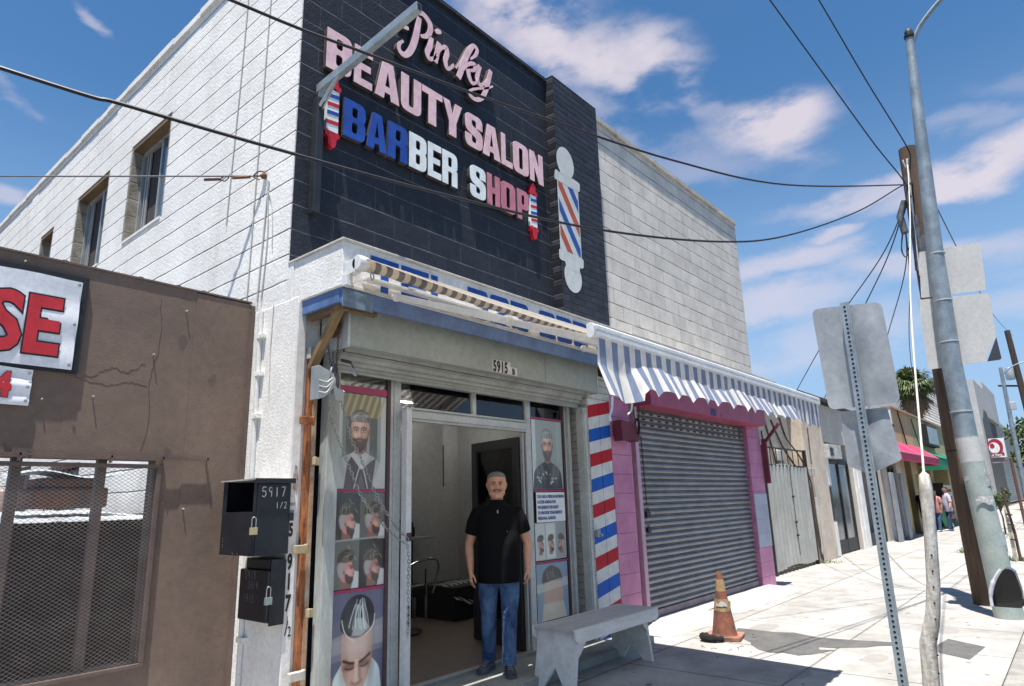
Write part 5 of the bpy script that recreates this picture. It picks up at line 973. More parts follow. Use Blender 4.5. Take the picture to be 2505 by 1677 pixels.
background(p, ((0, .12, (190, 200, 196)), (.8, 1.1, (160, 172, 170)))); portrait(p, .50, .86, .165, (190, 194, 190), (120, 120, 116), (84, 74, 70), (44, 44, 48))
p.hairs(lambda g: (g.uniform(.1, .9), g.uniform(.12, .30)), lambda x, y, g: (x+g.uniform(-.08, .08), y+g.uniform(-.05, .05)), 30, .03, [(196, 198, 192), (120, 122, 120), (60, 60, 62)], .8); p.done()
p = Poster(5.78, 6.31, 1.375, 1.695, 'white printed notice taped over the right shop window', y=4.582, group='notices', bg=(222, 224, 222))
nt_ = p.done(False); b = MB()
for k, s_ in enumerate(('YOU ARE A PERSON ENTERING', 'ACCESS ASKING FOR', 'WE RESERVE THE RIGHT', 'TO PROVIDE YOUR SERVICE', 'PERSONAL GARAGE')): b.text(s_, .044, lambda u, v, d: (5.80+u, 4.578+d*.3, 1.635-.058*k+v), .001, bold=.0022, xs=.80)
b.build('print', mat('blue_ink', srgb(90, 120, 170), .6), nt_)
p = Poster(5.75, 6.315, .975, 1.37, 'shop window poster with three small heads of men under the notice', bg=(168, 174, 172))
for k in range(3): p.poly([(.02+k*.33, .02), (.31+k*.33, .02), (.31+k*.33, .68), (.02+k*.33, .68)], ((196, 200, 198), (206, 208, 204), (150, 154, 152))[k], 1, .01); side_head(p, .03+k*.33, .10, .28, 1 if k < 2 else -1, .8)
p.done()
p = Poster(5.75, 6.315, .36, .94, 'shop window poster of cropped dark hair and pale cape low on the right', bg=(128, 148, 166))
p.poly([(.12, -.1), (.2, .34, .1), (.82, .34, .1), (.95, -.1)], (196, 188, 170), 1, .03); p.poly([(.22, .3, .05), (.2, .62, .1), (.4, .74, .1), (.7, .72, .1), (.85, .56, .1), (.8, .3, .05)], (186, 150, 134), 1, .03)
p.poly([(.15, .64, .05), (.2, .88, .1), (.45, 1.0, .1), (.75, .90, .1), (.85, .66, .05), (.5, .70, .1)], (70, 66, 62), 1, .03)
p.hairs(lambda g: (g.uniform(.25, .75), g.uniform(.68, .76)), lambda x, y, g: (x+g.uniform(-.08, .04), y+g.uniform(.06, .18)), 18, .018, [(110, 112, 112), (140, 144, 144), (50, 48, 46)], .55); p.poly([(0, .66), (1, .74), (1, .58), (0, .50)], (206, 204, 190), .55, .02); p.done()

# ================================================================== PINK SHOP SHUTTER
P2 = thing('pink_roller_shutter', (7.6, 4.42, .1), 'closed grey ribbed roller shutter with rose coloured box and guides', 'shutter')
M['slat2'] = mat('shutter_slat', (.27, .275, .29), .42, (.17, .173, .185), 2.5, metal=.25, stretch=(.9, 1, 2.2)); add_spots(M['slat2'], (.09, .085, .085), 7., .2, .6, (1, 1, .5))
b = MB(); z = .20; pitch = .0785; x0, x1 = 7.80, 11.62; prof = []
while z < 2.80:
    prof += [(4.484, z), (4.470, z+.003), (4.458, z+.012), (4.449, z+.026), (4.447, z+.040), (4.452, z+.052), (4.462, z+.059), (4.480, z+.0615), (4.482, z+.066), (4.468, z+.0675), (4.466, z+.073), (4.484, z+.076)]; z += pitch
vs = [(x, p_, z_) for x in (x0, x1) for p_, z_ in prof]; n = len(prof); b.add(vs, [(i, i+1, n+i+1, n+i) for i in range(n-1)]); b.build('curtain', M['slat2'], P2)
b = MB(); b.box(x0, x1, 4.44, 4.475, .12, .20); b.build('bottom_bar', mat('mauve_bar', (.25, .20, .23), .6, (.15, .12, .14), 6), P2, bevel=.003)
b = MB()
for r_, z_ in enumerate((2.735, 2.655, 2.58)):
    for k in range(16): b.box(8.02+k*.225, 8.02+k*.225+.085, 4.443, 4.452, z_-.008, z_+.012)
b.build('vent_slots', M['dark'], P2)
for q in ((7.71, 7.80, 4.40, 4.50, .10, 2.84), (11.62, 11.65, 4.40, 4.46, .1, 2.8)):
    b = MB(); b.box(*q); b.build('guide_rail', mat('pale_rose', srgb(205, 165, 185), .5), P2, bevel=.003)
b = MB(); b.box(7.56, 7.71, 4.46, 4.52, .10, 2.9); b.build('jamb', M['maroon'], P2)
b = MB(); b.box(7.74, 11.95, 4.14, 4.50, 2.80, 3.10); b.build('header_box', M['pinkd'], P2, bevel=.004)
b = MB(); b.bar((12.28, 4.30, 2.55), (12.28, 4.02, 2.86), .05, .05); b.box(12.225, 12.29, 4.28, 4.36, 1.8, 2.6); b.build('bracket', M['maroon'], P2)
b = MB(); b.shape([rpoly([(7.05, 2.56, .01), (7.42, 2.53, .03), (7.50, 2.38, .02), (7.44, 2.30, .02), (7.30, 2.33, .03), (7.06, 2.30, .01)])], .12, lambda u, v, d: (u+.03, 4.22+d, v)); b.build('hoist_cover', M['maroon'], P2, bevel=.01)
b = MB(); M_ = Matrix.Translation((7.50, 4.24, 2.50)) @ Matrix.Rotation(R(50), 4, 'Z') @ Matrix.Rotation(R(90), 4, 'X'); b.tube([M_ @ Vector((.075*math.cos(a), .10*math.sin(a), 0)) for a in [k*math.pi/10 for k in range(21)]], .014, 8, cap=False); b.build('pocket_wheel', M['dark'], P2, smooth=True)
b = MB(); chain(b, [(7.42, 4.24, 2.95), (7.44, 4.24, 2.7), (7.46, 4.24, 2.5)], .04, .005, .01); chain(b, [(7.62, 4.24, 3.0), (7.58, 4.24, 2.8), (7.55, 4.24, 2.55)], .04, .005, .01); chain(b, [(7.90, 4.42, 2.42), (7.91, 4.42, 2.0), (7.92, 4.42, 1.5)], .04, .004, .008); b.build('hand_chain', M['chaind'], P2)
b = MB(); b.box(7.84, 7.98, 4.41, 4.44, .14, .20); b.build('floor_latch', M['darkst'], P2, bevel=.006)
for z_, w_ in ((1.40, .05), (1.20, .04)):
    b = MB(); b.box(7.91-w_, 7.91+w_, 4.39, 4.43, z_-w_, z_+w_*.6); b.tube([(7.91-w_*.6, 4.41, z_+w_*.5), (7.91-w_*.4, 4.41, z_+w_*1.5), (7.91+w_*.4, 4.41, z_+w_*1.5), (7.91+w_*.6, 4.41, z_+w_*.5)], .008, 6); b.build('padlock', M['darkst'], P2, bevel=.006)
b = MB(); b.text('5915', .14, lambda u, v, d: (9.60+u, 4.1365+d, 2.815+v), .002, bold=.008, xs=.75); b.text('A', .08, lambda u, v, d: (9.98+u, 4.1365+d, 2.815+v), .002, bold=.003, xs=.8); solo('house_number', b, mat('navy_digits', srgb(40, 55, 120), .5), 'dark blue number 5915 with small letter on the rose shutter box', 'house number')
b = MB(); b.box(6.60, 6.66, 4.34, 4.385, 1.18, 1.26); b.ball((6.66, 4.33, 1.2), .02); solo('door_latch', b, M['cast'], 'small grey latch on the edge of the striped pier', 'latch', bevel=.005)

# ================================================================== BENCH
T = thing('wooden_bench', (5.75, 3.8, 0), 'grey painted plank bench with notched board legs in front of the striped pier', 'bench')
M['bench'] = mat('bench_grey', (.88, .85, .80), .75, (.68, .66, .61), 5., bump=.35, bscale=30, stretch=(.4, 2, 2)); M['bench2'] = mat('bench_top_grey', (.56, .55, .54), .75, (.42, .41, .40), 4., bump=.35, stretch=(.3, 2, 2))
bx0, bx1, by0, by1, bh = 5.00, 6.48, 3.60, 4.04, .50
b = MB(); b.box(bx0, bx1, by0, by1, bh-.032, bh); b.build('seat', M['bench2'], T, bevel=.006)
for y in (by0-.024, by1+.002):
    b = MB(); b.shape([[(bx0, bh-.005), (bx1, bh-.005), (bx1, bh-.09), (bx1-.04, bh-.115), (bx0+.04, bh-.115), (bx0, bh-.09)]], .022, lambda u, v, d: (u, y+d, v)); b.build('apron', M['bench'], T, bevel=.003)
for x in (bx0+.02, bx1-.20):
    b = MB(); b.shape([[(by0, 0), (by0+.10, 0), ((by0+by1)/2, .17), (by1-.10, 0), (by1, 0), (by1, bh-.034), (by0, bh-.034)]], .035, lambda u, v, d: (x+d+(.10*(bh-v)/bh-.05)*(1 if x > 5.7 else -1), u, v)); b.build('leg', M['bench'], T, bevel=.003)
    for y in (by0-.003, by1-.020):
        b = MB(); s_ = 1 if x < 5.7 else -1; b.shape([[(x+.04*s_, bh-.115), (x+.14*s_+.03, bh-.115), (x+.03+.02*s_, .27)]], .016, lambda u, v, d: (u, y+d, v)); b.build('gusset', M['bench'], T)

# ================================================================== TRAFFIC CONE
T = thing('traffic_cone', (7.80, 3.46, 0), 'dirty faded orange traffic cone with torn yellowed collars on the pavement', 'cone')
MO = mat('cone_orange', srgb(148, 84, 62), .85, srgb(84, 68, 58), 9, bump=.3); MY = mat('cone_dirty_band', srgb(168, 142, 100), .8, srgb(118, 92, 70), 9, bump=.3); MT = mat('torn_tape', (.62, .60, .54), .7)
Mc = Matrix.Translation((7.80, 3.46, 0)) @ Matrix.Rotation(R(14), 4, 'Z')
b = MB(); b.shape([rpoly([(-.20, -.20, .05), (.20, -.20, .05), (.20, .20, .05), (-.20, .20, .05)])], .035, lambda u, v, d: tuple(Mc @ Vector((u, v, .04-d)))); b.build('base', mat('cone_base', srgb(176, 120, 98), .8, srgb(120, 84, 70), 8), T, bevel=.006)
b = MB(); b.lathe([(.150, .038), (.142, .05), (.136, .07), (.098, .30), (.074, .43), (.058, .52), (.040, .64), (.034, .72), (.026, .735), (.022, .72)], (7.80, 3.46, 0), 28); b.build('body', MO, T, smooth=True)
b = MB(); b.lathe([(.1005, .298), (.091, .36), (.0765, .43)], (7.80, 3.46, 0), 28); b.lathe([(.0605, .515), (.053, .585), (.0425, .645)], (7.80, 3.46, 0), 28); b.build('collar', MY, T, smooth=True)
b = MB()
for a, w in ((200, 38), (300, 30)):
    pts = [(7.80+.10*math.cos(R(a+t)), 3.46+.10*math.sin(R(a+t))) for t in (-w, -w/2, 0, w/2, w)]
    b.add([(x, y, .40-.02*math.sin(i*2)) for i, (x, y) in enumerate(pts)]+[(x*1.0, y, .355+.012*math.sin(i*3)) for i, (x, y) in enumerate(pts)], [(i, i+1, i+6, i+5) for i in range(4)])
b.build('torn_band', MT, T)
b = MB(); b.tube(crom([(7.66, 3.62, .04), (7.52, 3.60, .05), (7.49, 3.50, .04), (7.55, 3.40, .035), (7.60, 3.42, .03)], 5), [.03]*5+[.045]*8+[.03]*8, 8); solo('black_rag', b, M['dark'], 'crumpled black rag lying against the base of the traffic cone', 'rag', smooth=True)
b = MB()
random.seed(11)
for k in range(16):
    x, y = random.uniform(7.1, 8.2), random.uniform(2.95, 3.6); a = random.uniform(0, 6.28); L_ = random.uniform(.04, .12)
    b.tube([(x, y, .004), (x+L_*.5*math.cos(a), y+L_*.5*math.sin(a), .012), (x+L_*math.cos(a+.4), y+L_*math.sin(a+.4), .004)], .003, 4)
o = solo('twig_litter', b, mat('dry_litter', (.10, .08, .05), .9), 'dry twigs and leaf litter scattered on the pavement by the cone', 'litter'); o['kind'] = 'stuff'; 

# ================================================================== BUILDINGS DOWN THE STREET
M['cream'] = mat('cream_render', (.68, .58, .46), .9, (.52, .43, .34), 1.3, bump=.7, bscale=18)
M['beige'] = mat('beige_render', (.56, .52, .46), .9, (.46, .42, .37), 1.0, bump=.3)
M['corr'] = mat('corrugated_grey', (.44, .44, .40), .6, (.33, .33, .30), 3., metal=.1, stretch=(1, 1, .4))
M['iron'] = mat('black_iron', (.02, .018, .016), .6)
T = thing('cream_building', (12.4, 5.3, 0), 'low cream rendered building behind the corrugated gate', 'building')
b = MB(); b.box(12.3, 16.85, 5.30, 9.5, 0, 3.55); b.box(16.85, 18.55, 5.0, 9.5, -.05, 4.02); b.build('wall', M['cream'], T, bevel=.02)
b = MB(); b.box(12.3, 16.9, 5.2, 9.6, 3.55, 3.63); b.box(16.8, 20.8, 4.93, 9.6, 4.02, 4.10); b.build('roof', mat('dark_roof_edge', (.05, .045, .04), .9), T)
T = thing('corrugated_gate', (14.4, 4.97, 0), 'pale grey corrugated sheet gate with iron railing along its top', 'gate')
b = MB()
def cg(u, v):
    x = 13.95+2.85*u; return (x, 4.99+.022*math.sin(x*2*math.pi/.24), .10+.03*math.sin(x*3)+(2.14-.02*u)*v)
b.grid(cg, 140, 3); b.build('sheet', M['corr'], T, smooth=True)
b = MB()
for x in (13.95, 16.78): b.box(x, x+.05, 4.96, 5.04, 0, 2.62)
b.box(13.95, 16.8, 4.99, 5.02, 2.20, 2.235); b.box(13.95, 16.8, 4.99, 5.02, 2.58, 2.61)
for k in range(8): b.tube([(14.1+k*.37, 5.0, 2.22), (14.1+k*.37, 5.0, 2.6)], .011, 6)
b.build('railing', M['iron'], T)
b = MB()
for z in (1.55, 1.0, .72): b.ball((15.5, 4.955, z), .03, 8, 6)
b.box(15.49, 15.505, 4.955, 4.962, .3, 2.2); b.build('bolt', M['iron'], T)
b = MB()
for k, pts in enumerate(([(15.6, 5.28, 3.3), (16.1, 5.25, 2.7), (16.6, 5.2, 2.3), (16.85, 4.98, 1.8), (16.9, 4.97, .9), (17.0, 4.96, .1)], [(16.2, 5.28, 3.4), (16.5, 5.26, 2.9), (16.75, 5.1, 2.5), (16.95, 4.97, 1.9), (17.0, 4.97, 1.0), (17.1, 4.96, .05)], [(15.2, 5.28, 3.2), (15.5, 5.27, 2.5), (15.6, 5.26, 2.0)], [(14.9, 5.28, 3.0), (15.0, 5.27, 2.3)], [(17.3, 4.98, 3.2), (17.25, 4.98, 2.5), (17.2, 4.97, 2.3)])): b.tube(crom(pts, 6), .022-.002*k, 6)
solo('dry_vine', b, mat('vine_brown', (.14, .09, .055), .9, (.07, .05, .035), 12), 'bare brown vine stems climbing the cream wall beside the gate', 'vine', smooth=True)
for q, l_ in (((17.05, 17.18, 4.93, 4.995, .2, 1.5), 'tall narrow weathered box low on the cream pier'), ((17.0, 17.2, 4.9, 4.995, 2.0, 2.2), 'small weathered meter box high on the cream pier'), ((15.65, 15.95, 5.22, 5.295, 2.35, 2.6), 'weathered meter box on the cream wall behind the gate railing')):
    b = MB(); b.box(*q); solo('meter_box', b, M['stucco2'], l_, 'box', 'boxes on the cream building', bevel=.01)

T = thing('grey_shop_building', (18.6, 5.15, 0), 'single storey beige shop building with dark glazed doors beyond the cream wall', 'building')
b = MB(); b.box(18.56, 28.4, 5.12, 12, 2.95, 4.0); b.box(18.56, 19.05, 5.10, 12, -.05, 2.95); b.box(21.4, 22.4, 5.08, 12, -.05, 2.95); b.box(25.0, 26.1, 5.08, 12, -.05, 2.95); b.box(27.6, 28.4, 5.06, 12, -.05, 2.95); b.build('wall', M['beige'], T, bevel=.01)
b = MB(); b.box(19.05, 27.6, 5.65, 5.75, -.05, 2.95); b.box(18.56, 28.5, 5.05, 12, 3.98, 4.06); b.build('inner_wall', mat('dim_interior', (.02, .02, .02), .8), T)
for (x0_, x1_) in ((19.12, 21.3), (22.5, 24.9), (26.15, 27.5)):
    b = MB()
    for x in (x0_, (x0_+x1_)/2-.04, x1_-.09): b.box(x, x+.09, 5.14, 5.22, .0, 2.45)
    b.box(x0_, x1_, 5.14, 5.22, 2.38, 2.48); b.box(x0_+.09, x1_-.09, 5.15, 5.21, .02, .36)
    b.build('door_frame', M['iron'], T)
b = MB()
for (x0_, x1_) in ((19.21, 20.16), (20.25, 21.2)): b.box(x0_, x1_, 5.175, 5.185, .36, 2.38)
b.build('door_pane', mat('dusty_glass', (.10, .13, .14), .12, (.04, .055, .06), 2.5, spec=1.0), T)
b = MB(); b.box(18.60, 18.95, 5.06, 5.10, .9, 1.75); b.build('black_box', M['iron'], T)
for q in ((18.62, 19.0, 5.05, 5.098, 1.80, 2.7), (18.7, 18.98, 5.04, 5.10, .02, .86), (21.5, 21.62, 5.03, 5.08, 0, 2.3), (21.85, 22.3, 5.04, 5.08, 0, 2.35)):
    b = MB(); b.box(*q); b.build('pale_panel', M['stucco'], T)
b = MB(); b.box(18.7, 19.9, 4.92, 5.1, 2.50, 2.86); solo('shop_board', b, mat('board_white', (.6, .6, .57), .7, (.35, .33, .3), 5), 'weathered white sign board above the dark glazed door', 'sign', bevel=.01)
b = MB(); b.text('EX', .26, lambda u, v, d: (18.8+u, 4.915+d, 2.58+v), .002, bold=.02); solo('board_mark', b, M['blackp'], 'black painted marks on the weathered sign board', 'lettering')
def awn(name, x0_, x1_, yw, yf_, zw, zf_, zb, m, mt, label, post=False):
    T = thing(name, (x0_, yw, zb), label, 'awning', 'fixed shop awnings down the street')
    b = MB()
    b.add([(x0_, yw, zw), (x1_, yw, zw), (x1_, yf_, zf_), (x0_, yf_, zf_), (x0_, yf_, zb), (x1_, yf_, zb), (x0_, yw, zb), (x1_, yw, zb)], [(0, 1, 2, 3), (3, 2, 5, 4), (0, 3, 4, 6), (1, 7, 5, 2)]); b.build('canvas', m, T)
    b = MB()
    for t in (0, .5, 1): x = x0_+(x1_-x0_)*t; b.bar((x, yw, zw+.01), (x, yf_, zf_+.01), .03, .02)
    b.bar((x0_, yf_-.01, zf_+.01), (x1_, yf_-.01, zf_+.01), .03, .03); b.build('edge_piping', mt, T)
M['redc'] = mat('red_canvas', srgb(196, 52, 92), .7, srgb(170, 40, 78), 2.); M['grnc'] = mat('green_canvas', srgb(22, 128, 98), .7, srgb(15, 108, 82), 2.); M['pinkpipe'] = mat('pink_piping', srgb(225, 160, 180), .7)
awn('red_awning', 24.95, 32.5, 5.12, 4.35, 3.42, 2.85, 2.58, M['redc'], M['pinkpipe'], 'pinkish red canvas awning over the dark shop doors')
awn('green_awning', 32.7, 41.5, 5.12, 4.25, 3.30, 2.86, 2.40, M['grnc'], M['grnc'], 'green canvas awning next to the red one')
M['yel'] = mat('yellow_render', (.52, .43, .22), .9, (.38, .32, .18), .8, bump=.3)
T = thing('yellow_building', (28.5, 5.2, 0), 'two storey ochre yellow building with a projecting window sign', 'building')
b = MB(); b.box(28.5, 43.0, 5.15, 12, 2.9, 4.72); b.box(28.5, 29.4, 5.10, 12, -.05, 2.9); b.box(30.9, 32.2, 5.14, 12, -.05, 2.9); b.box(35.2, 36.0, 5.14, 12, -.05, 2.9); b.box(40.5, 43.0, 5.14, 12, -.05, 2.9); b.build('wall', M['yel'], T)
b = MB(); b.box(28.42, 28.50, 5.1, 12, 2.9, 4.75); b.box(43.0, 44.2, 5.05, 12, 0, 4.6); b.build('white_end', M['stucco'], T)
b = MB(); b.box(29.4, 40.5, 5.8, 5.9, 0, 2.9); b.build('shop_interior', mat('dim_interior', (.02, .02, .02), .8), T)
b = MB(); b.box(28.4, 43.1, 5.05, 5.4, 4.72, 4.79)
for k in range(14): b.box(28.8+k, 29.3+k, 5.1, 5.4, 4.79, 4.79+.05*random.random())
b.build('parapet', mat('clay_coping', (.45, .33, .24), .9), T)
b = MB(); b.box(34.7, 37.6, 4.9, 5.16, 3.55, 4.52); fw = b.build('window_sign', M['iron'], T); b = MB(); b.box(34.85, 37.45, 4.885, 4.90, 3.65, 4.42); b.build('pane', mat('sky_pane', (.42, .50, .54), .3, (.3, .4, .46), 3), fw)
b = MB(); b.tube(crom([(29.8, 5.1, 4.7), (30.3, 5.1, 3.9), (30.7, 5.1, 3.3)], 5), .025, 6); b.build('cable', M['iron'], T); b = MB(); b.tube(crom([(32.5, 5.1, 4.6), (33.4, 5.1, 3.6), (34.2, 5.1, 3.3)], 5), .02, 6); b.build('cable', M['iron'], T)
for k, (x, w, c) in enumerate(((29.5, .9, (.50, .38, .12)), (26.2, .5, (.30, .31, .33)), (24.7, .5, (.33, .34, .37)))):
    b = MB(); b.box(x, x+w, 4.72, 4.80, .0, 2.2, Matrix.Translation((0, 0, 0))); solo('door_leaf', b, mat('leaf_%s' % 'abc'[k], c, .7, tuple(q*.7 for q in c), 3), ('yellow board leaf propped by the open shop under the green awning', 'grey shutter leaf folded beside the red awning doorway', 'pale grey shutter leaf left of the red awning doorway')[k], 'shutter leaf', bevel=.01)
b = MB()
for z in (.3, .62, .95, 1.3, 1.62):
    b.m = int(z*10) % 3; b.box(35.4, 37.5, 4.75, 5.5, z, z+.18)
b.m = 3; b.box(35.35, 37.55, 4.8, 5.5, .05, .1); b.box(35.35, 35.4, 4.75, 5.5, .05, 1.9)
solo('goods_shelf', b, [mat('goods_red', (.35, .05, .05), .6), mat('goods_white', (.5, .5, .48), .6), mat('goods_blue', (.08, .18, .32), .6), M['iron']], 'shelf stacked with red, white and blue boxes under the green awning', 'shelf')
b = MB(); b.bar((34.0, 4.6, .05), (34.2, 4.9, 1.25), .5, .03); solo('green_board', b, mat('green_board', (.12, .34, .16), .7), 'green plank leaning in the shop opening beside two people', 'board')

T = thing('louvred_building', (42, 8, 0), 'white building with horizontal louvres rising behind the yellow building', 'building')
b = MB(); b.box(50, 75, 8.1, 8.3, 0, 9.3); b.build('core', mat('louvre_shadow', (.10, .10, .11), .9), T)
b = MB()
for k in range(17): b.box(49.9, 75, 7.95, 8.12, 5.6+k*.22, 5.6+k*.22+.12); b.box(49.88, 50.0, 8.1, 8.3, 5.6+k*.22, 5.6+k*.22+.12)
b.build('louvres', M['stucco'], T)
b = MB(); b.box(44.2, 66, 5.6, 7.9, 0, 5.0); b.build('front_wall', M['stucco'], T)
T = thing('modern_building', (66, 5.5, 0), 'tall grey modern building with a dark arched opening far down the street', 'building')
b = MB(); b.box(67, 74.5, 5.5, 18, 0, 10.6); b.box(74.5, 86, 5.5, 18, 8.0, 11.3); b.box(86, 120, 6.4, 18, 0, 9.4); b.build('wall', mat('pale_grey_panel', (.50, .50, .49), .8, (.42, .42, .41), .4), T)
b = MB(); b.box(74.5, 86, 5.9, 6.2, 0, 8.0); b.shape([[(68.6, 0), (74.3, 0), (74.3, 7.4), (72.6, 8.3), (70.3, 8.3), (68.6, 7.4)]], .05, lambda u, v, d: (u, 5.48-.03+d, v)); b.build('dark_opening', mat('shade_grey', (.09, .10, .10), .7), T)
b = MB()
for k in range(30): b.box(86, 120, 6.33, 6.38, .8+k*.28, .9+k*.28)
b.build('slats', mat('teal_slats', (.25, .32, .33), .6), T)
T = thing('far_block', (95, -2, 0), 'pale low blocks at the end of the street', 'building')
b = MB(); b.box(125, 170, 3.5, 20, 0, 7.0); b.box(170, 260, 1, 20, 0, 9.0); b.build('wall', M['beige'], T)
# shop sign on a brown post
T = thing('hanging_sign', (33, 2.1, 0), 'white board sign with a red oval emblem and the word Vaca on a brown post', 'sign')
Y_ = lambda u, v, d: (33.0-.03+d, 2.60-u, 2.82+v)
b = MB(); b.box(33.0, 33.08, 2.08, 2.60, 2.80, 3.56); b.build('board', M['whiteL'], T)
b = MB(); b.m = 0; b.shape([ell(.20, .42, .25, .30)], .006, Y_); b.m = 1; b.shape([ell(.16, .36, .18, .22)], .006, lambda u, v, d: (32.96-.004+d, 2.60-u, 2.82+v)); b.m = 0; b.shape([ell(.10, .44, .08, .10)], .006, lambda u, v, d: (32.95+d, 2.60-u, 2.82+v)); b.shape([rpoly([(.02, .03), (.45, .03), (.45, .16), (.02, .16)])], .006, lambda u, v, d: (32.954+d, 2.60-u, 2.82+v)); b.m = 1; b.text('o Vaca', .12, lambda u, v, d: (32.948+d, 2.60-.04-u, 2.865+v), .003, bold=.004); b.build('emblem', [mat('emblem_red', srgb(175, 38, 62), .6), M['whiteL']], T)
b = MB(); b.box(33.0, 33.07, 2.10, 2.60, 2.58, 2.76); b.build('lower_panel', mat('panel_brown_grey', (.14, .12, .12), .6, (.3, .28, .27), 8), T)
b = MB(); b.tube([(33.05, 1.95, 0), (33.05, 1.99, 2.75)], .055, 8); b.build('post', mat('brown_post', (.16, .08, .05), .7), T)
# far street things on the right
T = thing('far_lamp_post', (38, 2.0, 0), 'slim teal grey street lamp post far down the street', 'street lamp')
b = MB(); b.tube([(38, 2.02, -.1), (38, 1.97, 7.1)], [.12, .08], 10); b.build('pole', M['galv'], T, smooth=True)
b = MB(); b.tube(crom([(38, 1.9, 6.8), (38, 1.4, 7.15), (38, .6, 7.3)], 5), .03, 6); b.build('arm', M['galv'], T)
b = MB(); b.box(37.9, 38.1, 1.68, 1.92, 5.1, 5.45); b.build('fixture', mat('fixture_white', (.5, .52, .55), .5), T, bevel=.02)
T = thing('far_power_pole', (57, 1.9, 0), 'dark wooden power pole with a transformer far down the street', 'utility pole')
b = MB(); b.tube([(57, 1.75, 0), (57, 2.15, 12.4)], [.25, .18], 10); b.build('pole', mat('dark_pole_wood', (.06, .045, .035), .9), T, smooth=True)
b = MB(); b.bar((57, .5, 8.2), (57, 3.3, 8.6), .12, .12); b.build('crossarm', M['iron'], T)
b = MB(); b.lathe([(0, 0), (.25, 0), (.27, .1), (.27, .7), (.2, .85), (0, .85)], (56.8, 2.5, 8.9), 12); b.build('transformer', M['cast'], T, smooth=True)
T = thing('second_power_pole', (90, 1.3, 0), 'faint dark wooden pole beyond the lamp post', 'utility pole')
b = MB(); b.tube([(90, 1.5, 0), (90, 1.5, 10)], .2, 8); b.build('pole', mat('dark_pole_wood', (.06, .045, .035), .9), T)
b = MB(); b.tube([(19.0, 1.335, -.02), (19.0, 1.345, .6), (19, 1.38, 1.0), (19.0, 1.42, 1.62)], [.03, .03, .028, .02], 8); T = thing('young_tree', (19, 1.34, 0), 'thin young street tree tied to white stakes', 'tree'); b.build('trunk', mat('young_bark', (.13, .07, .045), .9, (.06, .04, .03), 15), T, smooth=True)
b = MB(); b.box(18.97, 19.02, 1.385, 1.425, 0, .95); b.box(18.97, 19.02, 1.42, 1.46, .0, 1.2); b.build('stake', mat('stake_white', (.60, .56, .46), .9, (.35, .3, .22), 10), T)
b = MB()
for z in (.45, .78, 1.0): b.tube([(18.95, 1.32, z), (18.95, 1.45, z+.02)], .016, 5)
b.build('tie', M['dark'], T)
M['leafA'] = mat('leaf_green', (.075, .12, .03), .6, (.035, .065, .018), 25); M['leafB'] = mat('leaf_light', (.16, .19, .05), .6, (.09, .12, .03), 25); M['bark'] = mat('bark', (.13, .10, .075), .9, (.07, .055, .04), 8, bump=.6)
b = MB(); random.seed(3)
def tuft(mb, c, r, n, ln, w):
    for k in range(n):
        a = random.uniform(0, 6.28); e = random.uniform(.2, 1.4); d = Vector((math.cos(a)*math.cos(e), math.sin(a)*math.cos(e), math.sin(e))); p = Vector(c)+Vector((random.uniform(-r, r), random.uniform(-r, r), 0)); s = d.cross(Vector((0, 0, 1))).normalized()*w; L_ = ln*random.uniform(.6, 1.2)
        mb.add([p-s, p+s, p+d*L_*.6+s*.7, p+d*L_+Vector((0, 0, -.1*L_)), p+d*L_*.6-s*.7], [(0, 1, 2, 3, 4)])
tuft(b, (21.1, 2.45, 0), .28, 90, .16, .012); tuft(b, (19.2, 1.45, 0), .3, 90, .14, .012); tuft(b, (17.2, 4.9, 0), .3, 60, .08, .01)
o = solo('weeds', b, M['leafB'], 'small green weeds growing at the edge of the pavement', 'weeds'); o['kind'] = 'stuff'
# ---- fan palm behind the roofs
def frond(mb, base, az_, el_, L_, fan, n=22):
    d = Vector((math.cos(az_)*math.cos(el_), math.sin(az_)*math.cos(el_), math.sin(el_))); s = d.cross(Vector((0, 0, 1))).normalized(); u = s.cross(d)
    mb.tube([base, Vector(base)+d*L_*.5], .02, 4); hub = Vector(base)+d*L_*.5
    for k in range(n):
        t = (k/(n-1)-.5)*2; a = t*1.9; dd = (d*math.cos(a)+s*math.sin(a)+u*.12*math.cos(a*2)).normalized(); q = fan*(1-.25*abs(t))*random.uniform(.85, 1.1); w = dd.cross(u).normalized()*fan*.045
        mid = hub+dd*q*.6; tip = hub+dd*q+Vector((0, 0, -q*.35*random.uniform(.6, 1.5)))
        mb.add([hub, mid+w, tip, mid-w], [(0, 1, 2, 3)])
T = thing('fan_palm', (46, 7.2, 0), 'shaggy fan palm rising behind the yellow building roof', 'palm tree')
pc = Vector((48, 7.1, 8.1)); b = MB(); b.tube([(48.2, 7.0, 0), (48.1, 7.05, 4), (48, 7.1, 8.3)], [.3, .24, .2], 10); b.build('trunk', M['bark'], T, smooth=True)
random.seed(21)
for nm, m, rng_, cnt in (('crown', M['leafA'], (-.7, 1.35), 62), ('light_fronds', M['leafB'], (-.5, 1.1), 26), ('dead_skirt', mat('dead_frond', (.20, .14, .08), .9, (.11, .08, .05), 20), (-1.5, -.7), 34)):
    b = MB()
    for k in range(cnt): frond(b, pc+Vector((0, 0, -.3 if nm == 'dead_skirt' else 0)), random.uniform(0, 6.28), random.uniform(*rng_), random.uniform(1.0, 1.6), random.uniform(.7, 1.05))
    b.build(nm, m, T)
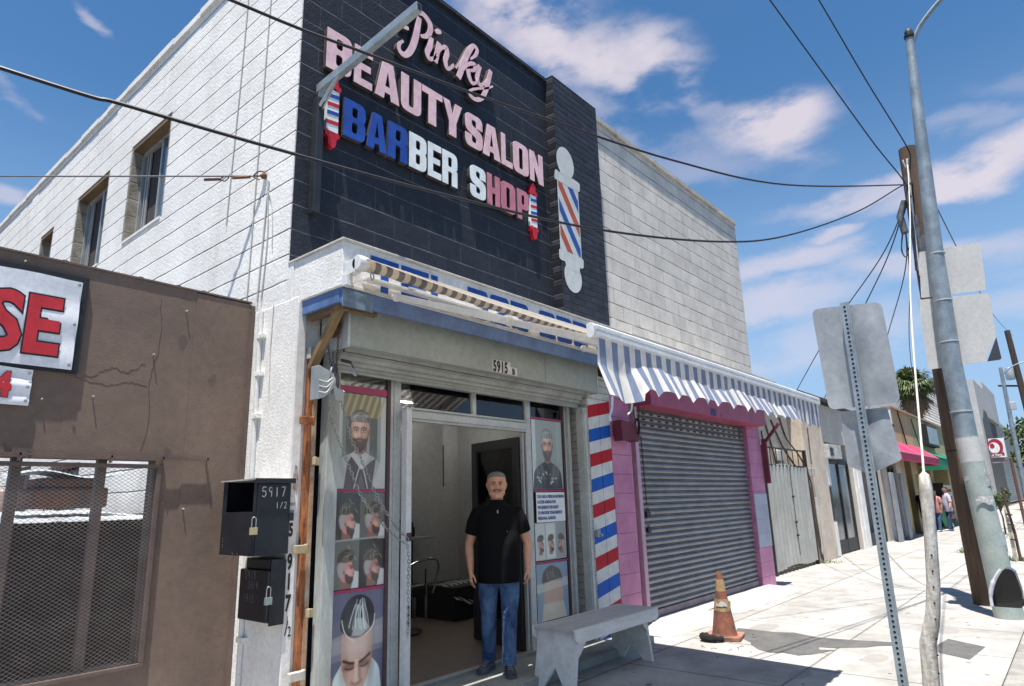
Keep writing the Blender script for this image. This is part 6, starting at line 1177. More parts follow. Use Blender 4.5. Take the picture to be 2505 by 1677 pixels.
def leafy(name, label, loc, h, rad, n, trunk_h, cat='tree', seed=1, leaf=.22, grp=None):
    random.seed(seed); T = thing(name, loc, label, cat, grp); b = MB(); x, y, z = loc
    b.tube([(x, y, 0), (x+.1, y, trunk_h*.6), (x, y+.1, trunk_h+h*.4)], [rad*.09, rad*.07, rad*.03], 8)
    cl_ = [(Vector((x+random.gauss(0, rad*.42), y+random.gauss(0, rad*.42), trunk_h+h*random.uniform(.1, .9))), rad*random.uniform(.25, .5)) for _ in range(16)]
    for c, r in cl_: b.tube([(x, y, trunk_h*.8), ((x+c.x)/2, (y+c.y)/2, trunk_h+(c.z-trunk_h)*.4), c], [rad*.04, rad*.025, rad*.01], 5)
    b.build('trunk', M['bark'], T, smooth=True)
    for nm, m, q in (('crown', M['leafA'], .7), ('light_leaves', M['leafB'], .3)):
        b = MB()
        for k in range(int(n*q)):
            c, r = random.choice(cl_); d = Vector((random.gauss(0, 1), random.gauss(0, 1), random.gauss(0, .8))).normalized()*r*random.random()**.4; p = c+d; e = Vector((random.gauss(0, 1), random.gauss(0, 1), random.gauss(0, 1))).normalized(); f = e.cross(Vector((random.gauss(0, 1), random.gauss(0, 1), 1))).normalized(); s = leaf*random.uniform(.6, 1.3)
            b.add([p-e*s, p+f*s*.5, p+e*s, p-f*s*.5], [(0, 1, 2, 3)])
        b.build(nm, m, T)
leafy('street_tree', 'dark green street tree near the end of the street on the right', (62, 1.2, 0), 5.0, 2.6, 5000, 2.0, seed=4)
leafy('street_tree', 'large dark green tree farthest down the street at the right edge', (85, -.8, 0), 8.0, 4.5, 6000, 2.0, seed=9, leaf=.4)
leafy('low_shrub', 'small yellow green shrub behind the lamp post base', (29.5, 2.35, 0), .5, .35, 500, 1.0, 'shrub', 13, .06)

# ================================================================== POLES, SIGNS AND WIRES
T = thing('utility_pole', (11.9, 1.3, 0), 'tall brown wooden utility pole with cables bunched near its top', 'utility pole')
MW = mat('pole_wood', (.15, .095, .06), .9, (.065, .045, .033), 5., bump=.8, bscale=22, stretch=(4, 4, .25))
b = MB(); b.tube([(11.9, 1.30, -.1), (11.9, 1.31, 2.4), (11.9, 1.28, 4.8), (11.9, 1.24, 7.15)], [.19, .18, .165, .14], 20); b.build('pole', MW, T, smooth=True)
b = MB(); b.tube([(11.74, 1.33, 6.6), (11.72, 1.36, 5.6), (11.73, 1.40, 5.0)], .03, 8); b.tube([(11.75, 1.40, 6.2), (11.72, 1.50, 5.95), (11.70, 1.47, 5.65)], .055, 10); b.tube([(11.74, 1.30, 5.9), (11.72, 1.31, 5.2)], .045, 8); b.box(11.70, 11.76, 1.22, 1.30, 5.0, 5.55); b.tube(crom([(11.74, 1.50, 5.7), (11.72, 1.56, 5.4), (11.72, 1.52, 5.25), (11.73, 1.46, 5.4)], 4), .012, 5); b.build('cable_gear', mat('gear_dark', (.03, .035, .045), .6, (.12, .13, .14), 9), T, smooth=True)
b = MB(); b.tube([(11.72, 1.26, 6.9), (11.71, 1.33, 5.6), (11.71, 1.37, 4.9)], .016, 6); b.tube([(11.72, 1.32, 6.9), (11.715, 1.30, 6.75), (11.72, 1.24, 6.9)], .012, 5); b.build('white_conduit', M['powder'], T)
b = MB(); b.shape([rpoly([(-.07, 0, .01), (0, .10, .01), (.07, 0, .01), (0, -.06, .01)])], .005, lambda u, v, d: (11.705+d, 1.235+u, 1.60+v)); b.shape([rpoly([(-.02, -.09), (.02, -.09), (.02, -.065), (-.02, -.065)])], .005, lambda u, v, d: (11.705+d, 1.235+u, 1.60+v)); b.build('tag', M['alum_w'], T)
b = MB(); b.tube([(11.9, 1.31, 2.15), (11.9, 1.31, 2.17)], .1815, 20); b.build('band', M['iron'], T)
T = thing('street_light', (10.85, .96, 0), 'tapered grey steel street light pole with a curved arm and peeling posters', 'street light')
b = MB(); b.tube([(10.8, .99, -.05), (10.8, 1.02, .6), (10.8, 1.08, 2.28)], [.165, .15, .135], 24); b.build('painted_base', mat('pole_paint', (.42, .46, .42), .6, (.30, .36, .33), 4.), T, smooth=True)
b = MB(); b.tube([(10.8, 1.08, 2.28), (10.8, 1.09, 3.25), (10.8, 1.03, 5.0), (10.8, .92, 7.0), (10.8, .83, 8.45)], [.132, .125, .105, .08, .06], 24); b.build('pole', M['galv'], T, smooth=True)
b = MB(); b.tube([(10.8, 1.068, 1.95), (10.8, 1.08, 2.27)], .1385, 24); b.build('pale_sleeve', mat('pale_sleeve', (.60, .60, .57), .6, (.5, .5, .48), 3), T, smooth=True)
b = MB(); b.lathe([(.066, 0), (.075, .02), (.075, .06), (.055, .075), (.06, .12), (.04, .16), (0, .17)], (10.8, .83, 8.42), 16); b.build('cap', M['iron'], T, smooth=True)
b = MB(); b.tube(crom([(10.8, .80, 8.35), (10.8, .62, 8.62), (10.8, .2, 8.95), (10.8, -.6, 9.35), (10.8, -1.6, 9.5)], 6), [.035]*24+[.028], 8) if 0 else b.tube(crom([(10.8, .80, 8.35), (10.8, .62, 8.62), (10.8, .2, 8.95), (10.8, -.6, 9.35), (10.8, -1.6, 9.5)], 6), .034, 8); b.build('arm', M['galv'], T, smooth=True)
b = MB(); b.box(10.68, 10.92, -2.3, -1.55, 9.42, 9.56); b.build('lamp_head', M['cast'], T, bevel=.04)
b = MB()
for z, r in ((2.62, .137), (3.6, .126), (4.2, .119), (4.9, .111)):
    yy = 1.083+.0 if z < 3.0 else 1.09-(z-3.25)*.04
    b.tube([(10.8, yy, z), (10.8, yy, z+.018)], r, 24)
b.build('strap', M['alum_w'], T, smooth=True)
b = MB(); random.seed(8)
def wrap(a0, a1, z0, z1, r, c):
    def f(u, v):
        a = R(a0+(a1-a0)*u); rr = r+.0015*math.sin(u*9+v*7)+(.012*max(0, u-.85)); z = z0+(z1-z0)*v+.03*math.sin(u*7+v)*(1-v)
        return (10.82+rr*math.cos(a), 1.02+.035*(z-.6)+rr*math.sin(a), z)
    b.m = c; b.grid(f, 10, 5)
for k in range(16): a = random.uniform(110, 250); z = random.uniform(.75, 1.75); wrap(a, a+random.uniform(25, 70), z, z+random.uniform(.08, .25), .1535+.0008*k-.0080*(z-.6), random.choice((0, 0, 1, 2)))
wrap(150, 175, 1.55, 2.1, .149, 3); wrap(165, 230, 1.42, 1.50, .182, 0)
b.build('peeling_poster', [mat('torn_paper', (.66, .66, .64), .8, (.35, .35, .35), 30), mat('grey_flyer', (.22, .23, .24), .8, (.5, .5, .5), 25), mat('blue_flyer', (.34, .42, .46), .8, (.5, .5, .5), 20), mat('yellow_flyer', (.62, .52, .22), .8, (.5, .4, .15), 30)], T, smooth=True)
M['signb'] = mat('sign_back', (.62, .62, .60), .55, (.56, .56, .54), 2.)
for (pts, lab) in (([(1.25, 5.06, .02), (.50, 5.00, .03), (.545, 4.30, .03), (1.33, 4.36, .02)], 'upper pale sign panel strapped to the street light pole'), ([(1.37, 4.34, .02), (.52, 4.25, .05), (.545, 3.62, .02), (.70, 3.36, .05), (.70, 3.30, .02), (1.40, 3.29, .03)], 'lower pale sign panel strapped to the street light pole')):
    b = MB(); b.shape([rpoly(pts)], .006, lambda u, v, d: (11.0+d, u, v)); o = solo('street_sign', b, M['signb'], lab, 'sign', 'blank sign backs on the street light')
b = MB(); b.shape([rpoly([(.545, 3.62), (.535, 3.30, .04), (.70, 3.30)])], .006, lambda u, v, d: (11.0+d, u, v)); b.build('shadow_corner', mat('corner_shade', (.05, .055, .07), .5), o)  # shadow over the sign corner, put in as a dark piece
# perforated post with two plates in the foreground
T = thing('sign_post', (4.33, .93, 0), 'perforated galvanised square post holding two dented sign backs', 'post')
px, py = 4.33, .93; b = MB(); b.m = 0; b.box(px-.022, px+.022, py-.022, py+.022, -.05, 2.745); b.box(px-.030, px-.0225, py-.030, py-.023, -.05, 2.745); b.m = 1
k = 0; z = .02
while z < 2.73:
    for M_ in (Matrix.Translation((px-.0222, py-.002, z)) @ Matrix.Rotation(R(-90), 4, 'Y'), Matrix.Translation((px, py-.0222, z)) @ Matrix.Rotation(R(90), 4, 'X')):
        n = 10; r = .0072; b.add([tuple(M_ @ Vector((r*math.cos(2*math.pi*i/n), r*math.sin(2*math.pi*i/n), .0012))) for i in range(n)], [tuple(range(n))])
    z += .0275
b.build('tube', [M['galv'], M['dark']], T)
M['plate'] = mat('dull_aluminium', (.40, .42, .43), .5, (.30, .32, .335), 3., metal=.35, bump=.12, bscale=8)
def plate(pts, lab, x=4.36, dent=.02):
    """thin sheet: a grid stretched over the four or five sided outline with rounded corners, dented out of plane"""
    out = rpoly(pts, 6); cy = sum(p[0] for p in out)/len(out); cz = sum(p[1] for p in out)/len(out); b = MB(); K = len(out); RN = 14; vs = []; fs = []
    hgt = lambda y, z: dent*(noise.noise(Vector((3.1, y*5, z*5)))*.8+.7*math.exp(-((y-1.0)/.07)**2-((z-pts[0][1]+.09)/.10)**2))
    for side_ in (0, 1):
        for r in range(RN+1):
            for (y, z) in out: t = r/RN; yy = cy+(y-cy)*t; zz = cz+(z-cz)*t; vs.append((x+.003*side_+hgt(yy, zz), yy, zz))
    o1 = (RN+1)*K
    for s_ in (0, 1):
        for r in range(RN):
            for j in range(K): q = s_*o1+r*K; fs.append((q+j, q+(j+1) % K, q+K+(j+1) % K, q+K+j))
    for j in range(K): fs.append((RN*K+j, RN*K+(j+1) % K, o1+RN*K+(j+1) % K, o1+RN*K+j))
    b.add(vs, fs); b.smooth = True
    return solo('street_sign', b, M['plate'], lab, 'sign', 'dented sign backs on the perforated post', smooth=True, auto=60)
plate([(1.135, 2.755, .05), (.735, 2.72, .05), (.720, 2.10, .045), (1.115, 2.10, .045)], 'upper dull grey sign back, dented at its top, on the perforated post')
plate([(1.055, 2.085, .02), (.80, 2.085, .02), (.765, 1.775, .02), (.945, 1.70, .03), (1.06, 1.755, .02)], 'lower grey sign back with a bent tapered bottom on the perforated post', x=4.375, dent=.03)
T = thing('white_stake', (5.3, .95, 0), 'weathered white painted wooden stake with nail holes standing by the kerb', 'stake')
pts = [(5.3, 1.005, -.05), (5.3, .975, .36), (5.3, .955, .62), (5.3, .915, .74), (5.3, .895, .82), (5.3, .865, 1.0), (5.3, .835, 1.3), (5.3, .815, 1.60), (5.3, .81, 1.70), (5.3, .81, 1.725)]
b = MB(); b.tube(pts, [.052, .050, .050, .046, .043, .040, .038, .040, .032, .006], 14); b.build('pole', mat('flaking_white', (.68, .66, .61), .9, (.38, .35, .29), 11., bump=.9, bscale=35, stretch=(3, 3, .6)), T, smooth=True)
b = MB()
for z in (.45, .56, .66, .78, .88, .98, 1.08, 1.18): b.ball((5.262, .80+.10*(1.2-z)+.04, z), .0065, 8, 5)
b.build('nail_hole', M['dark'], T)
def wire(name, pts, r, label, m=None, n=8, cat='cable', grp='overhead cables'):
    b = MB(); b.tube(crom(pts, n), r, 6, cap=False); return solo(name, b, m or M['wire'], label, cat, grp, smooth=True)
M['wire'] = mat('cable_black', (.010, .010, .016), .5)
wire('overhead_cable', [(-2.5, 4.1, 3.75), (.5, 3.44, 3.60), (.98, 3.34, 3.60), (1.64, 3.21, 3.61), (2.8, 2.98, 3.65), (4.28, 2.68, 3.76), (6.0, 2.34, 4.06), (7.37, 2.07, 4.46), (9.33, 1.67, 5.29), (11.04, 1.33, 6.18), (11.8, 1.25, 6.5)], .010, 'thick sagging black cable crossing low in front of the white wall and sign')
wire('overhead_cable', [(-1.5, 3.95, 4.5), (1.0, 3.34, 4.46), (1.43, 3.25, 4.46), (1.82, 3.18, 4.47), (2.24, 3.09, 4.49), (3.22, 2.9, 4.55), (3.77, 2.79, 4.6), (5.41, 2.46, 4.76), (7.53, 2.03, 5.14), (11.03, 1.33, 6.2), (11.8, 1.25, 6.5)], .010, 'black cable crossing over the script sign and the brick pilaster')
wire('overhead_cable', [(7.0, 2.61, 9.5), (8.48, 2.17, 8.41), (9.68, 1.81, 7.52), (10.62, 1.52, 6.8), (11.3, 1.32, 6.39), (11.75, 1.3, 6.2)], .010, 'dark cable rising steeply left from the utility pole across the sky')
wire('overhead_cable', [(8.6, 2.1, 10.0), (9.73, 1.79, 9.0), (10.71, 1.5, 7.98), (11.65, 1.22, 7.07), (11.85, 1.25, 6.95)], .010, 'dark cable rising from the very top of the utility pole')
T = wire('guy_cable', [(2.80, 5.321, 4.632), (1.32, 8.0, 5.04), (-1.7, 13.4, 5.86), (-7.7, 24.2, 7.5)], .008, 'taut grey cable anchored to the white side wall with a rusty hook', m=mat('cable_grey', (.16, .15, .16), .5))
b = MB(); b.ball((2.79, 5.32, 4.63), (.025, .04, .03)); b.tube(crom([(2.79, 5.30, 4.66), (2.76, 5.36, 4.68), (2.74, 5.42, 4.64), (2.77, 5.36, 4.60)], 4), .007, 6); b.tube([(2.72, 5.45, 4.64), (2.64, 5.62, 4.66)], .014, 6); b.tube(crom([(2.62, 5.66, 4.67), (2.61, 5.70, 4.70), (2.58, 5.74, 4.67), (2.6, 5.70, 4.64), (2.62, 5.66, 4.67)], 3), .006, 5); b.tube([(2.58, 5.75, 4.67), (2.50, 5.9, 4.69)], .013, 6)
b.build('hook', mat('rust_hook', (.22, .09, .04), .8, (.10, .05, .03), 20), T)
for k, (pts, r_) in enumerate(([[(2.800, 5.92, 7.3), (2.800, 5.95, 6.0), (2.80, 6.0, 4.9), (2.80, 6.02, 4.35)], .006], [[(2.800, 5.42, 7.42), (2.800, 5.45, 6.0), (2.80, 5.48, 4.5), (2.80, 5.5, 3.3)], .006], [[(2.800, 5.24, 4.55), (2.800, 5.28, 3.9), (2.80, 5.31, 3.4)], .008], [[(2.800, 5.26, 4.55), (2.800, 5.20, 4.0), (2.80, 5.24, 3.4)], .006], [[(2.80, 5.28, 4.5), (2.80, 5.18, 4.35), (2.80, 5.13, 4.1), (2.80, 5.11, 3.85)], .004])):
    wire('wall_cable', pts, r_, ['thin white cable down the side wall beside the first window', 'thin white cable running full height down the side wall', 'pair cable dropping straight from the rusty hook', 'slack pair cable dropping beside it from the rusty hook', 'loose thin cable curling down from the rusty hook'][k], m=mat('cable_white', (.46, .48, .47), .6), n=5, grp='cables fixed to the side wall')
for k, pts in enumerate(([(11.72, 1.45, 6.05), (11.9, 1.9, 5.4), (13.5, 3.2, 4.7), (17.6, 5.2, 4.22)], [(11.72, 1.46, 6.0), (12.0, 1.85, 5.35), (14.0, 3.0, 4.6), (20.2, 5.3, 4.15)], [(11.72, 1.46, 6.0), (12.1, 1.6, 5.2), (15.0, 2.6, 4.5), (24.0, 5.0, 4.05)], [(11.72, 1.45, 5.9), (13.5, 1.75, 5.4), (20.0, 2.9, 5.1), (36.0, 5.3, 4.9)])):
    wire('service_drop', pts, .009, ['leftmost service cable fanning down from the utility pole to the low roofs', 'second service cable fanning down from the utility pole', 'third service cable fanning down from the utility pole', 'rightmost service cable dropping almost straight from the utility pole'][k], m=mat('cable_blue_black', (.012, .02, .05), .5), grp='service drops from the utility pole')
wire('overhead_cable', [(11.85, 1.2, 6.95), (20, 1.25, 7.0), (32, 1.5, 8.3), (57, 1.9, 12.0)], .010, 'cable leaving the utility pole to the right behind the light pole')
wire('guy_cable', [(11.70, 1.26, 6.8), (10.2, 1.18, 5.4), (7.6, 1.02, 3.45), (5.32, .815, 1.70)], .008, 'pale covered guy cable running from the pole top down to the white stake', m=mat('cable_cream', (.55, .53, .47), .7))

# ================================================================== PARKED CAR (only its mirror and flank reach into the picture)
T = thing('parked_car', (4.9, -.62, -.15), 'white parked car at the kerb with a black door mirror', 'car')
M['carw'] = mat('car_white', (.78, .78, .78), .25, (.76, .76, .76), 2, coat=1.0); M['carb'] = mat('car_black', (.012, .012, .013), .3, coat=.5)
xf, ys_, wd = 2.72, .265, 1.74; zr_ = -.15
side = [(0, .32), (.05, .62, .1), (.25, .82, .15), (1.25, .98, .2), (1.95, 1.44, .25), (3.2, 1.47, .3), (4.15, 1.05, .2), (4.5, 1.02, .1), (4.55, .5, .1), (4.5, .30), (3.95, .30), (3.9, .48, .1), (3.72, .62, .1), (3.42, .62, .1), (3.24, .48, .1), (3.2, .28), (1.15, .28), (1.1, .48, .1), (.92, .62, .1), (.62, .62, .1), (.46, .48, .1), (.42, .3)]
b = MB(); b.shape([rpoly([(x+xf, z+zr_, *q) for x, z, *q in side], 4)], wd, lambda u, v, d: (u, ys_-(.0 if v < .85 else .0)-d, v))
for i, v in enumerate(b.v):
    if v.z > .84: k = (v.z-.84)/.5; v.y += (-.16 if v.y > ys_-wd/2 else .16)*k
b.build('body', M['carw'], T, bevel=.03)
b = MB()
for s_, yy in ((1, ys_+.004), (-1, ys_-wd-.004)):
    q = [(xf+1.42, .86), (xf+2.02, 1.22), (xf+3.15, 1.24), (xf+3.95, .88)]
    b.add([(x, yy-s_*.16*max(0, (z-.84)/.5), z) for x, z in q]+[(x, yy-s_*.01-s_*.16*max(0, (z-.84)/.5), z) for x, z in q], [(0, 1, 2, 3), (7, 6, 5, 4)])
b.build('side_window', M['glassb'], T)
for x in (.77, 3.57):
    for yy in (ys_-.10, ys_-wd+.10):
        w_ = MB(); w_.lathe([(0, -.10), (.24, -.10), (.31, -.08), (.32, 0), (.31, .08), (.24, .10), (0, .10)], n=28, M=Matrix.Translation((xf+x, yy, .17)) @ Matrix.Rotation(R(90), 4, 'X')); wo_ = w_.build('wheel', mat('tyre', (.02, .02, .02), .85), T, smooth=True)
        w_ = MB(); w_.lathe([(0, -.106), (.19, -.106), (.20, -.09), (.20, .09), (.19, .106), (0, .106)], n=20, M=Matrix.Translation((xf+x, yy, .17)) @ Matrix.Rotation(R(90), 4, 'X')); w_.build('rim', M['alum'], wo_, smooth=True)
b = MB(); b.shape([rpoly([(.325, 1.02, .02), (.455, 1.015, .015), (.45, 1.06, .04), (.415, 1.15, .04), (.375, 1.205, .03), (.335, 1.20, .02), (.32, 1.10, .02)])], .09, lambda u, v, d: (4.24+d+(u-.32)*.3, u, v)); b.bar((4.30, .34, 1.05), (4.32, .22, .98), .05, .035); mo = b.build('mirror', M['carb'], T, bevel=.018)
b = MB(); b.tube(crom([(4.262, .455, 1.02), (4.258, .450, 1.08), (4.25, .424, 1.15), (4.245, .39, 1.20)], 6), [.008]*6+[.010]*6+[.006]*7, 8); b.build('mirror_trim', M['carw'], mo, smooth=True)
b = MB(); b.box(xf-.005, xf+.05, ys_-.55, ys_-.15, .42, .55); b.box(xf-.005, xf+.05, ys_-wd+.15, ys_-wd+.55, .42, .55); b.build('headlight', M['pane'], T, bevel=.02)

# ================================================================== PEOPLE
def remeshed(mb, name, m, parent, voxel=.006, smooth_it=4, M_=None, smooth=True):
    """fuse the overlapping forms into one continuous skin"""
    me = bpy.data.meshes.new('tmp'); me.from_pydata(mb.v, [], mb.f); bm = bmesh.new(); bm.from_mesh(me); bmesh.ops.recalc_face_normals(bm, faces=bm.faces); bm.to_mesh(me); bm.free()
    o = bpy.data.objects.new('tmp', me); COL.objects.link(o)
    r = o.modifiers.new('r', 'REMESH'); r.mode = 'VOXEL'; r.voxel_size = voxel; r.use_smooth_shade = True
    s = o.modifiers.new('s', 'SMOOTH'); s.iterations = smooth_it; s.factor = .5
    dg = bpy.context.evaluated_depsgraph_get(); me2 = bpy.data.meshes.new_from_object(o.evaluated_get(dg)); me2.name = name
    bpy.data.objects.remove(o); bpy.data.meshes.remove(me)
    me2.materials.clear(); me2.materials.append(m)
    for p_ in me2.polygons: p_.use_smooth = True
    q = bpy.data.objects.new(name, me2); COL.objects.link(q); q.parent = parent; WL[q.name] = Vector((0, 0, 0)); return q
def rings(mb, rs, n=24, cap=True):
    """loft of elliptical rings: (cx, cy, cz, rx, ry) stacked in z, superellipse power p optional"""
    vs = []; fs = []; K = len(rs)
    for q in rs:
        cx, cy, cz, rx, ry = q[:5]; pw = q[5] if len(q) > 5 else 2.0; tilt = q[6] if len(q) > 6 else 0
        for j in range(n):
            a = 2*math.pi*j/n; c = math.cos(a); s = math.sin(a); x = math.copysign(abs(c)**(2/pw), c)*rx; y = math.copysign(abs(s)**(2/pw), s)*ry
            vs.append((cx+x, cy+y, cz+tilt*x))
    for i in range(K-1):
        for j in range(n): fs.append((i*n+j, i*n+(j+1) % n, (i+1)*n+(j+1) % n, (i+1)*n+j))
    if cap: fs.append(tuple(range(n))[::-1]); fs.append(tuple((K-1)*n+j for j in range(n)))
    mb.add(vs, fs)
def hand(mb, wrist, side, curl=.35, s=1.0, palm_rot=0.0):
    """relaxed hand hanging from the wrist; side +1 = on +x; thumb towards the front (-y)"""
    w = Vector(wrist); Mx = Matrix.Translation(w) @ Matrix.Rotation(palm_rot, 4, 'Z')
    f = lambda x, y, z: Mx @ Vector((x*s, y*s, z*s))
    mb.tube([f(0, 0, .02), f(side*.002, -.002, -.02), f(side*.004, -.004, -.055), f(side*.004, -.002, -.088)], [(.021, .027), (.018, .036), (.016, .042), (.014, .041)], 14, up=(0, 1, 0))
    for k, (y, L_, r) in enumerate(((-.032, .072, .0088), (-.011, .082, .0090), (.010, .076, .0086), (.030, .060, .0076))):
        z0_ = -.082; c = curl*(1+.16*k); p = [f(side*.004, y, z0_)]; a = .15; pos = Vector((side*.004, y, z0_))
        for seg, t in ((.45, .5), (.30, 1.0), (.25, .8)):
            a += c*t; d = Vector((-side*math.sin(a), -.02*k+.03*(1.5-k)*.2, -math.cos(a))); pos = pos+d*L_*seg*s; p.append(f(pos.x, pos.y, pos.z))
        mb.tube(p, [r, r*.98, r*.9, r*.72], 8)
    t0 = f(0, -.026, -.022); mb.tube([t0, f(-side*.010, -.050, -.050), f(-side*.016, -.060, -.078), f(-side*.020, -.062, -.102)], [.014, .012, .0105, .008], 8)
def face(parent, hc, sc, skin_d, moustache=None, glasses=False, browc=None):
    hx, hy, hz = hc; F = lambda x, y, z: (hx+x*sc, hy+y*sc, hz+z*sc)
    dk = mat('eye_dark', (.02, .015, .012), .3); ew = mat('eye_white', (.45, .42, .40), .4); lip = mat('lip', (.28, .10, .085), .6); br = browc or mat('brow_grey', (.05, .04, .035), .9)
    for s in (-1, 1):
        b = MB(); b.ball(F(s*.031, -.083, .012), (.0125*sc, .006*sc, .0055*sc), 12, 8); e = b.build('eye', ew, parent, smooth=True)
        b = MB(); b.ball(F(s*.031, -.0875, .0115), (.0055*sc, .003*sc, .005*sc), 10, 6); b.build('iris', dk, e, smooth=True)
        b = MB(); b.tube(crom([F(s*.014, -.092, .026), F(s*.030, -.0925, .033), F(s*.048, -.083, .027)], 4), [.0028*sc]*9, 6); b.build('eyebrow', br, parent, smooth=True)
        b = MB(); b.tube(crom([F(s*.019, -.0885, .016), F(s*.031, -.0905, .0195), F(s*.043, -.084, .015)], 4), .0042*sc, 5); b.tube(crom([F(s*.020, -.087, .006), F(s*.031, -.089, .003), F(s*.043, -.083, .007)], 4), .0015*sc, 5); b.build('eyelid', skin_d, parent, smooth=True)
    b = MB(); b.tube(crom([F(-.030, -.0855, -.050), F(-.016, -.0945, -.0555), F(0, -.097, -.057), F(.016, -.0945, -.0555), F(.030, -.0855, -.050)], 4), [.001*sc]+[.0036*sc]*15+[.001*sc], 6); b.build('mouth', lip, parent, smooth=True)
    b = MB(); b.tube(crom([F(-.020, -.0945, -.056), F(0, -.0995, -.0585), F(.020, -.0945, -.056)], 4), .0018*sc, 5); b.build('teeth', ew, parent, smooth=True)
    if moustache:
        b = MB(); b.tube(crom([F(-.036, -.083, -.050), F(-.024, -.093, -.040), F(0, -.1005, -.036), F(.024, -.093, -.040), F(.036, -.083, -.050)], 4), [.0025*sc]+[.0058*sc]*15+[.0025*sc], 7); b.build('moustache', moustache, parent, smooth=True)
def head_form(b, hc, sc, n=28):
    """egg shaped skull with jaw, cheeks, nose, chin, ears and neck root; faces -y"""
    hx, hy, hz = hc; prof = [(-.122, .020, .024, -.030), (-.112, .040, .044, -.026), (-.095, .054, .060, -.016), (-.070, .064, .074, -.006), (-.045, .070, .082, .000), (-.015, .0745, .088, .004), (.015, .0765, .092, .008), (.045, .0775, .095, .010), (.070, .074, .093, .010), (.092, .064, .082, .011), (.108, .046, .060, .010), (.117, .022, .028, .010)]
    rings(b, [(hx, hy+cy*sc, hz+z*sc, rx*sc*1.06, ry*sc, 2.15) for z, rx, ry, cy in prof], n)
    F = lambda x, y, z: (hx+x*sc, hy+y*sc, hz+z*sc)
    b.tube([F(0, -.084, .026), F(0, -.094, .005), F(0, -.108, -.020), F(0, -.100, -.030)], [.008*sc, .0095*sc, .0125*sc, .008*sc], 10); 
    for s in (-1, 1):
        b.ball(F(s*.012, -.096, -.025), (.0085*sc, .0095*sc, .0065*sc), 8, 6); b.ball(F(s*.040, -.066, -.022), (.024*sc, .020*sc, .022*sc), 10, 8); b.ball(F(s*.052, -.030, -.066), (.020*sc, .034*sc, .022*sc), 10, 8)
        b.ball(F(s*.030, -.082, .032), (.021*sc, .010*sc, .007*sc), 10, 6)
        b.tube([F(s*.074, .012, -.030), F(s*.082, .016, -.010), F(s*.086, .020, .012), F(s*.080, .020, .028), F(s*.074, .010, .022)], [.009*sc, .010*sc, .011*sc, .010*sc, .006*sc], 8)
    b.ball(F(0, -.074, -.098), (.026*sc, .018*sc, .018*sc), 10, 8); b.ball(F(0, -.086, -.052), (.030*sc, .010*sc, .015*sc), 10, 6)
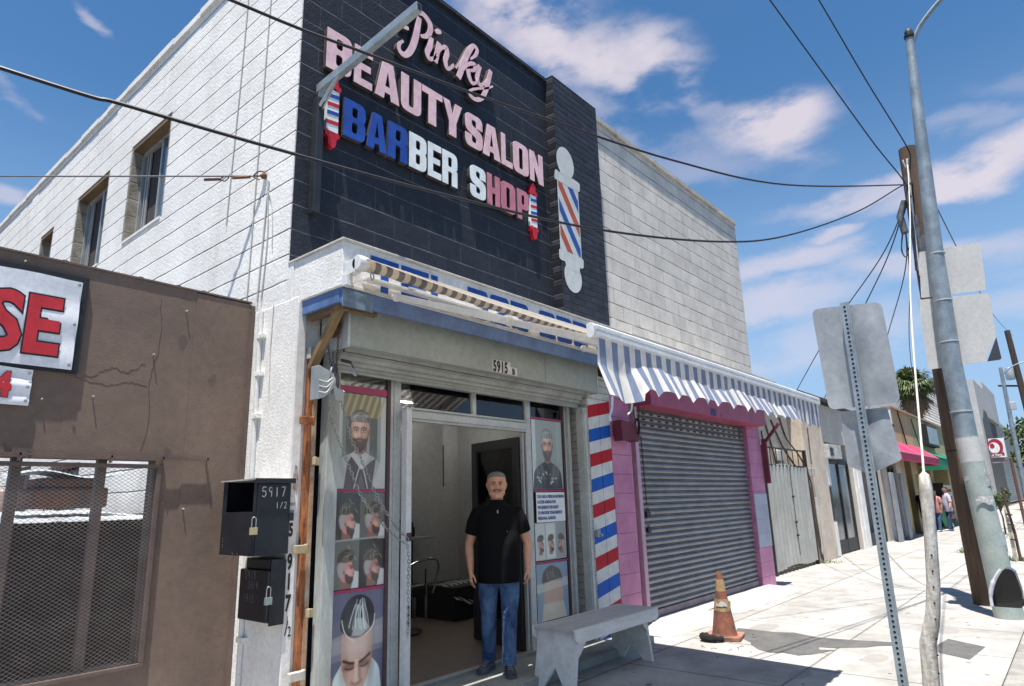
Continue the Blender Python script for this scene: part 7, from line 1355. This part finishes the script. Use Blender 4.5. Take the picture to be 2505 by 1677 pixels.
def person(loc, rz, label, H=1.76, belly=1.0, skin=(.42, .22, .15), top=None, topname='shirt', leg=None, shoe=None, hair=None, arms=None, feet=((-.095, .04, .35), (.095, -.12, -.15)), detail=True, head_turn=0.0, shorts=False, grp=None, sleeve=.0):
    k = H/1.76; T = thing('person', (0, 0, 0), label, 'person', grp); T.location = loc; T.rotation_euler = (0, 0, rz); WL[T.name] = Vector((0, 0, 0))
    sk = mat('skin_%d' % int(skin[0]*1000), skin, .55, tuple(c*.82 for c in skin), 14, bump=.08, bscale=90); skd = mat('skin_shadow_%d' % int(skin[0]*1000), tuple(c*.6 for c in skin), .6)
    vox = .0065 if detail else .014
    S_ = lambda rs: [(x*k, y*k, z*k, a*k, c*k, *r) for x, y, z, a, c, *r in rs]
    # ---- body: one continuous skin
    b = MB(); B_ = belly
    rings(b, S_([(0, .0, .80, .155, .105, 2.3), (0, -.005, .90, .165, .115*B_, 2.3), (0, -.02, 1.02, .165, .125*B_, 2.2), (0, -.02, 1.14, .165, .125*B_, 2.2), (0, -.01, 1.26, .175, .115, 2.3), (0, 0, 1.36, .180, .105, 2.4), (0, .005, 1.42, .155, .085, 2.3), (0, .008, 1.47, .085, .065, 2.1), (0, .005, 1.52, .060, .062), (0, -.005, 1.56, .058, .062), (0, -.01, 1.60, .055, .060)]), 26)
    for s in (-1, 1):
        fx, fy, fa = feet[0 if s < 0 else 1]
        b.tube([Vector((s*.085, .0, .86))*k, Vector((s*.10, .0, .62))*k, Vector((s*.095+(fx-s*.095)*.5, fy*.5-.015, .48))*k, Vector((fx, fy*.9+.01, .28))*k, Vector((fx, fy, .10))*k], [.085*k, .075*k, .056*k, .052*k, .040*k], 14)
        sh = Vector((s*.19, .005, 1.39))*k; ar = arms[0 if s < 0 else 1]
        el = Vector(ar[0])*k; wr = Vector(ar[1])*k
        b.tube([Vector((s*.12, .005, 1.41))*k, sh, sh.lerp(el, .35)+Vector((s*.004, 0, 0)), sh.lerp(el, .75), el, el.lerp(wr, .28), el.lerp(wr, .7), wr, wr+(wr-el).normalized()*.02], [.05*k, .057*k, .054*k, .047*k, .043*k, .044*k, .034*k, .027*k, .026*k], 14)
        hand(b, wr, s, curl=.30 if s < 0 else .45, s=k, palm_rot=ar[2] if len(ar) > 2 else 0)
    hs = 1.09 if detail else 1.0; hc = Vector((0, -.014, 1.648))*k; head_form(b, hc, k*hs)
    body = remeshed(b, 'body', sk, T, vox, 2)
    if detail: face(T, hc, k*hs, skd, moustache=mat('moustache_grey', (.22, .13, .10), .9))
    # ---- top
    b = MB(); hem = .80 if not shorts else .86
    rings(b, S_([(0, -.01, hem-.03, .192, .150*B_, 2.4, 0), (0, -.015, hem+.03, .195, .152*B_, 2.4), (0, -.025, 1.0, .196, .158*B_, 2.35), (0, -.025, 1.12, .195, .154*B_, 2.3), (0, -.012, 1.24, .199, .140, 2.3), (0, 0, 1.34, .208, .126, 2.5), (0, .005, 1.41, .196, .104, 2.5), (0, .006, 1.455, .130, .086, 2.2), (0, .0, 1.485, .080, .078, 2.0), (0, -.004, 1.515, .074, .076, 2.0)]), 34)
    for s in (-1, 1):
        ar = arms[0 if s < 0 else 1]; sh = Vector((s*.19, .005, 1.39))*k; el = Vector(ar[0])*k; e_ = sh.lerp(el, .62+sleeve)
        b.tube([Vector((s*.10, .005, 1.41))*k, sh, sh.lerp(el, .3)+Vector((s*.008, 0, 0)), e_, sh.lerp(el, .66+sleeve)], [.062*k, .072*k, .072*k, .071*k, .070*k], 18)
    tp = remeshed(b, topname, top, T, vox, 3)
    if detail:
        b = MB(); pts = [Vector((.070*math.sin(a), -.004-.070*math.cos(a), 1.512-.022*math.cos(a)*(1 if abs(a) < 1.6 else .2)))*k for a in [(-2.9+5.8*i/20) for i in range(21)]]
        b.tube(pts, [(.007, .016)]*21, 8, up=(0, 0, 1)); b.build('collar', top, T, smooth=True)
        b = MB(); b.box(-.006, .006, -.128, -.120, 1.415, 1.445); b.ball((-.002, -.123, 1.43), (.005, .005, .016), 8, 6); b.build('zip_pull', M['grom'], T)
        b = MB(); b.ball((.085, -.147, 1.245), (.006, .004, .006), 8, 6); b.build('chest_badge', M['grom'], T)
    # ---- legs
    b = MB()
    rings(b, S_([(0, 0, .74, .165, .118, 2.5), (0, 0, .82, .172, .125, 2.4), (0, -.005, .92, .172, .128, 2.4)]), 26)
    for s in (-1, 1):
        fx, fy, fa = feet[0 if s < 0 else 1]; kn = Vector((s*.098+(fx-s*.098)*.45, fy*.45-.020, .49)); an = Vector((fx, fy, .075 if not shorts else .44))
        P_ = [Vector((s*.086, 0, .86)), Vector((s*.096, -.003, .76)), Vector((s*.102, -.008, .64)), kn, kn.lerp(Vector((fx, fy+.01, .075)), .35), kn.lerp(Vector((fx, fy+.01, .075)), .7), Vector((fx, fy+.008, .10)), Vector((fx, fy+.004, .068))]
        b.tube([p_*k for p_ in P_], [.098*k, .098*k, .088*k, .073*k, .070*k, .064*k, .066*k, .068*k], 18)
        if detail:   # folds at knee and ankle
            for zz, rr in ((.50, .0735), (.455, .071), (.16, .0685), (.125, .0705)):
                c = kn.lerp(Vector((fx, fy+.01, .075)), (.49-zz)/.415); b.tube([(Vector((c.x-.055, c.y-.045, zz+.012)))*k, (Vector((c.x, c.y-.062, zz)))*k, (Vector((c.x+.055, c.y-.040, zz-.016)))*k], [.010*k, .014*k, .008*k], 6)
    remeshed(b, 'jeans' if not shorts else 'trousers', leg, T, vox, 2)
    for s in (-1, 1):
        fx, fy, fa = feet[0 if s < 0 else 1]; Mf = Matrix.Translation(Vector((fx, fy, 0))*k) @ Matrix.Rotation(fa, 4, 'Z'); b = MB()
        rr = [(0, .085, .004, .030, .010), (0, .02, .0, .0, .0)]
        secs = [(.075, .026, .036, .040), (.045, .040, .042, .062), (.0, .042, .045, .080), (-.05, .044, .045, .062), (-.10, .050, .046, .046), (-.15, .048, .044, .036), (-.185, .034, .032, .028)]
        vs = []; fs = []; n = 14
        for (y, hw, _, ht) in secs:
            for j in range(n):
                a = 2*math.pi*j/n; x = hw*math.copysign(abs(math.cos(a))**.8, math.cos(a)); z = .012+(ht)*(math.sin(a)*.5+.5); vs.append(Mf @ (Vector((x, y, z))*k))
        for i in range(len(secs)-1):
            for j in range(n): fs.append((i*n+j, i*n+(j+1) % n, (i+1)*n+(j+1) % n, (i+1)*n+j))
        fs += [tuple(range(n)), tuple((len(secs)-1)*n+j for j in range(n))]; b.add(vs, fs); sh_ = b.build('shoe', shoe, T, smooth=True, auto=70)
        b = MB(); b.shape([rpoly([(-.030, .085, .02), (-.044, .03), (-.046, -.05), (-.054, -.11, .02), (-.042, -.175, .03), (0, -.200, .03), (.042, -.175, .03), (.054, -.11, .02), (.046, -.05), (.044, .03), (.030, .085, .02)])], .022, lambda u, v, d: Mf @ (Vector((u, v, .022-d))*k)); b.build('sole', mat('sole_grey', (.10, .11, .12), .7), sh_)
        if detail:
            b = MB()
            for q in range(4): yy = -.045-.022*q; b.tube([Mf @ Vector((-.022, yy, .088-.011*q)), Mf @ Vector((0, yy-.004, .098-.011*q)), Mf @ Vector((.022, yy, .088-.011*q))], .003, 5)
            b.build('laces', mat('lace_grey', (.4, .42, .45), .7), sh_)
    # ---- hair
    hx, hy, hz = hc; b = MB(); kh = k*hs
    rings(b, [(hx, hy+cy*kh, hz+z*kh, rx*kh*1.05, ry*kh, 2.15) for z, rx, ry, cy in ((.000, .0765, .060, .043), (.030, .0805, .078, .030), (.055, .0815, .090, .020), (.078, .0780, .096, .014), (.098, .0675, .088, .012), (.113, .050, .068, .012), (.122, .026, .036, .012))], 24)
    hair_o = remeshed(b, 'hair', hair or mat('hair_grey', (.26, .245, .23), .85, (.12, .11, .10), 60, bump=.6, bscale=140), T, .006 if detail else .014, 2)
    return T
M['black_shirt'] = mat('black_shirt', (.006, .006, .007), .85, (.004, .004, .005), 4, bump=.35, bscale=14, dist=.01, spec=.15)
M['denim'] = mat('blue_denim', srgb(92, 122, 158), .85, srgb(28, 50, 92), 4.2, bump=.35, bscale=22, stretch=(1.6, 1.6, .8), dist=.008)
M['shoe'] = mat('dark_trainer', (.03, .034, .045), .6, (.09, .10, .12), 18)
person((4.915, 4.385, .085), R(-46), 'older man in a black zip shirt and blue jeans standing in the shop doorway', H=1.79, belly=1.06, top=M['black_shirt'], leg=M['denim'], shoe=M['shoe'],
       arms=[((-.272, .035, 1.105), (-.258, -.045, .875), R(25)), ((.285, .02, 1.11), (.275, -.055, .885), R(-20))], feet=((-.10, .075, R(-28)), (.075, -.10, R(4))), skin=(.70, .36, .235))
person((31.2, 4.55, 0), R(-120), 'distant person in a pink top and blue jeans standing at the shop opening', H=1.62, top=mat('pink_top', (.50, .22, .22), .8, (.42, .18, .18), 6), topname='top', leg=mat('far_denim', (.05, .10, .20), .8), shoe=mat('white_shoe', (.5, .5, .5), .7), hair=mat('dark_hair', (.02, .015, .012), .8),
       arms=[((-.25, -.05, 1.12), (-.18, -.25, 1.15)), ((.25, .0, 1.10), (.24, -.05, .87))], detail=False, grp='people standing down the street')
person((31.9, 4.25, 0), R(-150), 'distant person with a pale blue striped top and blue trousers beside the pink top', H=1.70, top=mat('pale_blue_top', (.36, .44, .58), .8, (.50, .40, .45), 3), topname='top', leg=mat('far_denim2', (.04, .07, .14), .8), shoe=mat('white_shoe', (.5, .5, .5), .7), hair=mat('dark_hair', (.02, .015, .012), .8),
       arms=[((-.25, .0, 1.10), (-.24, -.05, .87)), ((.27, .0, 1.12), (.40, -.1, .95))], detail=False, sleeve=.25, grp='people standing down the street')
person((30.6, 4.85, 0), R(-90), 'distant person with beige trousers and a dark top in the shade of the opening', H=1.72, top=mat('dark_top', (.03, .03, .03), .8), topname='top', leg=mat('beige_trouser', (.34, .28, .20), .8), shoe=mat('dark_shoe', (.02, .02, .02), .7), hair=mat('dark_hair', (.02, .015, .012), .8),
       arms=[((-.25, .0, 1.10), (-.24, -.05, .87)), ((.25, .0, 1.10), (.24, -.05, .87))], detail=False, grp='people standing down the street')
